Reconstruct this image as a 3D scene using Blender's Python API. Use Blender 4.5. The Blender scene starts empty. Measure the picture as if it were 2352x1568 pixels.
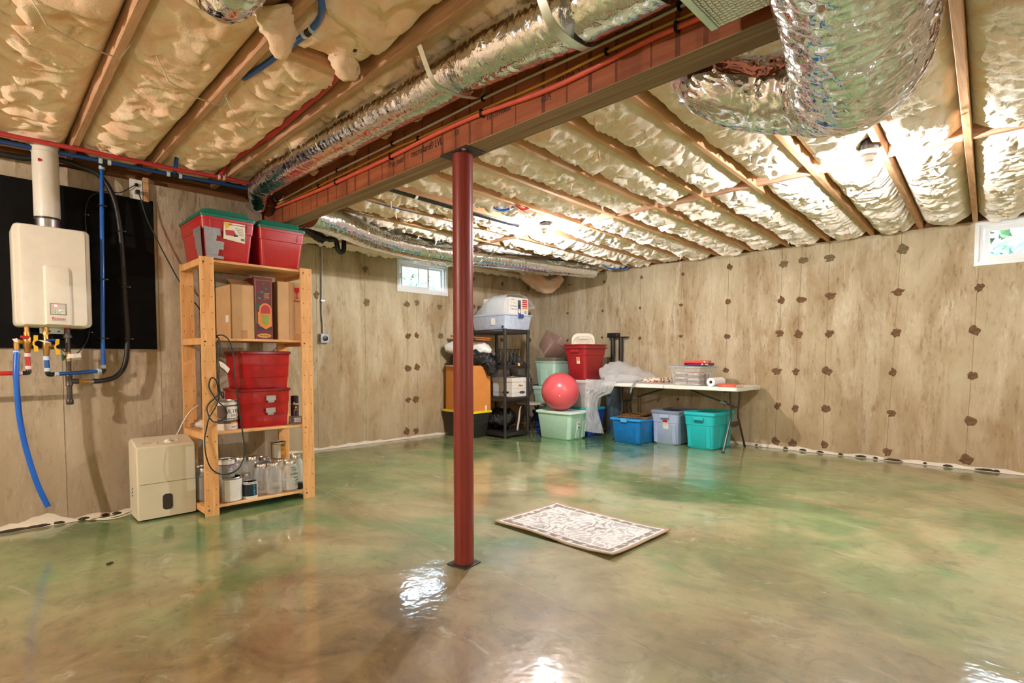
import bpy, bmesh, math, random
import numpy as np
from mathutils import Vector, Matrix
random.seed(7)
rng = np.random.default_rng(7)
PI = math.pi
scene = bpy.context.scene
COL = scene.collection

# ------------------------------------------------------------------ camera
CAM_H = 1.08
YAW, PITCH = 0.7734, 0.0433
cam_data = bpy.data.cameras.new('camera')
cam_data.sensor_width = 36.0
cam_data.lens = 1240.4 * 36.0 / 2352.0
cam_data.shift_y = (875.5 - 784.0) / 2352.0
cam_data.clip_start = 0.05
cam = bpy.data.objects.new('camera', cam_data)
COL.objects.link(cam)
cam.location = (0, 0, CAM_H)
cam.rotation_euler = (PI / 2 - PITCH, 0, YAW - PI / 2)
scene.camera = cam

# ------------------------------------------------------------------ sky and exposure
world = bpy.data.worlds.new('sky')
scene.world = world
world.use_nodes = True
wn = world.node_tree
wn.nodes.clear()
w_out = wn.nodes.new('ShaderNodeOutputWorld')
w_bg = wn.nodes.new('ShaderNodeBackground')
w_bg.inputs[0].default_value = (0.62, 0.80, 1.0, 1)
w_bg.inputs[1].default_value = 4.0
wn.links.new(w_bg.outputs[0], w_out.inputs[0])
scene.view_settings.view_transform = 'Standard'
scene.view_settings.look = 'None'
scene.view_settings.exposure = 2.38
scene.view_settings.gamma = 1.0
scene.view_settings.use_curve_mapping = False
scene.cycles.use_denoising = True
scene.cycles.max_bounces = 6
scene.cycles.diffuse_bounces = 3
scene.cycles.glossy_bounces = 3
scene.cycles.transparent_max_bounces = 12
scene.cycles.transmission_bounces = 4
scene.cycles.use_light_tree = False
scene.cycles.use_adaptive_sampling = True
scene.cycles.adaptive_threshold = 0.16
scene.cycles.adaptive_min_samples = 20
scene.cycles.caustics_reflective = False
scene.cycles.caustics_refractive = False
scene.cycles.sample_clamp_indirect = 6.0

# bulb strength (the lamps' own light is in the lamp builder)
BULB_COOL = (1.0, 0.97, 0.99)
BULB_WARM = (1.0, 0.89, 0.79)

# ------------------------------------------------------------------ colour helpers
def lin(c):
    c = c / 255.0
    return c / 12.92 if c <= 0.04045 else ((c + 0.055) / 1.055) ** 2.4

def rgb(r, g, b):
    return (lin(r), lin(g), lin(b), 1.0)

# ------------------------------------------------------------------ mesh helpers
class MB:
    """collects geometry for ONE mesh object"""
    def __init__(self):
        self.v = []; self.f = []; self.mi = []; self.cur = 0
    def add(self, verts, faces):
        o = len(self.v)
        self.v += [tuple(p) for p in verts]
        self.f += [tuple(i + o for i in f) for f in faces]
        self.mi += [self.cur] * len(faces)
        return self
    def mat(self, i):
        self.cur = i; return self
    def box(self, x0, y0, z0, x1, y1, z1):
        return self.add([(x0, y0, z0), (x1, y0, z0), (x1, y1, z0), (x0, y1, z0), (x0, y0, z1), (x1, y0, z1), (x1, y1, z1), (x0, y1, z1)],
                        [(0, 3, 2, 1), (4, 5, 6, 7), (0, 1, 5, 4), (1, 2, 6, 5), (2, 3, 7, 6), (3, 0, 4, 7)])
    def cbox(self, c, s):
        return self.box(c[0] - s[0] / 2, c[1] - s[1] / 2, c[2] - s[2] / 2, c[0] + s[0] / 2, c[1] + s[1] / 2, c[2] + s[2] / 2)
    def obox(self, c, s, m):
        """box of size s, rotated by 3x3 matrix m about c"""
        vs = []
        for z in (-.5, .5):
            for (x, y) in ((-.5, -.5), (.5, -.5), (.5, .5), (-.5, .5)):
                vs.append(Vector(c) + m @ Vector((x * s[0], y * s[1], z * s[2])))
        return self.add(vs, [(0, 3, 2, 1), (4, 5, 6, 7), (0, 1, 5, 4), (1, 2, 6, 5), (2, 3, 7, 6), (3, 0, 4, 7)])
    def loft(self, secs, cap0=True, cap1=True):
        n = len(secs[0]); vs = []; fs = []
        for s in secs: vs += [tuple(p) for p in s]
        for k in range(len(secs) - 1):
            for i in range(n):
                j = (i + 1) % n
                fs.append((k * n + i, k * n + j, (k + 1) * n + j, (k + 1) * n + i))
        if cap0: fs.append(tuple(reversed(range(n))))
        if cap1: fs.append(tuple((len(secs) - 1) * n + i for i in range(n)))
        return self.add(vs, fs)
    def tube(self, path, r, n=10, caps=True):
        P = [Vector(p) for p in path]
        rs = r if isinstance(r, (list, tuple)) else [r] * len(P)
        T = []
        for i in range(len(P)):
            a = P[max(0, i - 1)]; b = P[min(len(P) - 1, i + 1)]
            t = (b - a)
            T.append(t.normalized() if t.length > 1e-9 else Vector((0, 0, 1)))
        up = Vector((0, 0, 1)) if abs(T[0].z) < 0.9 else Vector((1, 0, 0))
        u = T[0].cross(up).normalized()
        secs = []
        for i in range(len(P)):
            u = (u - T[i] * u.dot(T[i]))
            u = u.normalized() if u.length > 1e-6 else T[i].orthogonal().normalized()
            w = T[i].cross(u)
            secs.append([P[i] + (u * math.cos(2 * PI * k / n) + w * math.sin(2 * PI * k / n)) * rs[i] for k in range(n)])
        return self.loft(secs, caps, caps)
    def cyl(self, a, b, r, n=14, r2=None):
        return self.tube([a, b], [r, r if r2 is None else r2], n)
    def lathe(self, prof, c=(0, 0, 0), n=24, cap0=True, cap1=True):
        secs = [[(c[0] + r * math.cos(2 * PI * k / n), c[1] + r * math.sin(2 * PI * k / n), c[2] + z) for k in range(n)] for r, z in prof]
        return self.loft(secs, cap0, cap1)
    def prism(self, poly, z0, z1):
        return self.loft([[(x, y, z0) for x, y in poly], [(x, y, z1) for x, y in poly]])
    def grid(self, pts):
        """pts[i][j] -> open sheet"""
        n = len(pts); m = len(pts[0])
        vs = [p for row in pts for p in row]
        fs = [(i * m + j, (i + 1) * m + j, (i + 1) * m + j + 1, i * m + j + 1) for i in range(n - 1) for j in range(m - 1)]
        return self.add(vs, fs)
    def sphere(self, c, r, n=16, m=10, s=(1, 1, 1)):
        secs = []
        for k in range(1, m):
            a = PI * k / m - PI / 2
            secs.append([(c[0] + r * s[0] * math.cos(a) * math.cos(2 * PI * i / n), c[1] + r * s[1] * math.cos(a) * math.sin(2 * PI * i / n), c[2] + r * s[2] * math.sin(a)) for i in range(n)])
        return self.loft(secs)
    def move(self, m):
        self.v = [tuple(m @ Vector(p)) for p in self.v]; return self

def link_mesh(name, me, parent=None, loc=None, rot=None):
    o = bpy.data.objects.new(name, me); COL.objects.link(o)
    if parent is not None: o.parent = parent
    if loc is not None: o.location = loc
    if rot is not None: o.rotation_euler = rot
    return o

def build(name, mb, mats, parent=None, smooth=35, bevel=0.0, seg=2, org=None, loc=None, rot=None):
    me = bpy.data.meshes.new(name)
    v = mb.v
    if org is not None: v = [(p[0] - org[0], p[1] - org[1], p[2] - org[2]) for p in v]
    me.from_pydata(v, [], mb.f)
    if not isinstance(mats, (list, tuple)): mats = [mats]
    for m in mats: me.materials.append(m)
    if len(mats) > 1: me.polygons.foreach_set('material_index', mb.mi)
    bm = bmesh.new(); bm.from_mesh(me)
    bmesh.ops.recalc_face_normals(bm, faces=bm.faces)
    if bevel > 0:
        es = [e for e in bm.edges if len(e.link_faces) == 2 and e.calc_face_angle(0) > 0.5]
        bmesh.ops.bevel(bm, geom=es, offset=bevel, segments=seg, affect='EDGES', profile=0.5, clamp_overlap=True)
    bm.to_mesh(me); bm.free()
    if smooth:
        me.shade_smooth(); me.set_sharp_from_angle(angle=math.radians(smooth))
    me.update()
    return link_mesh(name, me, parent, loc, rot)

def tag(o, label, cat, group=None, kind=None):
    o['label'] = label
    if cat: o['category'] = cat
    if group: o['group'] = group
    if kind: o['kind'] = kind
    return o

def thing(name, label, cat, loc=(0, 0, 0), rz=0.0, group=None, rot=None):
    o = bpy.data.objects.new(name, None); COL.objects.link(o)
    o.empty_display_size = 0.1
    o.location = loc; o.rotation_euler = rot if rot is not None else (0, 0, rz)
    return tag(o, label, cat, group)

def struct(o, label=None):
    o['kind'] = 'structure'
    if label: o['label'] = label
    return o

def dup(o, loc=None, rz=None, label=None, parent=None):
    c = o.copy(); COL.objects.link(c)
    if parent is not None: c.parent = parent
    if loc is not None: c.location = loc
    if rz is not None: c.rotation_euler = (0, 0, rz)
    if label: c['label'] = label
    for ch in o.children:
        dup(ch, parent=c)
    return c

def rrect(w, d, r, z, n=5, cx=0, cy=0):
    pts = []
    for (sx, sy, a0) in ((1, 1, 0), (-1, 1, PI / 2), (-1, -1, PI), (1, -1, 1.5 * PI)):
        for k in range(n + 1):
            a = a0 + PI / 2 * k / n
            pts.append((cx + sx * (w / 2 - r) + r * math.cos(a), cy + sy * (d / 2 - r) + r * math.sin(a), z))
    return pts

def smooth_path(pts, sub=6):
    """Catmull-Rom through the points"""
    P = [Vector(p) for p in pts]; out = []
    for i in range(len(P) - 1):
        p0 = P[max(0, i - 1)]; p1 = P[i]; p2 = P[i + 1]; p3 = P[min(len(P) - 1, i + 2)]
        for k in range(sub):
            t = k / sub
            out.append(0.5 * ((2 * p1) + (p2 - p0) * t + (2 * p0 - 5 * p1 + 4 * p2 - p3) * t * t + (3 * p1 - p0 - 3 * p2 + p3) * t ** 3))
    out.append(P[-1]); return out

_font_cache = {}
def text(name, s, size, mat, parent, loc, rot, ext=0.0004, align='CENTER', sx=1.0, shear=0.0):
    cu = bpy.data.curves.new(name, 'FONT'); cu.body = s; cu.size = size; cu.extrude = ext
    cu.align_x = align; cu.align_y = 'CENTER'; cu.resolution_u = 3; cu.shear = shear
    t = bpy.data.objects.new(name, cu); COL.objects.link(t)
    dg = bpy.context.evaluated_depsgraph_get()
    me = bpy.data.meshes.new_from_object(t.evaluated_get(dg))
    bpy.data.objects.remove(t); bpy.data.curves.remove(cu)
    me.name = name; me.materials.clear(); me.materials.append(mat)
    o = link_mesh(name, me, parent, loc, rot)
    o.scale = (sx, 1, 1)
    return o

ORD = 'first second third fourth fifth sixth seventh eighth ninth tenth eleventh twelfth thirteenth fourteenth fifteenth sixteenth seventeenth'.split()

# vectorised gradient noise -----------------------------------------
_perm = np.random.default_rng(3).permutation(256)
_perm = np.concatenate([_perm, _perm, _perm])
_ang = np.random.default_rng(5).random(256) * 2 * PI
def noise2(x, y):
    x = np.asarray(x, float); y = np.asarray(y, float)
    xi = np.floor(x).astype(int); yi = np.floor(y).astype(int)
    xf = x - xi; yf = y - yi
    u = xf ** 3 * (xf * (xf * 6 - 15) + 10); v = yf ** 3 * (yf * (yf * 6 - 15) + 10)
    def g(ix, iy, fx, fy):
        h = _ang[_perm[(_perm[ix & 255] + iy) & 255]]
        return np.cos(h) * fx + np.sin(h) * fy
    a = g(xi, yi, xf, yf); b = g(xi + 1, yi, xf - 1, yf); c = g(xi, yi + 1, xf, yf - 1); d = g(xi + 1, yi + 1, xf - 1, yf - 1)
    return (a + u * (b - a)) * (1 - v) + (c + u * (d - c)) * v
def fbm2(x, y, o=4):
    r = 0; a = 1.0
    for k in range(o):
        r = r + a * noise2(x * 2 ** k + 13.7 * k, y * 2 ** k + 7.1 * k); a *= 0.5
    return r
# ------------------------------------------------------------------ materials
def new_mat(name):
    m = bpy.data.materials.new(name); m.use_nodes = True
    nt = m.node_tree; nt.nodes.clear()
    out = nt.nodes.new('ShaderNodeOutputMaterial')
    b = nt.nodes.new('ShaderNodeBsdfPrincipled')
    nt.links.new(b.outputs[0], out.inputs[0])
    return m, nt, b, out

class NT:
    def __init__(self, nt): self.nt = nt
    def node(self, t, **kw):
        n = self.nt.nodes.new(t)
        for k, v in kw.items(): setattr(n, k, v)
        return n
    def link(self, a, b): self.nt.links.new(a, b)
    def coord(self, scale=(1, 1, 1), rot=(0, 0, 0), kind='Object'):
        c = self.node('ShaderNodeTexCoord'); m = self.node('ShaderNodeMapping')
        m.inputs['Scale'].default_value = scale; m.inputs['Rotation'].default_value = rot
        self.link(c.outputs[kind], m.inputs[0]); return m.outputs[0]
    def noise(self, vec, scale, detail=4, rough=0.5, dist=0.0):
        n = self.node('ShaderNodeTexNoise'); n.inputs['Scale'].default_value = scale
        n.inputs['Detail'].default_value = detail; n.inputs['Roughness'].default_value = rough
        n.inputs['Distortion'].default_value = dist
        self.link(vec, n.inputs['Vector']); return n.outputs['Fac']
    def ramp(self, fac, stops):
        r = self.node('ShaderNodeValToRGB'); e = r.color_ramp.elements
        while len(e) < len(stops): e.new(0.5)
        for i, (p, c) in enumerate(stops):
            e[i].position = p; e[i].color = c if len(c) == 4 else (*c, 1)
        self.link(fac, r.inputs[0]); return r.outputs[0]
    def mix(self, fac, a, b, mode='MIX'):
        n = self.node('ShaderNodeMix', data_type='RGBA', blend_type=mode)
        for s, v in ((n.inputs[0], fac), (n.inputs[6], a), (n.inputs[7], b)):
            if hasattr(v, 'default_value') or hasattr(v, 'links'): self.link(v, s)
            else: s.default_value = v
        return n.outputs[2]
    def math(self, op, a, b=0.0):
        n = self.node('ShaderNodeMath', operation=op)
        for s, v in ((n.inputs[0], a), (n.inputs[1], b)):
            if hasattr(v, 'links'): self.link(v, s)
            else: s.default_value = v
        return n.outputs[0]
    def bump(self, h, strength, dist=0.01, normal=None):
        n = self.node('ShaderNodeBump'); n.inputs['Strength'].default_value = strength; n.inputs['Distance'].default_value = dist
        self.link(h, n.inputs['Height'])
        if normal is not None: self.link(normal, n.inputs['Normal'])
        return n.outputs[0]

def plain(name, col, rough=0.45, metal=0.0, var=0.08, scale=18.0, bump=0.0, spec=0.5, alpha=1.0, coat=0.0, sheen=0.0):
    """single-colour procedural material with a little mottling"""
    m, nt, b, out = new_mat(name); N = NT(nt)
    vec = N.coord()
    f = N.noise(vec, scale, 2, 0.6)
    c = col if len(col) == 4 else (*col, 1)
    dark = tuple(v * (1 - var) for v in c[:3]) + (1,); lite = tuple(min(1, v * (1 + var)) for v in c[:3]) + (1,)
    N.link(N.ramp(f, [(0.3, dark), (0.7, lite)]), b.inputs['Base Color'])
    b.inputs['Roughness'].default_value = rough; b.inputs['Metallic'].default_value = metal
    b.inputs['Specular IOR Level'].default_value = spec
    b.inputs['Alpha'].default_value = alpha
    b.inputs['Coat Weight'].default_value = coat
    b.inputs['Sheen Weight'].default_value = sheen
    if bump: N.link(N.bump(N.noise(vec, scale * 5, 3), bump, 0.004), b.inputs['Normal'])
    return m

def glow(name, col, strength):
    m, nt, b, out = new_mat(name)
    b.inputs['Base Color'].default_value = col
    b.inputs['Emission Color'].default_value = col; b.inputs['Emission Strength'].default_value = strength
    return m

def concrete(name, base, streak, stain, vert=True, seed=0.0):
    m, nt, b, out = new_mat(name); N = NT(nt)
    c = N.node('ShaderNodeTexCoord'); mp = N.node('ShaderNodeMapping'); mp.inputs['Location'].default_value = (seed, seed * 1.7, 0)
    N.link(c.outputs['Object'], mp.inputs[0]); vec = mp.outputs[0]
    st = N.node('ShaderNodeMapping'); st.inputs['Scale'].default_value = (5, 5, 0.9); N.link(vec, st.inputs[0])
    st2 = N.node('ShaderNodeMapping'); st2.inputs['Scale'].default_value = (26, 26, 6.0); N.link(vec, st2.inputs[0])
    st3 = N.node('ShaderNodeMapping'); st3.inputs['Scale'].default_value = (1.2, 1.2, .6); N.link(vec, st3.inputs[0])
    cloud = N.noise(st3.outputs[0], 1.6, 4, 0.65, 0.6)
    streakf = N.noise(st.outputs[0], 1.0, 3, 0.65, 0.4)
    fine = N.noise(st2.outputs[0], 1.0, 4, 0.75)
    col = N.mix(N.ramp(cloud, [(0.32, (0, 0, 0)), (0.72, (1, 1, 1))]), base, stain)
    col = N.mix(N.ramp(streakf, [(0.48, (0, 0, 0)), (0.72, (0.6, 0.6, 0.6))]), col, streak)
    dk = N.ramp(fine, [(0.33, (0.46, 0.40, 0.31)), (0.47, (1, 1, 1))])
    col = N.mix(N.ramp(cloud, [(0.35, (0.2, 0.2, 0.2)), (0.62, (0.8, 0.8, 0.8))]), col, dk, 'MULTIPLY')
    # scraped pale flecks
    fl = N.noise(st2.outputs[0], 2.3, 3, 0.75)
    col = N.mix(N.math('MULTIPLY', N.ramp(fl, [(0.54, (0, 0, 0)), (0.68, (0.8, 0.8, 0.8))]), N.ramp(streakf, [(0.46, (0.05, 0.05, 0.05)), (0.62, (1, 1, 1))])), col, tuple(min(1, v * 1.3) for v in base[:3]) + (1,))
    # height gradient of dampness: the lower metre is browner
    sep = N.node('ShaderNodeSeparateXYZ'); N.link(c.outputs['Object'], sep.inputs[0])
    hz = N.math('ADD', sep.outputs[2], N.math('MULTIPLY', N.noise(vec, 1.6, 2), 1.6))
    damp = N.ramp(N.math('MULTIPLY', hz, 0.33), [(0.30, (1, 1, 1)), (0.72, (0, 0, 0))])
    col = N.mix(N.math('MULTIPLY', damp, 0.55), col, stain)
    N.link(col, b.inputs['Base Color'])
    b.inputs['Roughness'].default_value = 0.85
    pit = N.noise(vec, 55, 2, 0.7)
    N.link(N.bump(pit, 0.4, 0.006), b.inputs['Normal'])
    return m

def wood(name, a, bcol, scale=(1.2, 14, 14), rough=0.6, knots=0.0):
    m, nt, b, out = new_mat(name); N = NT(nt)
    vec = N.coord(scale)
    g = N.noise(vec, 1.6, 4, 0.62, 1.0)
    col = N.ramp(g, [(0.30, a), (0.50, tuple((x + y) / 2 for x, y in zip(a, bcol))), (0.68, bcol)])
    v2 = N.coord((scale[0] * 4, scale[1] * 6, scale[2] * 6))
    col = N.mix(0.35, col, N.ramp(N.noise(v2, 1.5, 3), [(0.35, (0.75, 0.70, 0.62)), (0.6, (1, 1, 1))]), 'MULTIPLY')
    if knots:
        vo = N.node('ShaderNodeTexVoronoi'); vo.inputs['Scale'].default_value = knots
        kc = N.coord((1, 1, 0.55)); N.link(kc, vo.inputs['Vector'])
        col = N.mix(N.ramp(vo.outputs['Distance'], [(0.04, (0.85, 0.85, 0.85)), (0.10, (0, 0, 0))]), col, tuple(v * 0.35 for v in a[:3]) + (1,))
    N.link(col, b.inputs['Base Color']); b.inputs['Roughness'].default_value = rough; b.inputs['Specular IOR Level'].default_value = .2
    N.link(N.bump(g, 0.15, 0.003), b.inputs['Normal'])
    return m

def foil(name, tint=(0.83, 0.86, 0.93), rough=0.14, crinkle=0.5, dense=26.0):
    m, nt, b, out = new_mat(name); N = NT(nt)
    vec = N.coord()
    vo = N.node('ShaderNodeTexVoronoi', feature='DISTANCE_TO_EDGE'); vo.inputs['Scale'].default_value = dense
    wv = N.node('ShaderNodeMix', data_type='VECTOR'); wv.inputs[0].default_value = 0.06
    nn = N.node('ShaderNodeTexNoise'); nn.inputs['Scale'].default_value = 9; N.link(vec, nn.inputs['Vector'])
    N.link(vec, wv.inputs[4]); N.link(nn.outputs['Color'], wv.inputs[5])
    N.link(wv.outputs[1], vo.inputs['Vector'])
    n1 = N.bump(N.noise(vec, 11, 3, 0.6, 2.2), crinkle, 0.03)
    n2 = N.bump(vo.outputs['Distance'], crinkle * 0.5, 0.012, n1)
    N.link(n2, b.inputs['Normal'])
    b.inputs['Base Color'].default_value = (*tint, 1)
    b.inputs['Metallic'].default_value = 1.0
    b.inputs['Roughness'].default_value = rough
    return m

def fluff(name, a, bcol, sc=9.0, bump=0.5):
    m, nt, b, out = new_mat(name); N = NT(nt)
    vec = N.coord()
    f = N.noise(vec, sc, 3, 0.65, 0.8)
    col = N.ramp(f, [(0.32, a), (0.62, bcol)])
    N.link(col, b.inputs['Base Color'])
    b.inputs['Roughness'].default_value = 1.0; b.inputs['Specular IOR Level'].default_value = 0.0; b.inputs['Diffuse Roughness'].default_value = 1.0
    n1 = N.bump(f, bump * 0.5, 0.03)
    N.link(N.bump(N.noise(vec, sc * 7, 3, 0.7, 0.6), bump, 0.010, n1), b.inputs['Normal'])
    return m

def clearish(name, col, alpha=0.35, rough=0.12, bump=0.0, bscale=20.0, spec=0.6):
    """translucent sheet plastic"""
    m, nt, b, out = new_mat(name); N = NT(nt)
    vec = N.coord()
    f = N.noise(vec, bscale, 4, 0.6, 0.5)
    a2 = N.ramp(f, [(0.3, (alpha * 0.85,) * 3), (0.7, (min(1, alpha * 1.15),) * 3)])
    b.inputs['Base Color'].default_value = col if len(col) == 4 else (*col, 1)
    N.link(a2, b.inputs['Alpha'])
    b.inputs['Roughness'].default_value = rough; b.inputs['Specular IOR Level'].default_value = spec
    if bump: N.link(N.bump(f, bump, 0.03), b.inputs['Normal'])
    return m

def polythene(name, alpha=.5, rough=.08, bump=.8, scale=22.0, col=(1, 1, 1)):
    """thin crinkled film: part clear, part glossy white, part back-lit"""
    m, nt, b, out = new_mat(name); N = NT(nt)
    b.inputs['Base Color'].default_value = (*col, 1); b.inputs['Roughness'].default_value = rough; b.inputs['Specular IOR Level'].default_value = .8
    nrm = N.bump(N.noise(N.coord(), scale, 3, .6, 1.2), bump, .03)
    N.link(nrm, b.inputs['Normal'])
    tl = N.node('ShaderNodeBsdfTranslucent'); tl.inputs[0].default_value = (*col, 1)
    tp = N.node('ShaderNodeBsdfTransparent')
    m1 = N.node('ShaderNodeMixShader'); m1.inputs[0].default_value = .45
    N.link(b.outputs[0], m1.inputs[1]); N.link(tl.outputs[0], m1.inputs[2])
    m2 = N.node('ShaderNodeMixShader'); m2.inputs[0].default_value = alpha
    N.link(tp.outputs[0], m2.inputs[1]); N.link(m1.outputs[0], m2.inputs[2])
    N.link(m2.outputs[0], out.inputs[0])
    return m

def glassy(name, col=(0.93, 0.97, 0.94), alpha=0.22):
    m, nt, b, out = new_mat(name); N = NT(nt)
    lw = N.node('ShaderNodeLayerWeight'); lw.inputs[0].default_value = 0.35
    r = N.ramp(lw.outputs['Facing'], [(0.0, (alpha * 0.5,) * 3), (0.75, (alpha * 1.6,) * 3), (1.0, (0.8,) * 3)])
    N.link(r, b.inputs['Alpha'])
    b.inputs['Base Color'].default_value = (*col, 1); b.inputs['Roughness'].default_value = 0.04
    b.inputs['Specular IOR Level'].default_value = 0.9
    b.inputs['Coat Weight'].default_value = 0.5
    return m

M = {}
M['wall'] = concrete('cast_concrete', rgb(204, 190, 158), rgb(226, 214, 188), rgb(162, 134, 96))
M['wall_l'] = concrete('cast_concrete_heater_side', rgb(198, 182, 158), rgb(210, 198, 178), rgb(164, 142, 114), seed=5.0)
M['patch'] = plain('tie_hole_mortar', rgb(120, 90, 66), 0.95, var=0.28, scale=30, bump=0.9, spec=0.1)
M['patch2'] = plain('tie_hole_grey_mortar', rgb(128, 110, 84), 0.95, var=0.25, scale=26, bump=0.9, spec=0.1)
M['seam'] = plain('form_seam', rgb(158, 142, 114), 0.9, var=0.25, scale=25, bump=0.6, spec=0.1)
M['caulk'] = plain('pale_waterproofing', rgb(222, 210, 190), 0.7, var=0.06, scale=14, bump=0.5)
M['dirt'] = plain('dark_crumble', rgb(64, 50, 34), 0.95, var=0.3, scale=30, bump=0.8)
M['joist'] = wood('framing_lumber', rgb(192, 142, 102), rgb(228, 184, 140), (1.2, 14, 14), 0.8)
M['joist_y'] = wood('framing_lumber_other_way', rgb(188, 142, 112), rgb(220, 176, 142), (14, 1.2, 14), 0.8)
M['osb'] = plain('subfloor', rgb(150, 108, 70), 0.8, var=0.25, scale=40)
M['insul'] = fluff('cream_fibreglass', rgb(252, 232, 208), rgb(255, 250, 244), 9.0, 0.5)
M['insul_l'] = fluff('tan_fibreglass', rgb(250, 208, 176), rgb(255, 234, 210), 6.0, 0.4)
M['foil'] = foil('duct_foil', rough=.09, crinkle=0.16, dense=24)
M['foil_b'] = foil('flex_duct_foil', tint=(.84, .88, .97), rough=0.08, crinkle=0.10, dense=12)
M['pine'] = wood('shelf_pine', rgb(224, 160, 96), rgb(246, 196, 134), (10, 10, 1.0), 0.5, knots=2.6)
M['pine_x'] = wood('shelf_pine_board', rgb(224, 164, 104), rgb(246, 202, 146), (1.0, 10, 10), 0.5)
M['white'] = plain('white_plastic', rgb(240, 238, 230), 0.35)
M['window_vinyl'] = plain('window_vinyl', rgb(240, 240, 238), 0.3, var=0.02)
M['black'] = plain('black_plastic', rgb(30, 29, 28), 0.4)
M['blacksteel'] = plain('black_enamel_steel', rgb(46, 42, 40), 0.35)
M['steel'] = plain('bare_steel', (0.55, 0.54, 0.52), 0.32, 1.0)
M['galv'] = plain('galvanised_steel', (0.62, 0.64, 0.64), 0.38, 1.0, var=0.15, scale=60)
M['brass'] = plain('brass', rgb(206, 158, 92), 0.3, 0.9, var=0.15)
M['redsteel'] = None
def floor_material():
    m, nt, b, out = new_mat('stained_epoxy_concrete'); N = NT(nt)
    c = N.node('ShaderNodeTexCoord'); vec = c.outputs['Object']
    mp = N.node('ShaderNodeMapping'); mp.inputs['Scale'].default_value = (1.0, 0.72, 1); mp.inputs['Rotation'].default_value = (0, 0, 0.75); N.link(vec, mp.inputs[0])
    v = mp.outputs[0]
    wobble = N.math('MULTIPLY', N.math('SUBTRACT', N.noise(v, 1.5, 3), 0.5), 1.6)
    def spot(x, y, r0, r1):
        d = N.node('ShaderNodeVectorMath', operation='DISTANCE'); N.link(vec, d.inputs[0]); d.inputs[1].default_value = (x, y, 0)
        w = N.math('ADD', d.outputs['Value'], wobble)
        return N.ramp(N.math('MULTIPLY', w, 0.2), [(r0 / 5, (1, 1, 1)), (r1 / 5, (0, 0, 0))])
    big = N.noise(v, 0.95, 4, 0.62, 1.3)
    col = N.ramp(big, [(0.22, rgb(100, 84, 54)), (0.38, rgb(142, 130, 90)), (0.52, rgb(172, 164, 120)), (0.66, rgb(152, 160, 110)), (0.80, rgb(112, 148, 92))])
    gm = N.noise(v, 0.8, 3, 0.6, 1.8)
    greens = N.ramp(N.noise(v, 2.2, 3, 0.6, 1.0), [(0.3, rgb(32, 94, 46)), (0.55, rgb(76, 132, 70)), (0.75, rgb(122, 166, 108))])
    col = N.mix(N.ramp(gm, [(0.46, (0, 0, 0)), (0.62, (0.75, 0.75, 0.75))]), col, greens)
    for (x, y, r0, r1, k) in ((6.0, 4.2, 0.7, 1.9, 0.75), (2.4, 4.9, 0.5, 1.7, 0.75), (0.6, 3.9, 0.2, 1.2, 0.6), (5.2, 1.3, 0.3, 1.2, 0.55), (3.0, 0.6, 0.2, 1.0, 0.5), (1.5, 0.6, 0.2, .7, .45)):
        col = N.mix(N.math('MULTIPLY', spot(x, y, r0, r1), k), col, greens)
    browns = N.ramp(N.noise(v, 3.0, 4, 0.65, 1.5), [(0.3, rgb(82, 60, 40)), (0.5, rgb(126, 100, 66)), (0.7, rgb(156, 134, 94))])
    for (x, y, r0, r1, k) in ((1.05, 1.75, 0.4, 1.1, 0.85), (2.0, 0.6, 0.3, 0.9, 0.6), (3.2, 1.2, 0.1, 0.8, 0.4), (.2, 2.2, .3, .9, .6)):
        col = N.mix(N.math('MULTIPLY', spot(x, y, r0, r1), k), col, browns)
    # finer swirls of pigment
    sw = N.noise(v, 7.0, 5, 0.7, 2.0)
    col = N.mix(.75, col, N.ramp(sw, [(0.30, (.56, .52, .44)), (0.46, (.95, .95, .92)), (0.62, (1.0, 1.0, 1.0)), (0.75, (1.0, 1.0, .96))]), 'MULTIPLY')
    # pale chalky veins
    vein = N.noise(v, 2.6, 5, 0.7, 2.6)
    col = N.mix(N.ramp(vein, [(0.60, (0, 0, 0)), (0.72, (0.5, 0.5, 0.5))]), col, rgb(196, 200, 178))
    sp = N.noise(vec, 60, 1, 0.6)
    col = N.mix(N.ramp(sp, [(0.24, (0.55, 0.55, 0.55)), (0.32, (0, 0, 0))]), col, rgb(90, 78, 52))
    N.link(col, b.inputs['Base Color'])
    b.inputs['Roughness'].default_value = 0.5
    b.inputs['Coat Weight'].default_value = 1.0
    rg = N.ramp(N.noise(v, 3.5, 2, 0.6), [(0.3, (0.03, 0.03, 0.03)), (0.7, (0.13, 0.13, 0.13))])
    N.link(rg, b.inputs['Coat Roughness'])
    b.inputs['Coat IOR'].default_value = 1.75
    n1 = N.bump(N.noise(vec, 13, 2, 0.6), 0.16, 0.010)
    bub = N.ramp(N.noise(vec, 120, 1, 0.5), [(0.66, (0, 0, 0)), (0.72, (1, 1, 1))])
    n2 = N.bump(bub, 0.25, 0.0025, n1)
    N.link(n2, b.inputs['Coat Normal']); N.link(n1, b.inputs['Normal'])
    return m

M['floor'] = floor_material()

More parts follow.
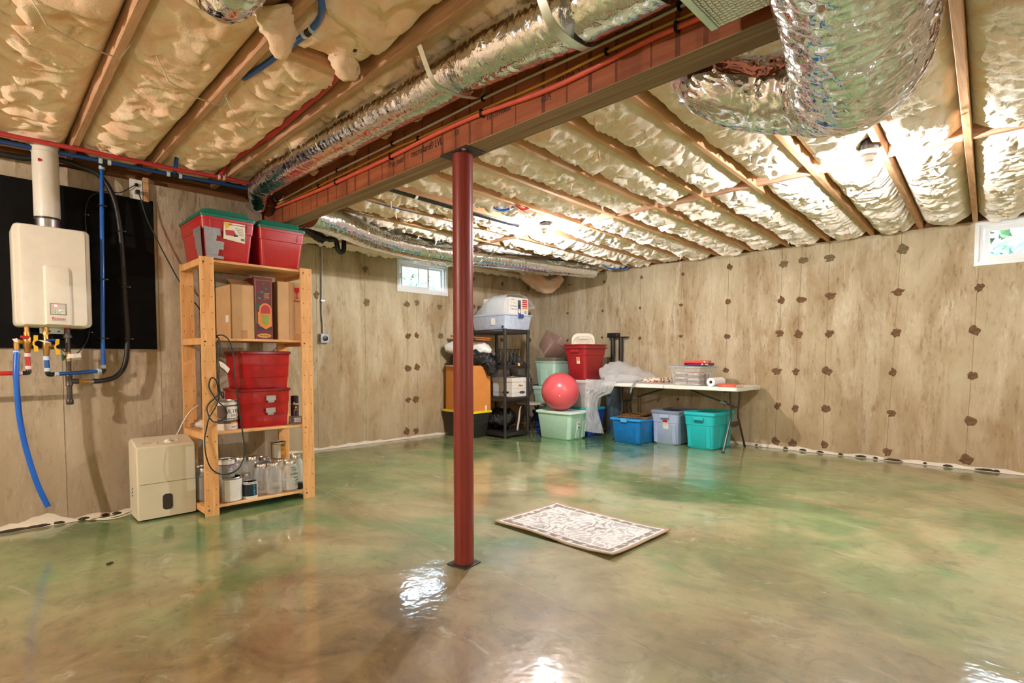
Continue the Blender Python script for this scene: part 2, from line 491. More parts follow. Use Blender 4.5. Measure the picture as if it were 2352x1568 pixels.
def red_paint():
    m, nt, b, out = new_mat('red_primer_paint'); N = NT(nt)
    vec = N.coord(); st = N.coord((30, 30, 2.0))
    f = N.noise(st, 1.0, 5, 0.6)
    col = N.ramp(f, [(0.3, rgb(124, 42, 34)), (0.6, rgb(138, 50, 40)), (0.8, rgb(146, 58, 48))])
    sc = N.noise(N.coord((55, 55, 3.0)), 1.0, 6, 0.75)
    col = N.mix(N.ramp(sc, [(0.70, (0, 0, 0)), (0.74, (0.8, 0.8, 0.8))]), col, rgb(60, 40, 36))
    N.link(col, b.inputs['Base Color']); b.inputs['Roughness'].default_value = 0.38
    N.link(N.bump(N.noise(vec, 40, 3), 0.08, 0.003), b.inputs['Normal'])
    return m
M['redsteel'] = red_paint()

def lvl(name, bands):
    m, nt, b, out = new_mat(name); N = NT(nt)
    if bands:
        st = N.coord((6, 0.9, 14)); g = N.noise(st, 2.0, 5, 0.6, 0.6)
        col = N.ramp(g, [(0.3, rgb(140, 74, 44)), (0.55, rgb(170, 94, 58)), (0.75, rgb(192, 116, 74))])
        bd = N.coord((0.1, 4.6, 0.25)); w = N.noise(bd, 1.5, 3, 0.5)
        col = N.mix(0.6, col, N.ramp(w, [(0.36, (0.55, 0.46, 0.4)), (0.46, (1, 1, 1))]), 'MULTIPLY')
    else:
        st = N.coord((60, 0.8, 6)); g = N.noise(st, 1.2, 5, 0.65, 0.2)
        col = N.ramp(g, [(0.3, rgb(112, 84, 60)), (0.5, rgb(150, 122, 92)), (0.7, rgb(176, 150, 118))])
    N.link(col, b.inputs['Base Color']); b.inputs['Roughness'].default_value = 0.6
    return m
M['lvl'] = lvl('beam_face_veneer', True)
M['lvl_edge'] = lvl('beam_ply_edges', False)

# ------------------------------------------------------------------ the room shell
XR, YH, YB, ZT = 6.81, 4.545, 6.02, 2.377
XMIN, YMIN = -3.6, -3.4
ZB = 2.12                       # underside of the beam
WIN1 = (4.03, 4.85, 1.962, 2.364)       # x0 x1 z0 z1 in the back wall
WIN2 = (-0.36, 0.466, 1.965, 2.355)     # y0 y1 z0 z1 in the right wall

fl = MB().box(XMIN - .2, YMIN - .2, -0.15, XR + .2, YB + .2, 0.0)
floor = struct(build('floor', fl, M['floor'], smooth=0), 'glossy green and brown stained concrete floor')
# saw-cut joint across the slab
jp = [(2.07, 4.37), (1.985, 3.4), (1.904, 2.565), (1.866, 1.99), (1.814, 1.40), (1.743, 0.80), (1.66, 0.1)]
jm = MB()
jl = []
for (x, y) in jp: jl.append([(x - .0018, y, 0.0006), (x + .0018, y, 0.0006)])
jm.grid(jl)
M['joint'] = plain('saw_cut', rgb(148, 140, 104), 0.5, var=0.3, scale=40)
build('control_joint', jm, M['joint'], floor, smooth=0)

wl = MB().box(XMIN - .2, YH, 0, 1.755, YH + .2, 2.31).box(1.755, YH, 0, 1.93, YH + .2, ZB)
wall_left = struct(build('wall_left', wl, M['wall_l'], smooth=0), 'bare poured concrete wall behind the water heater')
wb = MB()
x0, x1, z0, z1 = WIN1
wb.box(1.73, YB, 0, x0, YB + .2, ZT).box(x1, YB, 0, XR + .2, YB + .2, ZT).box(x0, YB, 0, x1, YB + .2, z0).box(x0, YB, z1, x1, YB + .2, ZT)
wall_back = struct(build('wall_back', wb, M['wall'], smooth=0), 'bare poured concrete wall with the small sliding window')
wr = MB()
y0, y1, z0, z1 = WIN2
wr.box(XR, YMIN - .2, 0, XR + .2, y0, ZT).box(XR, y1, 0, XR + .2, YB, ZT).box(XR, y0, 0, XR + .2, y1, z0).box(XR, y0, z1, XR + .2, y1, ZT)
wall_right = struct(build('wall_right', wr, M['wall'], smooth=0), 'long concrete wall dotted with brown tie-hole patches')
struct(build('wall_jog', MB().box(1.73, YH + .2, 0, 1.93, YB, ZT), M['wall'], smooth=0))
struct(build('wall_rear', MB().box(XMIN - .2, YMIN - .2, 0, XR, YMIN, ZT), M['wall'], smooth=0))
struct(build('wall_side', MB().box(XMIN - .2, YMIN, 0, XMIN, YH, ZT), M['wall_l'], smooth=0))
ceiling = struct(build('ceiling', MB().box(XMIN - .2, YMIN - .2, 2.615, XR + .2, YB + .2, 2.65), M['osb'], smooth=0), 'wood subfloor above the joists')
M['sill'] = wood('sill_lumber', rgb(112, 74, 46), rgb(150, 104, 66), (1, 1, 14), 0.75)
struct(build('trim_1', MB().box(1.73, YB + .02, ZT, XR + .2, YB + .06, 2.615), M['sill'], smooth=0), 'dark wooden rim board above the back wall')
struct(build('trim_2', MB().box(XR + .02, YMIN, ZT, XR + .06, YB + .06, 2.615), M['sill'], smooth=0), 'dark wooden rim board above the right wall')
struct(build('trim_3', MB().box(XMIN, YH + .05, 2.31, 1.755, YH + .09, 2.615), M['sill'], smooth=0), 'dark wooden rim board above the heater wall')
struct(build('trim_4', MB().box(XMIN, YMIN - .06, ZT, XR, YMIN - .02, 2.615), M['sill'], smooth=0))
struct(build('trim_5', MB().box(XMIN - .06, YMIN, ZT, XMIN - .02, YH, 2.615), M['sill'], smooth=0))

# pale waterproofing smeared along the foot of the walls
def foot_smear(name, pts, nrm, hs, label):
    """pts: list of (x,y) along the wall, hs: heights"""
    m = MB(); top = []; bot = []; fl_ = []
    for (x, y), h in zip(pts, hs):
        top.append((x + nrm[0] * .003, y + nrm[1] * .003, h)); bot.append((x + nrm[0] * .008, y + nrm[1] * .008, h * 0.45))
        fl_.append((x + nrm[0] * .024, y + nrm[1] * .024, 0.002))
    m.grid([top, bot, fl_])
    back = [[(x, y, h) for (x, y), h in zip(pts, hs)], top]; m.grid(back)
    o = struct(build(name, m, M['caulk'], smooth=60), label)
    return o
def wob(n, a, b_, s):
    return [max(0.008, a + b_ * float(fbm2(i * 0.31 + s, s * 1.3, 3))) for i in range(n)]
n = 90
foot_smear('baseboard_right', [(XR, 5.9 - 6.6 * i / (n - 1)) for i in range(n)], (-1, 0), wob(n, .034, .03, 2.1), 'ragged white waterproofing band along the right wall foot')
foot_smear('baseboard_back', [(1.94 + 4.86 * i / (n - 1), YB) for i in range(n)], (0, -1), wob(n, .03, .03, 5.1), 'ragged white waterproofing band along the back wall foot')
hs = wob(n, .026, .035, 8.4)
for i in range(n):
    x = -1.2 + 3.1 * i / (n - 1)
    hs[i] += 0.05 * math.exp(-((x - .33) / .13) ** 2)
foot_smear('baseboard_left', [(-1.2 + 3.1 * i / (n - 1), YH) for i in range(n)], (0, -1), hs, 'ragged white waterproofing band along the heater wall foot')
# crumbled gaps along the feet
def clump(name, c, s, parent, seed):
    r = random.Random(seed); m = MB(); secs = []
    for k, zz in enumerate((0.0, .5, 1.0)):
        f = (1.0, .85, .35)[k]
        secs.append([(c[0] + s[0] * f * math.cos(2 * PI * i / 8) * r.uniform(.7, 1.1), c[1] + s[1] * f * math.sin(2 * PI * i / 8) * r.uniform(.7, 1.1), c[2] + s[2] * zz) for i in range(8)])
    m.loft(secs); return build(name, m, M['dirt'], parent, smooth=0)
for k, (y, w) in enumerate(((2.12, .03), (1.93, .05), (1.75, .05), (1.55, .03), (1.35, .07), (1.22, .03), (1.06, .10), (.80, .02), (.62, .05), (.33, .10), (.26, .035), (2.45, .02))):
    clump('crumbled_gap', (XR - .012, y, 0.008), (.012, w, .02), wall_right, k)
for k, (x, w) in enumerate(((.20, .12), (.33, .10), (.42, .05), (.55, .04), (.67, .03), (.05, .1), (.73, .03))):
    clump('crumbled_gap', (x, YH - .014, 0.004), (w, .012, .016), wall_left, 40 + k)

# form seams and tie-hole patches
def patch_mesh(seed, r):
    rr = random.Random(seed); n = 26
    rad = [r * (0.78 + 0.55 * float(fbm2(1.1 * math.cos(2 * PI * i / n) + seed * 4.3, 1.1 * math.sin(2 * PI * i / n) + seed, 3)) + 0.16 * rr.random()) for i in range(n)]
    m = MB()
    secs = []
    for f, h in ((1.0, 0.0), (0.82, .006), (0.35, .004), (0.0001, .0025)):
        secs.append([(f * rad[i] * math.cos(2 * PI * i / n), f * rad[i] * math.sin(2 * PI * i / n), h * (0.7 + 0.6 * rr.random())) for i in range(n)])
    m.loft(secs, False, True)
    return m
patch_data = [patch_mesh(k, 0.052) for k in range(10)]
pm = []
for k, mb in enumerate(patch_data):
    for mt in ('patch', 'patch2'):
        tmp = build('tie_patch', mb, M[mt], smooth=50); pm.append(tmp.data); bpy.data.objects.remove(tmp)
def add_patch(parent, loc, rot, k, grey, s=1.0):
    o = link_mesh('tie_patch', pm[(k % 10) * 2 + (1 if grey else 0)], parent, loc, rot)
    o.scale = (s * random.uniform(.8, 1.25), s * random.uniform(.75, 1.1), 1)
def seam(parent, p0, p1, nrm, w=0.0035):
    m = MB(); n = 24; rows = []
    for i in range(n):
        t = i / (n - 1); p = Vector(p0).lerp(Vector(p1), t)
        side = Vector((nrm[1], -nrm[0], 0)); off = side * (0.004 * float(noise2(t * 9, p0[0] + p0[1])))
        ww = w * (0.6 + 0.8 * abs(float(noise2(t * 14, p0[0] * 3 + p0[1]))))
        rows.append([p + off - side * ww, p + off + Vector(nrm) * 0.0025, p + off + side * ww])
    m.grid(rows); build('form_seam', m, M['seam'], parent, smooth=60)
cols = [[(5.37, 2.24), (5.41, 1.79), (5.41, 1.36)], [(4.71, 2.22), (4.74, 1.79), (4.75, 1.39)], [(4.08, 2.22), (4.1, 1.79), (4.1, 1.36)], [(3.45, 2.2), (3.47, 1.79), (3.47, 1.37), (3.5, 0.52)],
        [(2.82, 2.22), (2.84, 1.79), (2.85, 1.35), (2.85, 0.92), (2.86, 0.51)], [(2.19, 2.18), (2.2, 1.76), (2.21, 1.37), (2.24, 0.92), (2.22, 0.51), (2.23, 0.08)],
        [(1.98, 2.2), (2.0, 1.75), (2.01, 1.35), (2.03, 0.92), (2.03, 0.49), (2.04, 0.08)], [(1.7, 2.19), (1.69, 1.77), (1.69, 1.35), (1.7, 0.93), (1.71, 0.51), (1.72, 0.1)],
        [(1.04, 2.19), (1.07, 1.76), (1.08, 1.34), (1.09, 0.93), (1.09, 0.5), (1.12, 0.09)], [(0.43, 1.75), (0.45, 1.34), (0.46, 0.91), (0.47, 0.47), (0.48, 0.09)]]
k = 0
for c in cols:
    ys = sum(p[0] for p in c) / len(c)
    seam(wall_right, (XR, c[-1][0] + .01, 0.04), (XR, c[0][0] + .01, min(ZT, 2.37) if c is not cols[-1] else 1.93), (-1, 0, 0), .0035)
    for (y, z) in c:
        add_patch(wall_right, (XR + .0005, y, z), (PI / 2, 0, -PI / 2), k, z > 1.9 and k % 2 == 0, 0.55 if y > 3 else 0.85 if y > 2.5 else 1.0); k += 1
bk = [(3.56, 2.18, 1), (3.57, 1.77, 1), (4.18, 1.79, 1), (4.34, 1.82, 1), (4.72, 1.79, 1), (4.19, 1.37, 0), (4.33, 1.38, 0), (4.73, 1.39, 1), (4.17, 0.94, 0), (4.33, 0.95, 0),
      (4.18, 0.52, 0), (4.3, 0.52, 0), (4.16, 0.1, 0), (4.31, 0.09, 0), (5.34, 2.24, 1), (5.95, 2.23, 1), (6.55, 2.21, 1), (5.34, 1.84, 1), (5.93, 1.36, 0), (6.58, 1.37, 0), (2.92, 1.81, 1), (5.95, 1.80, 1), (6.58, 1.80, 1)]
for (x, z, g) in bk:
    add_patch(wall_back, (x, YB + .0005, z), (PI / 2, 0, 0), k, g, 1.0); k += 1
for x in (2.92, 3.55, 4.18, 4.33, 4.73, 5.34, 5.94, 6.56):
    seam(wall_back, (x, YB, 0.04), (x, YB, 1.95 if 4.0 < x < 4.86 else 2.36), (0, -1, 0))
for x in (.47, 1.02, 1.30):
    seam(wall_left, (x, YH, 0.03), (x, YH, 2.28), (0, -1, 0), .004)

# ------------------------------------------------------------------ beam and post
beam = tag(build('support_beam', MB().box(1.776, YMIN, ZB + .004, 1.908, YH + .19, ZT - .002), M['lvl'], smooth=0),
           'long reddish laminated wood beam carried by the red steel post', 'beam')
# the beam is three plies; their lower edges show along the underside
for i in range(3):
    build('ply_edge', MB().box(1.777 + i * .0437, YMIN, ZB, 1.777 + i * .0437 + .0425, YH + .19, ZB + .006), M['lvl_edge'], beam, smooth=0)
# dark drip bands of glue down the face
M['glueband'] = plain('beam_glue_band', rgb(112, 58, 36), 0.7, var=0.25, scale=20)
yy = 4.36
while yy > 0.75:
    bh = random.uniform(.002, .010)
    build('glue_band', MB().box(1.7752, yy - bh, ZB + .006, 1.7762, yy + bh, ZB + random.uniform(.16, .25)), M['glueband'], beam, smooth=0)
    yy -= random.uniform(.09, .17)
M['ink'] = plain('black_ink', rgb(40, 26, 20), 0.7)
TR = (PI / 2, 0, -PI / 2)
text('beam_print', 'Trus Joist/', .05, M['ink'], beam, (1.7748, 2.66, 2.192), TR, shear=.3, sx=.75)
text('beam_print', 'Watershed', .042, M['ink'], beam, (1.7748, 2.40, 2.255), TR, sx=.8)
text('beam_print', 'microllam\u00ae LVL', .055, M['ink'], beam, (1.7748, 2.37, 2.196), TR, sx=.75)
text('beam_print', 'ES', .036, M['ink'], beam, (1.7748, 2.12, 2.205), TR)
text('beam_print', '02 24 21', .036, M['ink'], beam, (1.7748, 1.40, 2.226), TR, sx=1.1)
text('beam_print', 'YSP1SPF00000', .034, M['ink'], beam, (1.7748, 1.82, 2.208), TR, sx=.8)
text('beam_print', '6075', .036, M['ink'], beam, (1.7748, 1.53, 2.178), TR, sx=.8)

post = thing('support_post', 'round red-painted steel post holding up the beam', 'post', (1.826, 2.135, 0))
build('column', MB().cyl((0, 0, .008), (0, 0, ZB - .01), .052, 40), M['redsteel'], post, smooth=40)
build('base_plate', MB().prism([(-.064, -.064), (.064, -.064), (.064, .064), (-.064, .064)], 0.0005, .007), M['blacksteel'], post, smooth=0, bevel=.002).rotation_euler = (0, 0, .15)
build('top_plate', MB().prism([(-.066, -.10), (.066, -.10), (.066, .10), (-.066, .10)], ZB - .011, ZB - .0005), M['blacksteel'], post, smooth=0, bevel=.002)
for a in (-.075, .075):
    build('bolt_head', MB().lathe([(.011, 0), (.011, .007), (.006, .009)], (a * .75, a, ZB - .02), 6), M['steel'], post, smooth=0)

# ------------------------------------------------------------------ joists, blocking
SK = 0.052
JY = [0.48 + 0.4155 * (k - 3) for k in range(17)]          # y where each joist meets the right wall
JY = [y for y in JY if y < 5.98]
def jy(k, x): return JY[k] - SK * (XR - x)
nJ = len(JY)
def xleft(k):
    return 1.776 if JY[k] < YH + .25 else 1.94
for k in range(nJ):
    q = nJ - 1 - k
    org = (XR, JY[k], ZT)
    xa = xleft(k)
    a = [(xa, jy(k, xa)), (XR + .015, JY[k])]
    m = MB()
    h = .019
    m.loft([[(a[0][0], a[0][1] - h, ZT), (a[1][0], a[1][1] - h, ZT), (a[1][0], a[1][1] + h, ZT), (a[0][0], a[0][1] + h, ZT)],
            [(a[0][0], a[0][1] - h, 2.612), (a[1][0], a[1][1] - h, 2.612), (a[1][0], a[1][1] + h, 2.612), (a[0][0], a[0][1] + h, 2.612)]])
    jo = tag(build('ceiling_joist', m, M['joist'], org=org, smooth=0, bevel=.003, seg=1, loc=org),
             'bare wooden joist running to the right wall, %s counting from the sliding window wall' % ORD[q], 'joist', 'joists beyond the beam')
XBLK = 4.27
for k in range(nJ - 1):
    yc0 = jy(k, XBLK) + .019; yc1 = jy(k + 1, XBLK) - .019
    dx = random.uniform(-.025, .025)
    org = (XBLK + dx, (yc0 + yc1) / 2, ZT + .004)
    tag(build('joist_blocking', MB().box(XBLK - .019 + dx, yc0, ZT + .004, XBLK + .019 + dx, yc1, 2.61), M['joist_y'], org=org, smooth=0, bevel=.002, seg=1, loc=org),
        'short wooden block in the %s joist gap counting from the sliding window wall' % ORD[nJ - 2 - k], 'blocking', 'blocking row between the joists')
# joists on the heater side run the other way
LX = [1.725, 1.405, 0.97, 0.542, .115, -.315, -.745, -1.175, -1.6, -2.03, -2.46, -2.9, -3.3]
SKL = 0.016
def lx(k, y): return LX[k] - SKL * (4.3 - y) * (1 if k else 0)
for k in range(len(LX)):
    m = MB(); ya, yb = YMIN, YH + .045; h = .019
    secs = []
    for z in (ZT, 2.612):
        secs.append([(lx(k, ya) - h, ya, z), (lx(k, ya) + h, ya, z), (lx(k, yb) + h, yb, z), (lx(k, yb) - h, yb, z)])
    m.loft(secs)
    org = (LX[k], YH, ZT)
    names = ['darkest joist hugging the beam beside the foil duct', 'wooden joist between the foil duct and the red pipe', 'wooden joist next to the blue pipe end above the heater wall', 'wooden joist above the white vent pipe']
    lab = names[k] if k < 4 else 'wooden joist over the heater side, %s counting from the beam' % ORD[k]
    tag(build('ceiling_joist', m, M['joist_y'], org=org, smooth=0, bevel=.004, seg=1, loc=org), lab, 'joist', 'joists on the heater side')
org = (1.15, 2.34, ZT)
tag(build('joist_blocking', MB().box(lx(2, 2.34) + .019, 2.32, ZT + .003, lx(1, 2.34) - .019, 2.36, 2.61), M['joist'], org=org, smooth=0, bevel=.003, seg=1, loc=org),
    'single wooden block between two joists with a blue and a red pipe through it', 'blocking')
# ------------------------------------------------------------------ fibreglass batts
def batt(name, label, group, corner, mat, seed, drop=0.045, soft=False, du=0.014, tufts=0):
    """corner(u,v)->(x,y), u along 0..1 v across 0..1; returns a pillowy solid"""
    p0 = Vector(corner(0, .5)); p1 = Vector(corner(1, .5)); L = (p1 - p0).length
    W = (Vector(corner(.5, 1)) - Vector(corner(.5, 0))).length
    nu = max(8, int(L / du)); nv = max(8, int(W / du))
    U, V = np.meshgrid(np.linspace(0, 1, nu), np.linspace(0, 1, nv), indexing='ij')
    A = U * L; B = V * W
    s = seed * 3.17
    edge = np.clip(1 - np.abs(2 * V - 1) ** (3.4 if not soft else 4.2), 0, 1) * np.clip(1 - np.abs(2 * U - 1) ** 40, 0, 1)
    wx = fbm2(A * 2.6 + s, B * 3 - s, 3); wy = fbm2(A * 3 - s, B * 3 + 5 + s, 3)
    big = fbm2(A * 1.5 + s, B * 1.0 + s, 2)
    def ridge(a, b, o=3):                       # soft rounded billows with sharp creases
        return 1 - np.abs(fbm2(a, b, o)) * 2.4
    if soft:
        bil = .040 * np.abs(fbm2(A * 3.0 + wx * .8 + s, B * 2.4 + wy * .8, 3)) * 2
        crease = -.030 * np.clip(ridge(A * 2.2 + wx + s * 2, B * 1.1 + wy * .7, 2) - .80, 0, 1) / .2
        ph = A * 2.6 + B * 1.1 + wx * 1.6
        led = ph - np.floor(ph)
        ledge = 0.020 * (led ** 1.4) * np.clip((1 - led) * 10, 0, 1)
        fine = 0.010 * fbm2(A * 11 + s, B * 8, 4)
        bil = bil + crease
    else:
        bil = .050 * np.abs(fbm2(A * 4.6 + wx * 1.1 + s, B * 2.6 + wy, 3)) * 2
        crease = -.032 * np.clip(ridge(A * 3.4 + wx * 1.4 + s * 2, B * 1.4 + wy, 2) - .78, 0, 1) / .22
        ph = A * 5.2 + 1.1 * B * 4 + wx * 3.4 + .8 * wy
        led = ph - np.floor(ph)
        ledge = 0.034 * (led ** 1.5) * np.clip((1 - led) * 8, 0, 1) * np.clip(.35 + 1.9 * wy, 0, 1)
        ph2 = A * 15 + B * 8 + wx * 7 + wy * 3
        l2 = ph2 - np.floor(ph2)
        ledge = ledge + 0.011 * (l2 ** 1.4) * np.clip((1 - l2) * 6, 0, 1) * np.clip(.25 + 2.2 * wx, 0, 1)
        fine = 0.009 * fbm2(A * 26 + s, B * 14, 3)
        bil = bil + crease
    z = ZT + 0.085 - edge * (0.085 + drop * (0.9 + 1.4 * big)) - edge * (bil + ledge) * 0.72 + fine * edge
    z = np.clip(z, ZT - 0.15, ZT + 0.12)
    spill = np.clip((ZT - .012 - z) / .03, 0, 1) * (0.03 if not soft else .012) * np.sign(V - .5) * np.abs(2 * V - 1) ** 3
    v = []
    for i in range(nu):
        for j in range(nv):
            x, y = corner(U[i, j], V[i, j] + float(spill[i, j]) / W)
            v.append((x, y, float(z[i, j])))
    f = [(i * nv + j, (i + 1) * nv + j, (i + 1) * nv + j + 1, i * nv + j + 1) for i in range(nu - 1) for j in range(nv - 1)]
    m = MB(); m.add(v, f)
    # closed top
    o = len(m.v)
    rim = [i * nv for i in range(nu)] + [(nu - 1) * nv + j for j in range(1, nv)] + [i * nv + nv - 1 for i in range(nu - 2, -1, -1)] + [j for j in range(nv - 2, 0, -1)]
    m.v += [(v[i][0], v[i][1], 2.60) for i in rim]
    for q in range(len(rim)):
        r2 = (q + 1) % len(rim); m.f.append((rim[q], rim[r2], o + r2, o + q)); m.mi.append(0)
    m.f.append(tuple(o + q for q in range(len(rim)))); m.mi.append(0)
    c = corner(.5, .5); org = (c[0], c[1], ZT)
    o_ = tag(build(name, m, mat, org=org, loc=org, smooth=70), label, 'insulation', group)
    # torn strands hanging from it
    r = random.Random(int(seed * 91))
    for q in range(tufts):
        i = r.randrange(nu // 8, nu - nu // 8); j = r.randrange(nv // 6, nv - nv // 6)
        x, y, zz = v[i * nv + j]
        ln = r.uniform(.03, .075)
        pth = [(x, y, zz + .015), (x + r.uniform(-.008, .008), y + r.uniform(-.008, .008), zz - ln * .5), (x + r.uniform(-.02, .02), y + r.uniform(-.02, .02), zz - ln)]
        t = build('torn_strand', MB().tube(smooth_path(pth, 3), [.016, .013, .010, .007, .006, .004, .0015], 6), mat, o_, org=org, smooth=60)
    return o_

gap = .021
idx = 0
for k in range(nJ - 1):
    q = nJ - 2 - k
    kk = max(xleft(k), xleft(k + 1)) + (.135 if JY[k] < YH + .25 else 0)
    if JY[k + 1] < -.3: continue
    for side in (0, 1):
        xa, xb = (kk, XBLK - .045) if side == 0 else (XBLK + .045, XR + .0)
        def corner(u, v, k=k, xa=xa, xb=xb):
            x = xa + (xb - xa) * u
            ya = jy(k, x) + gap; yb = jy(k + 1, x) - gap
            return (x, ya + (yb - ya) * v)
        where = 'beamward' if side == 0 else 'wallward'
        batt('insulation_batt', 'ragged cream insulation %s of the blocking, %s gap from the sliding window' % (where, ORD[q]), 'cream insulation batts beyond the beam',
             corner, M['insul'], idx + 1, drop=random.uniform(-.018, .010), tufts=(2 if idx % 2 == 0 else 1) if JY[k] > .4 else 0)
        idx += 1
# last gap against the back wall, with a sagging end in the corner
def corner(u, v):
    x = 2.0 + (XR - 2.0) * u
    ya = jy(nJ - 1, x) + gap; yb = YB + .015
    return (x, ya + (yb - ya) * v)
batt('insulation_batt', 'sagging cream insulation strip tight along the top of the sliding window wall', 'cream insulation batts beyond the beam', corner, M['insul'], 77, drop=.01)
for k in range(0, 6):
    for (ya, yb, sfx) in ((2.37, YH + .04, 'toward the heater wall'), (0.2, 2.31, 'away from the heater wall')):
        if k != 1: 
            if sfx[0] == 'a': continue
            ya = 0.2
        def corner(u, v, k=k, ya=ya, yb=yb):
            y = ya + (yb - ya) * u
            xa = lx(k + 1, y) + gap; xb = lx(k, y) - gap
            return (xa + (xb - xa) * v, y)
        names = {0: 'tan insulation tucked above the foil duct beside the beam', 2: 'billowing tan insulation between the two joists left of the blue pipe', 3: 'billowing tan insulation above the white vent pipe',
                 4: 'tan insulation strip beyond the vent pipe joist gap', 5: 'tan insulation strip farthest from the beam'}
        lab = names.get(k, 'billowing tan insulation around the red pipe, part %s' % sfx)
        batt('insulation_batt', lab, 'tan insulation batts on the heater side', corner, M['insul_l'], 100 + k * 3 + ya, drop=(-.04 if k == 0 else -.022), soft=True, du=.016)
# the lump of insulation hanging down in the far corner
def lump(name, label, pts, rad, mat, seed, cat='insulation', amp=.25, parent=None, n=26, org=None, flat=None):
    path = smooth_path(pts, 8); m = MB(); N_ = len(path)
    T = [(path[min(N_ - 1, i + 1)] - path[max(0, i - 1)]).normalized() for i in range(N_)]
    u = T[0].orthogonal().normalized(); secs = []
    for i, p in enumerate(path):
        t = i / (N_ - 1); ii = t * (len(rad) - 1); a = int(min(len(rad) - 2, ii)); r = rad[a] + (rad[a + 1] - rad[a]) * (ii - a)
        u = (u - T[i] * u.dot(T[i])).normalized(); w = T[i].cross(u); s = []
        for k in range(n):
            an = 2 * PI * k / n
            d = r * (1 + amp * float(fbm2(2.2 * math.cos(an) + seed + t * 7, 2.2 * math.sin(an) + t * 5, 4)) * 1.6)
            pp = p + (u * math.cos(an) + w * math.sin(an)) * d
            if flat is not None and pp.z < flat: pp.z = flat
            s.append(pp)
        secs.append(s)
    m.loft(secs)
    org = org or tuple(path[0])
    o = build(name, m, mat, parent, org=org, loc=org if parent is None else None, smooth=80)
    if parent is None: tag(o, label, cat)
    return o
lump('insulation_roll_end', 'loose tan clump of insulation sagging in the far corner of the ceiling', [(6.15, 5.78, 2.40), (6.35, 5.70, 2.30), (6.52, 5.62, 2.22), (6.64, 5.55, 2.26), (6.72, 5.45, 2.36)], [.09, .12, .12, .10, .05], M['insul_l'], 3.3)
lump('insulation_tuft', 'tan tuft of insulation drooping beside the blue pipe joist', [(.86, 2.10, 2.40), (.90, 2.13, 2.33), (.925, 2.18, 2.26)], [.075, .06, .02], M['insul_l'], 8.3)
lump('insulation_tuft', 'small tan tuft of insulation bulging below the red pipe fitting', [(1.20, 2.22, 2.42), (1.25, 2.25, 2.37), (1.29, 2.27, 2.40)], [.05, .055, .03], M['insul_l'], 9.9)
for q, (y, dz) in enumerate(((3.62, 0), (3.1, .004), (2.72, 0), (2.42, .006), (2.02, .0), (1.62, .004))):
    lu = lump('insulation_scrap', 'small white insulation scrap above the beam, %s counting from the heater wall' % ORD[q], [(1.757, y - .05, ZT - .012 + dz), (1.752, y, ZT - .022 + dz), (1.757, y + .06, ZT - .010 + dz)], [.008, .020, .006], M['insul_l'], 40.0 + q, amp=.4, n=12)
    lu['group'] = 'insulation scraps above the beam'
# slender wire hangers pushed between the joists
M['rod'] = plain('pale_wire', rgb(214, 204, 178), 0.4, 0.3)
for (a, b_, lab) in (((.235, 2.645), (.53, 2.745), 'white wire hanger across the insulation above the vent pipe'), ((.66, 2.79), (.955, 2.90), 'white wire hanger across the middle insulation left of the blue pipe'),
                     ((.975, 2.93), (1.16, 3.10), 'white wire hanger holding insulation near the red pipe'), ((1.43, 3.29), (1.60, 3.46), 'white wire hanger resting on the foil duct')):
    z = ZT - .052 if b_[0] < 1.2 else ZT - .03
    org = (a[0], a[1], z)
    tag(build('wire_hanger', MB().tube([(a[0] - .02, a[1] - .01, ZT + .01), (a[0] + .03, a[1] + .01, z - .02), ((a[0] + b_[0]) / 2, (a[1] + b_[1]) / 2, z - .035), (b_[0] - .03, b_[1] - .01, z - .02), (b_[0] + .015, b_[1], ZT + .01)], .0028, 6), M['rod'], org=org, loc=org), lab, 'wire', 'insulation wire hangers')
# ------------------------------------------------------------------ lamps
def lampholder(name, label, loc, col, watts, drop=0.0):
    t = thing(name, label, 'lamp', (loc[0], loc[1], ZT - drop))
    if drop: build('cord', MB().cyl((0, 0, .02), (0, 0, drop + .03), .004, 8), M['black'], t)
    z = 0.0
    build('junction_box', MB().lathe([(.052, -.028), (.052, .03)], (0, 0, 0), 8), M['black'], t, smooth=30)
    build('socket', MB().lathe([(.062, -.028), (.062, -.036), (.050, -.046), (.030, -.058), (.026, -.085), (.022, -.088)], (0, 0, 0), 24), M['white'], t, smooth=40)
    m, nt, b, out = new_mat('lit_bulb_glass')
    b.inputs['Base Color'].default_value = (1, 1, 1, 1)
    b.inputs['Emission Color'].default_value = (*col, 1); b.inputs['Emission Strength'].default_value = watts
    r = .034
    prof = [(.013, -.084), (.016, -.095), (.026, -.112), (r, -.132), (r * .97, -.146), (r * .8, -.159), (r * .5, -.168), (.002, -.172)]
    # opaque collar added to keep light off the ceiling, glowing dome below
    build('light_stop_collar', MB().lathe(prof[:4], (0, 0, 0), 20), M['white'], t, smooth=60)
    build('bulb', MB().lathe(prof[3:], (0, 0, 0), 14), m, t, smooth=60)
    return t
lampholder('ceiling_lamp', 'glowing bare bulb in a white holder near the far corner', (4.00, 3.46), BULB_COOL, 900)
lampholder('ceiling_lamp', 'glowing bare bulb in a white holder beside the big foil elbow', (3.95, .79), BULB_COOL, 760)
lampholder('ceiling_lamp', 'bare bulb in a white holder on the heater side of the basement', (-2.0, 2.75), BULB_WARM, 1700, .12)
lampholder('ceiling_lamp', 'added unseen fill bulb on a cord behind the viewer, nearest the beam', (-0.6, -1.5), BULB_WARM, 600, .85)  # added fill light, out of view, hung low to brighten the near ceiling
lampholder('ceiling_lamp', 'added unseen fill bulb on a cord behind the viewer, on the window wall side', (4.0, -2.4), BULB_COOL, 500, .7)  # second unseen fill source, added to lift the ceiling and walls

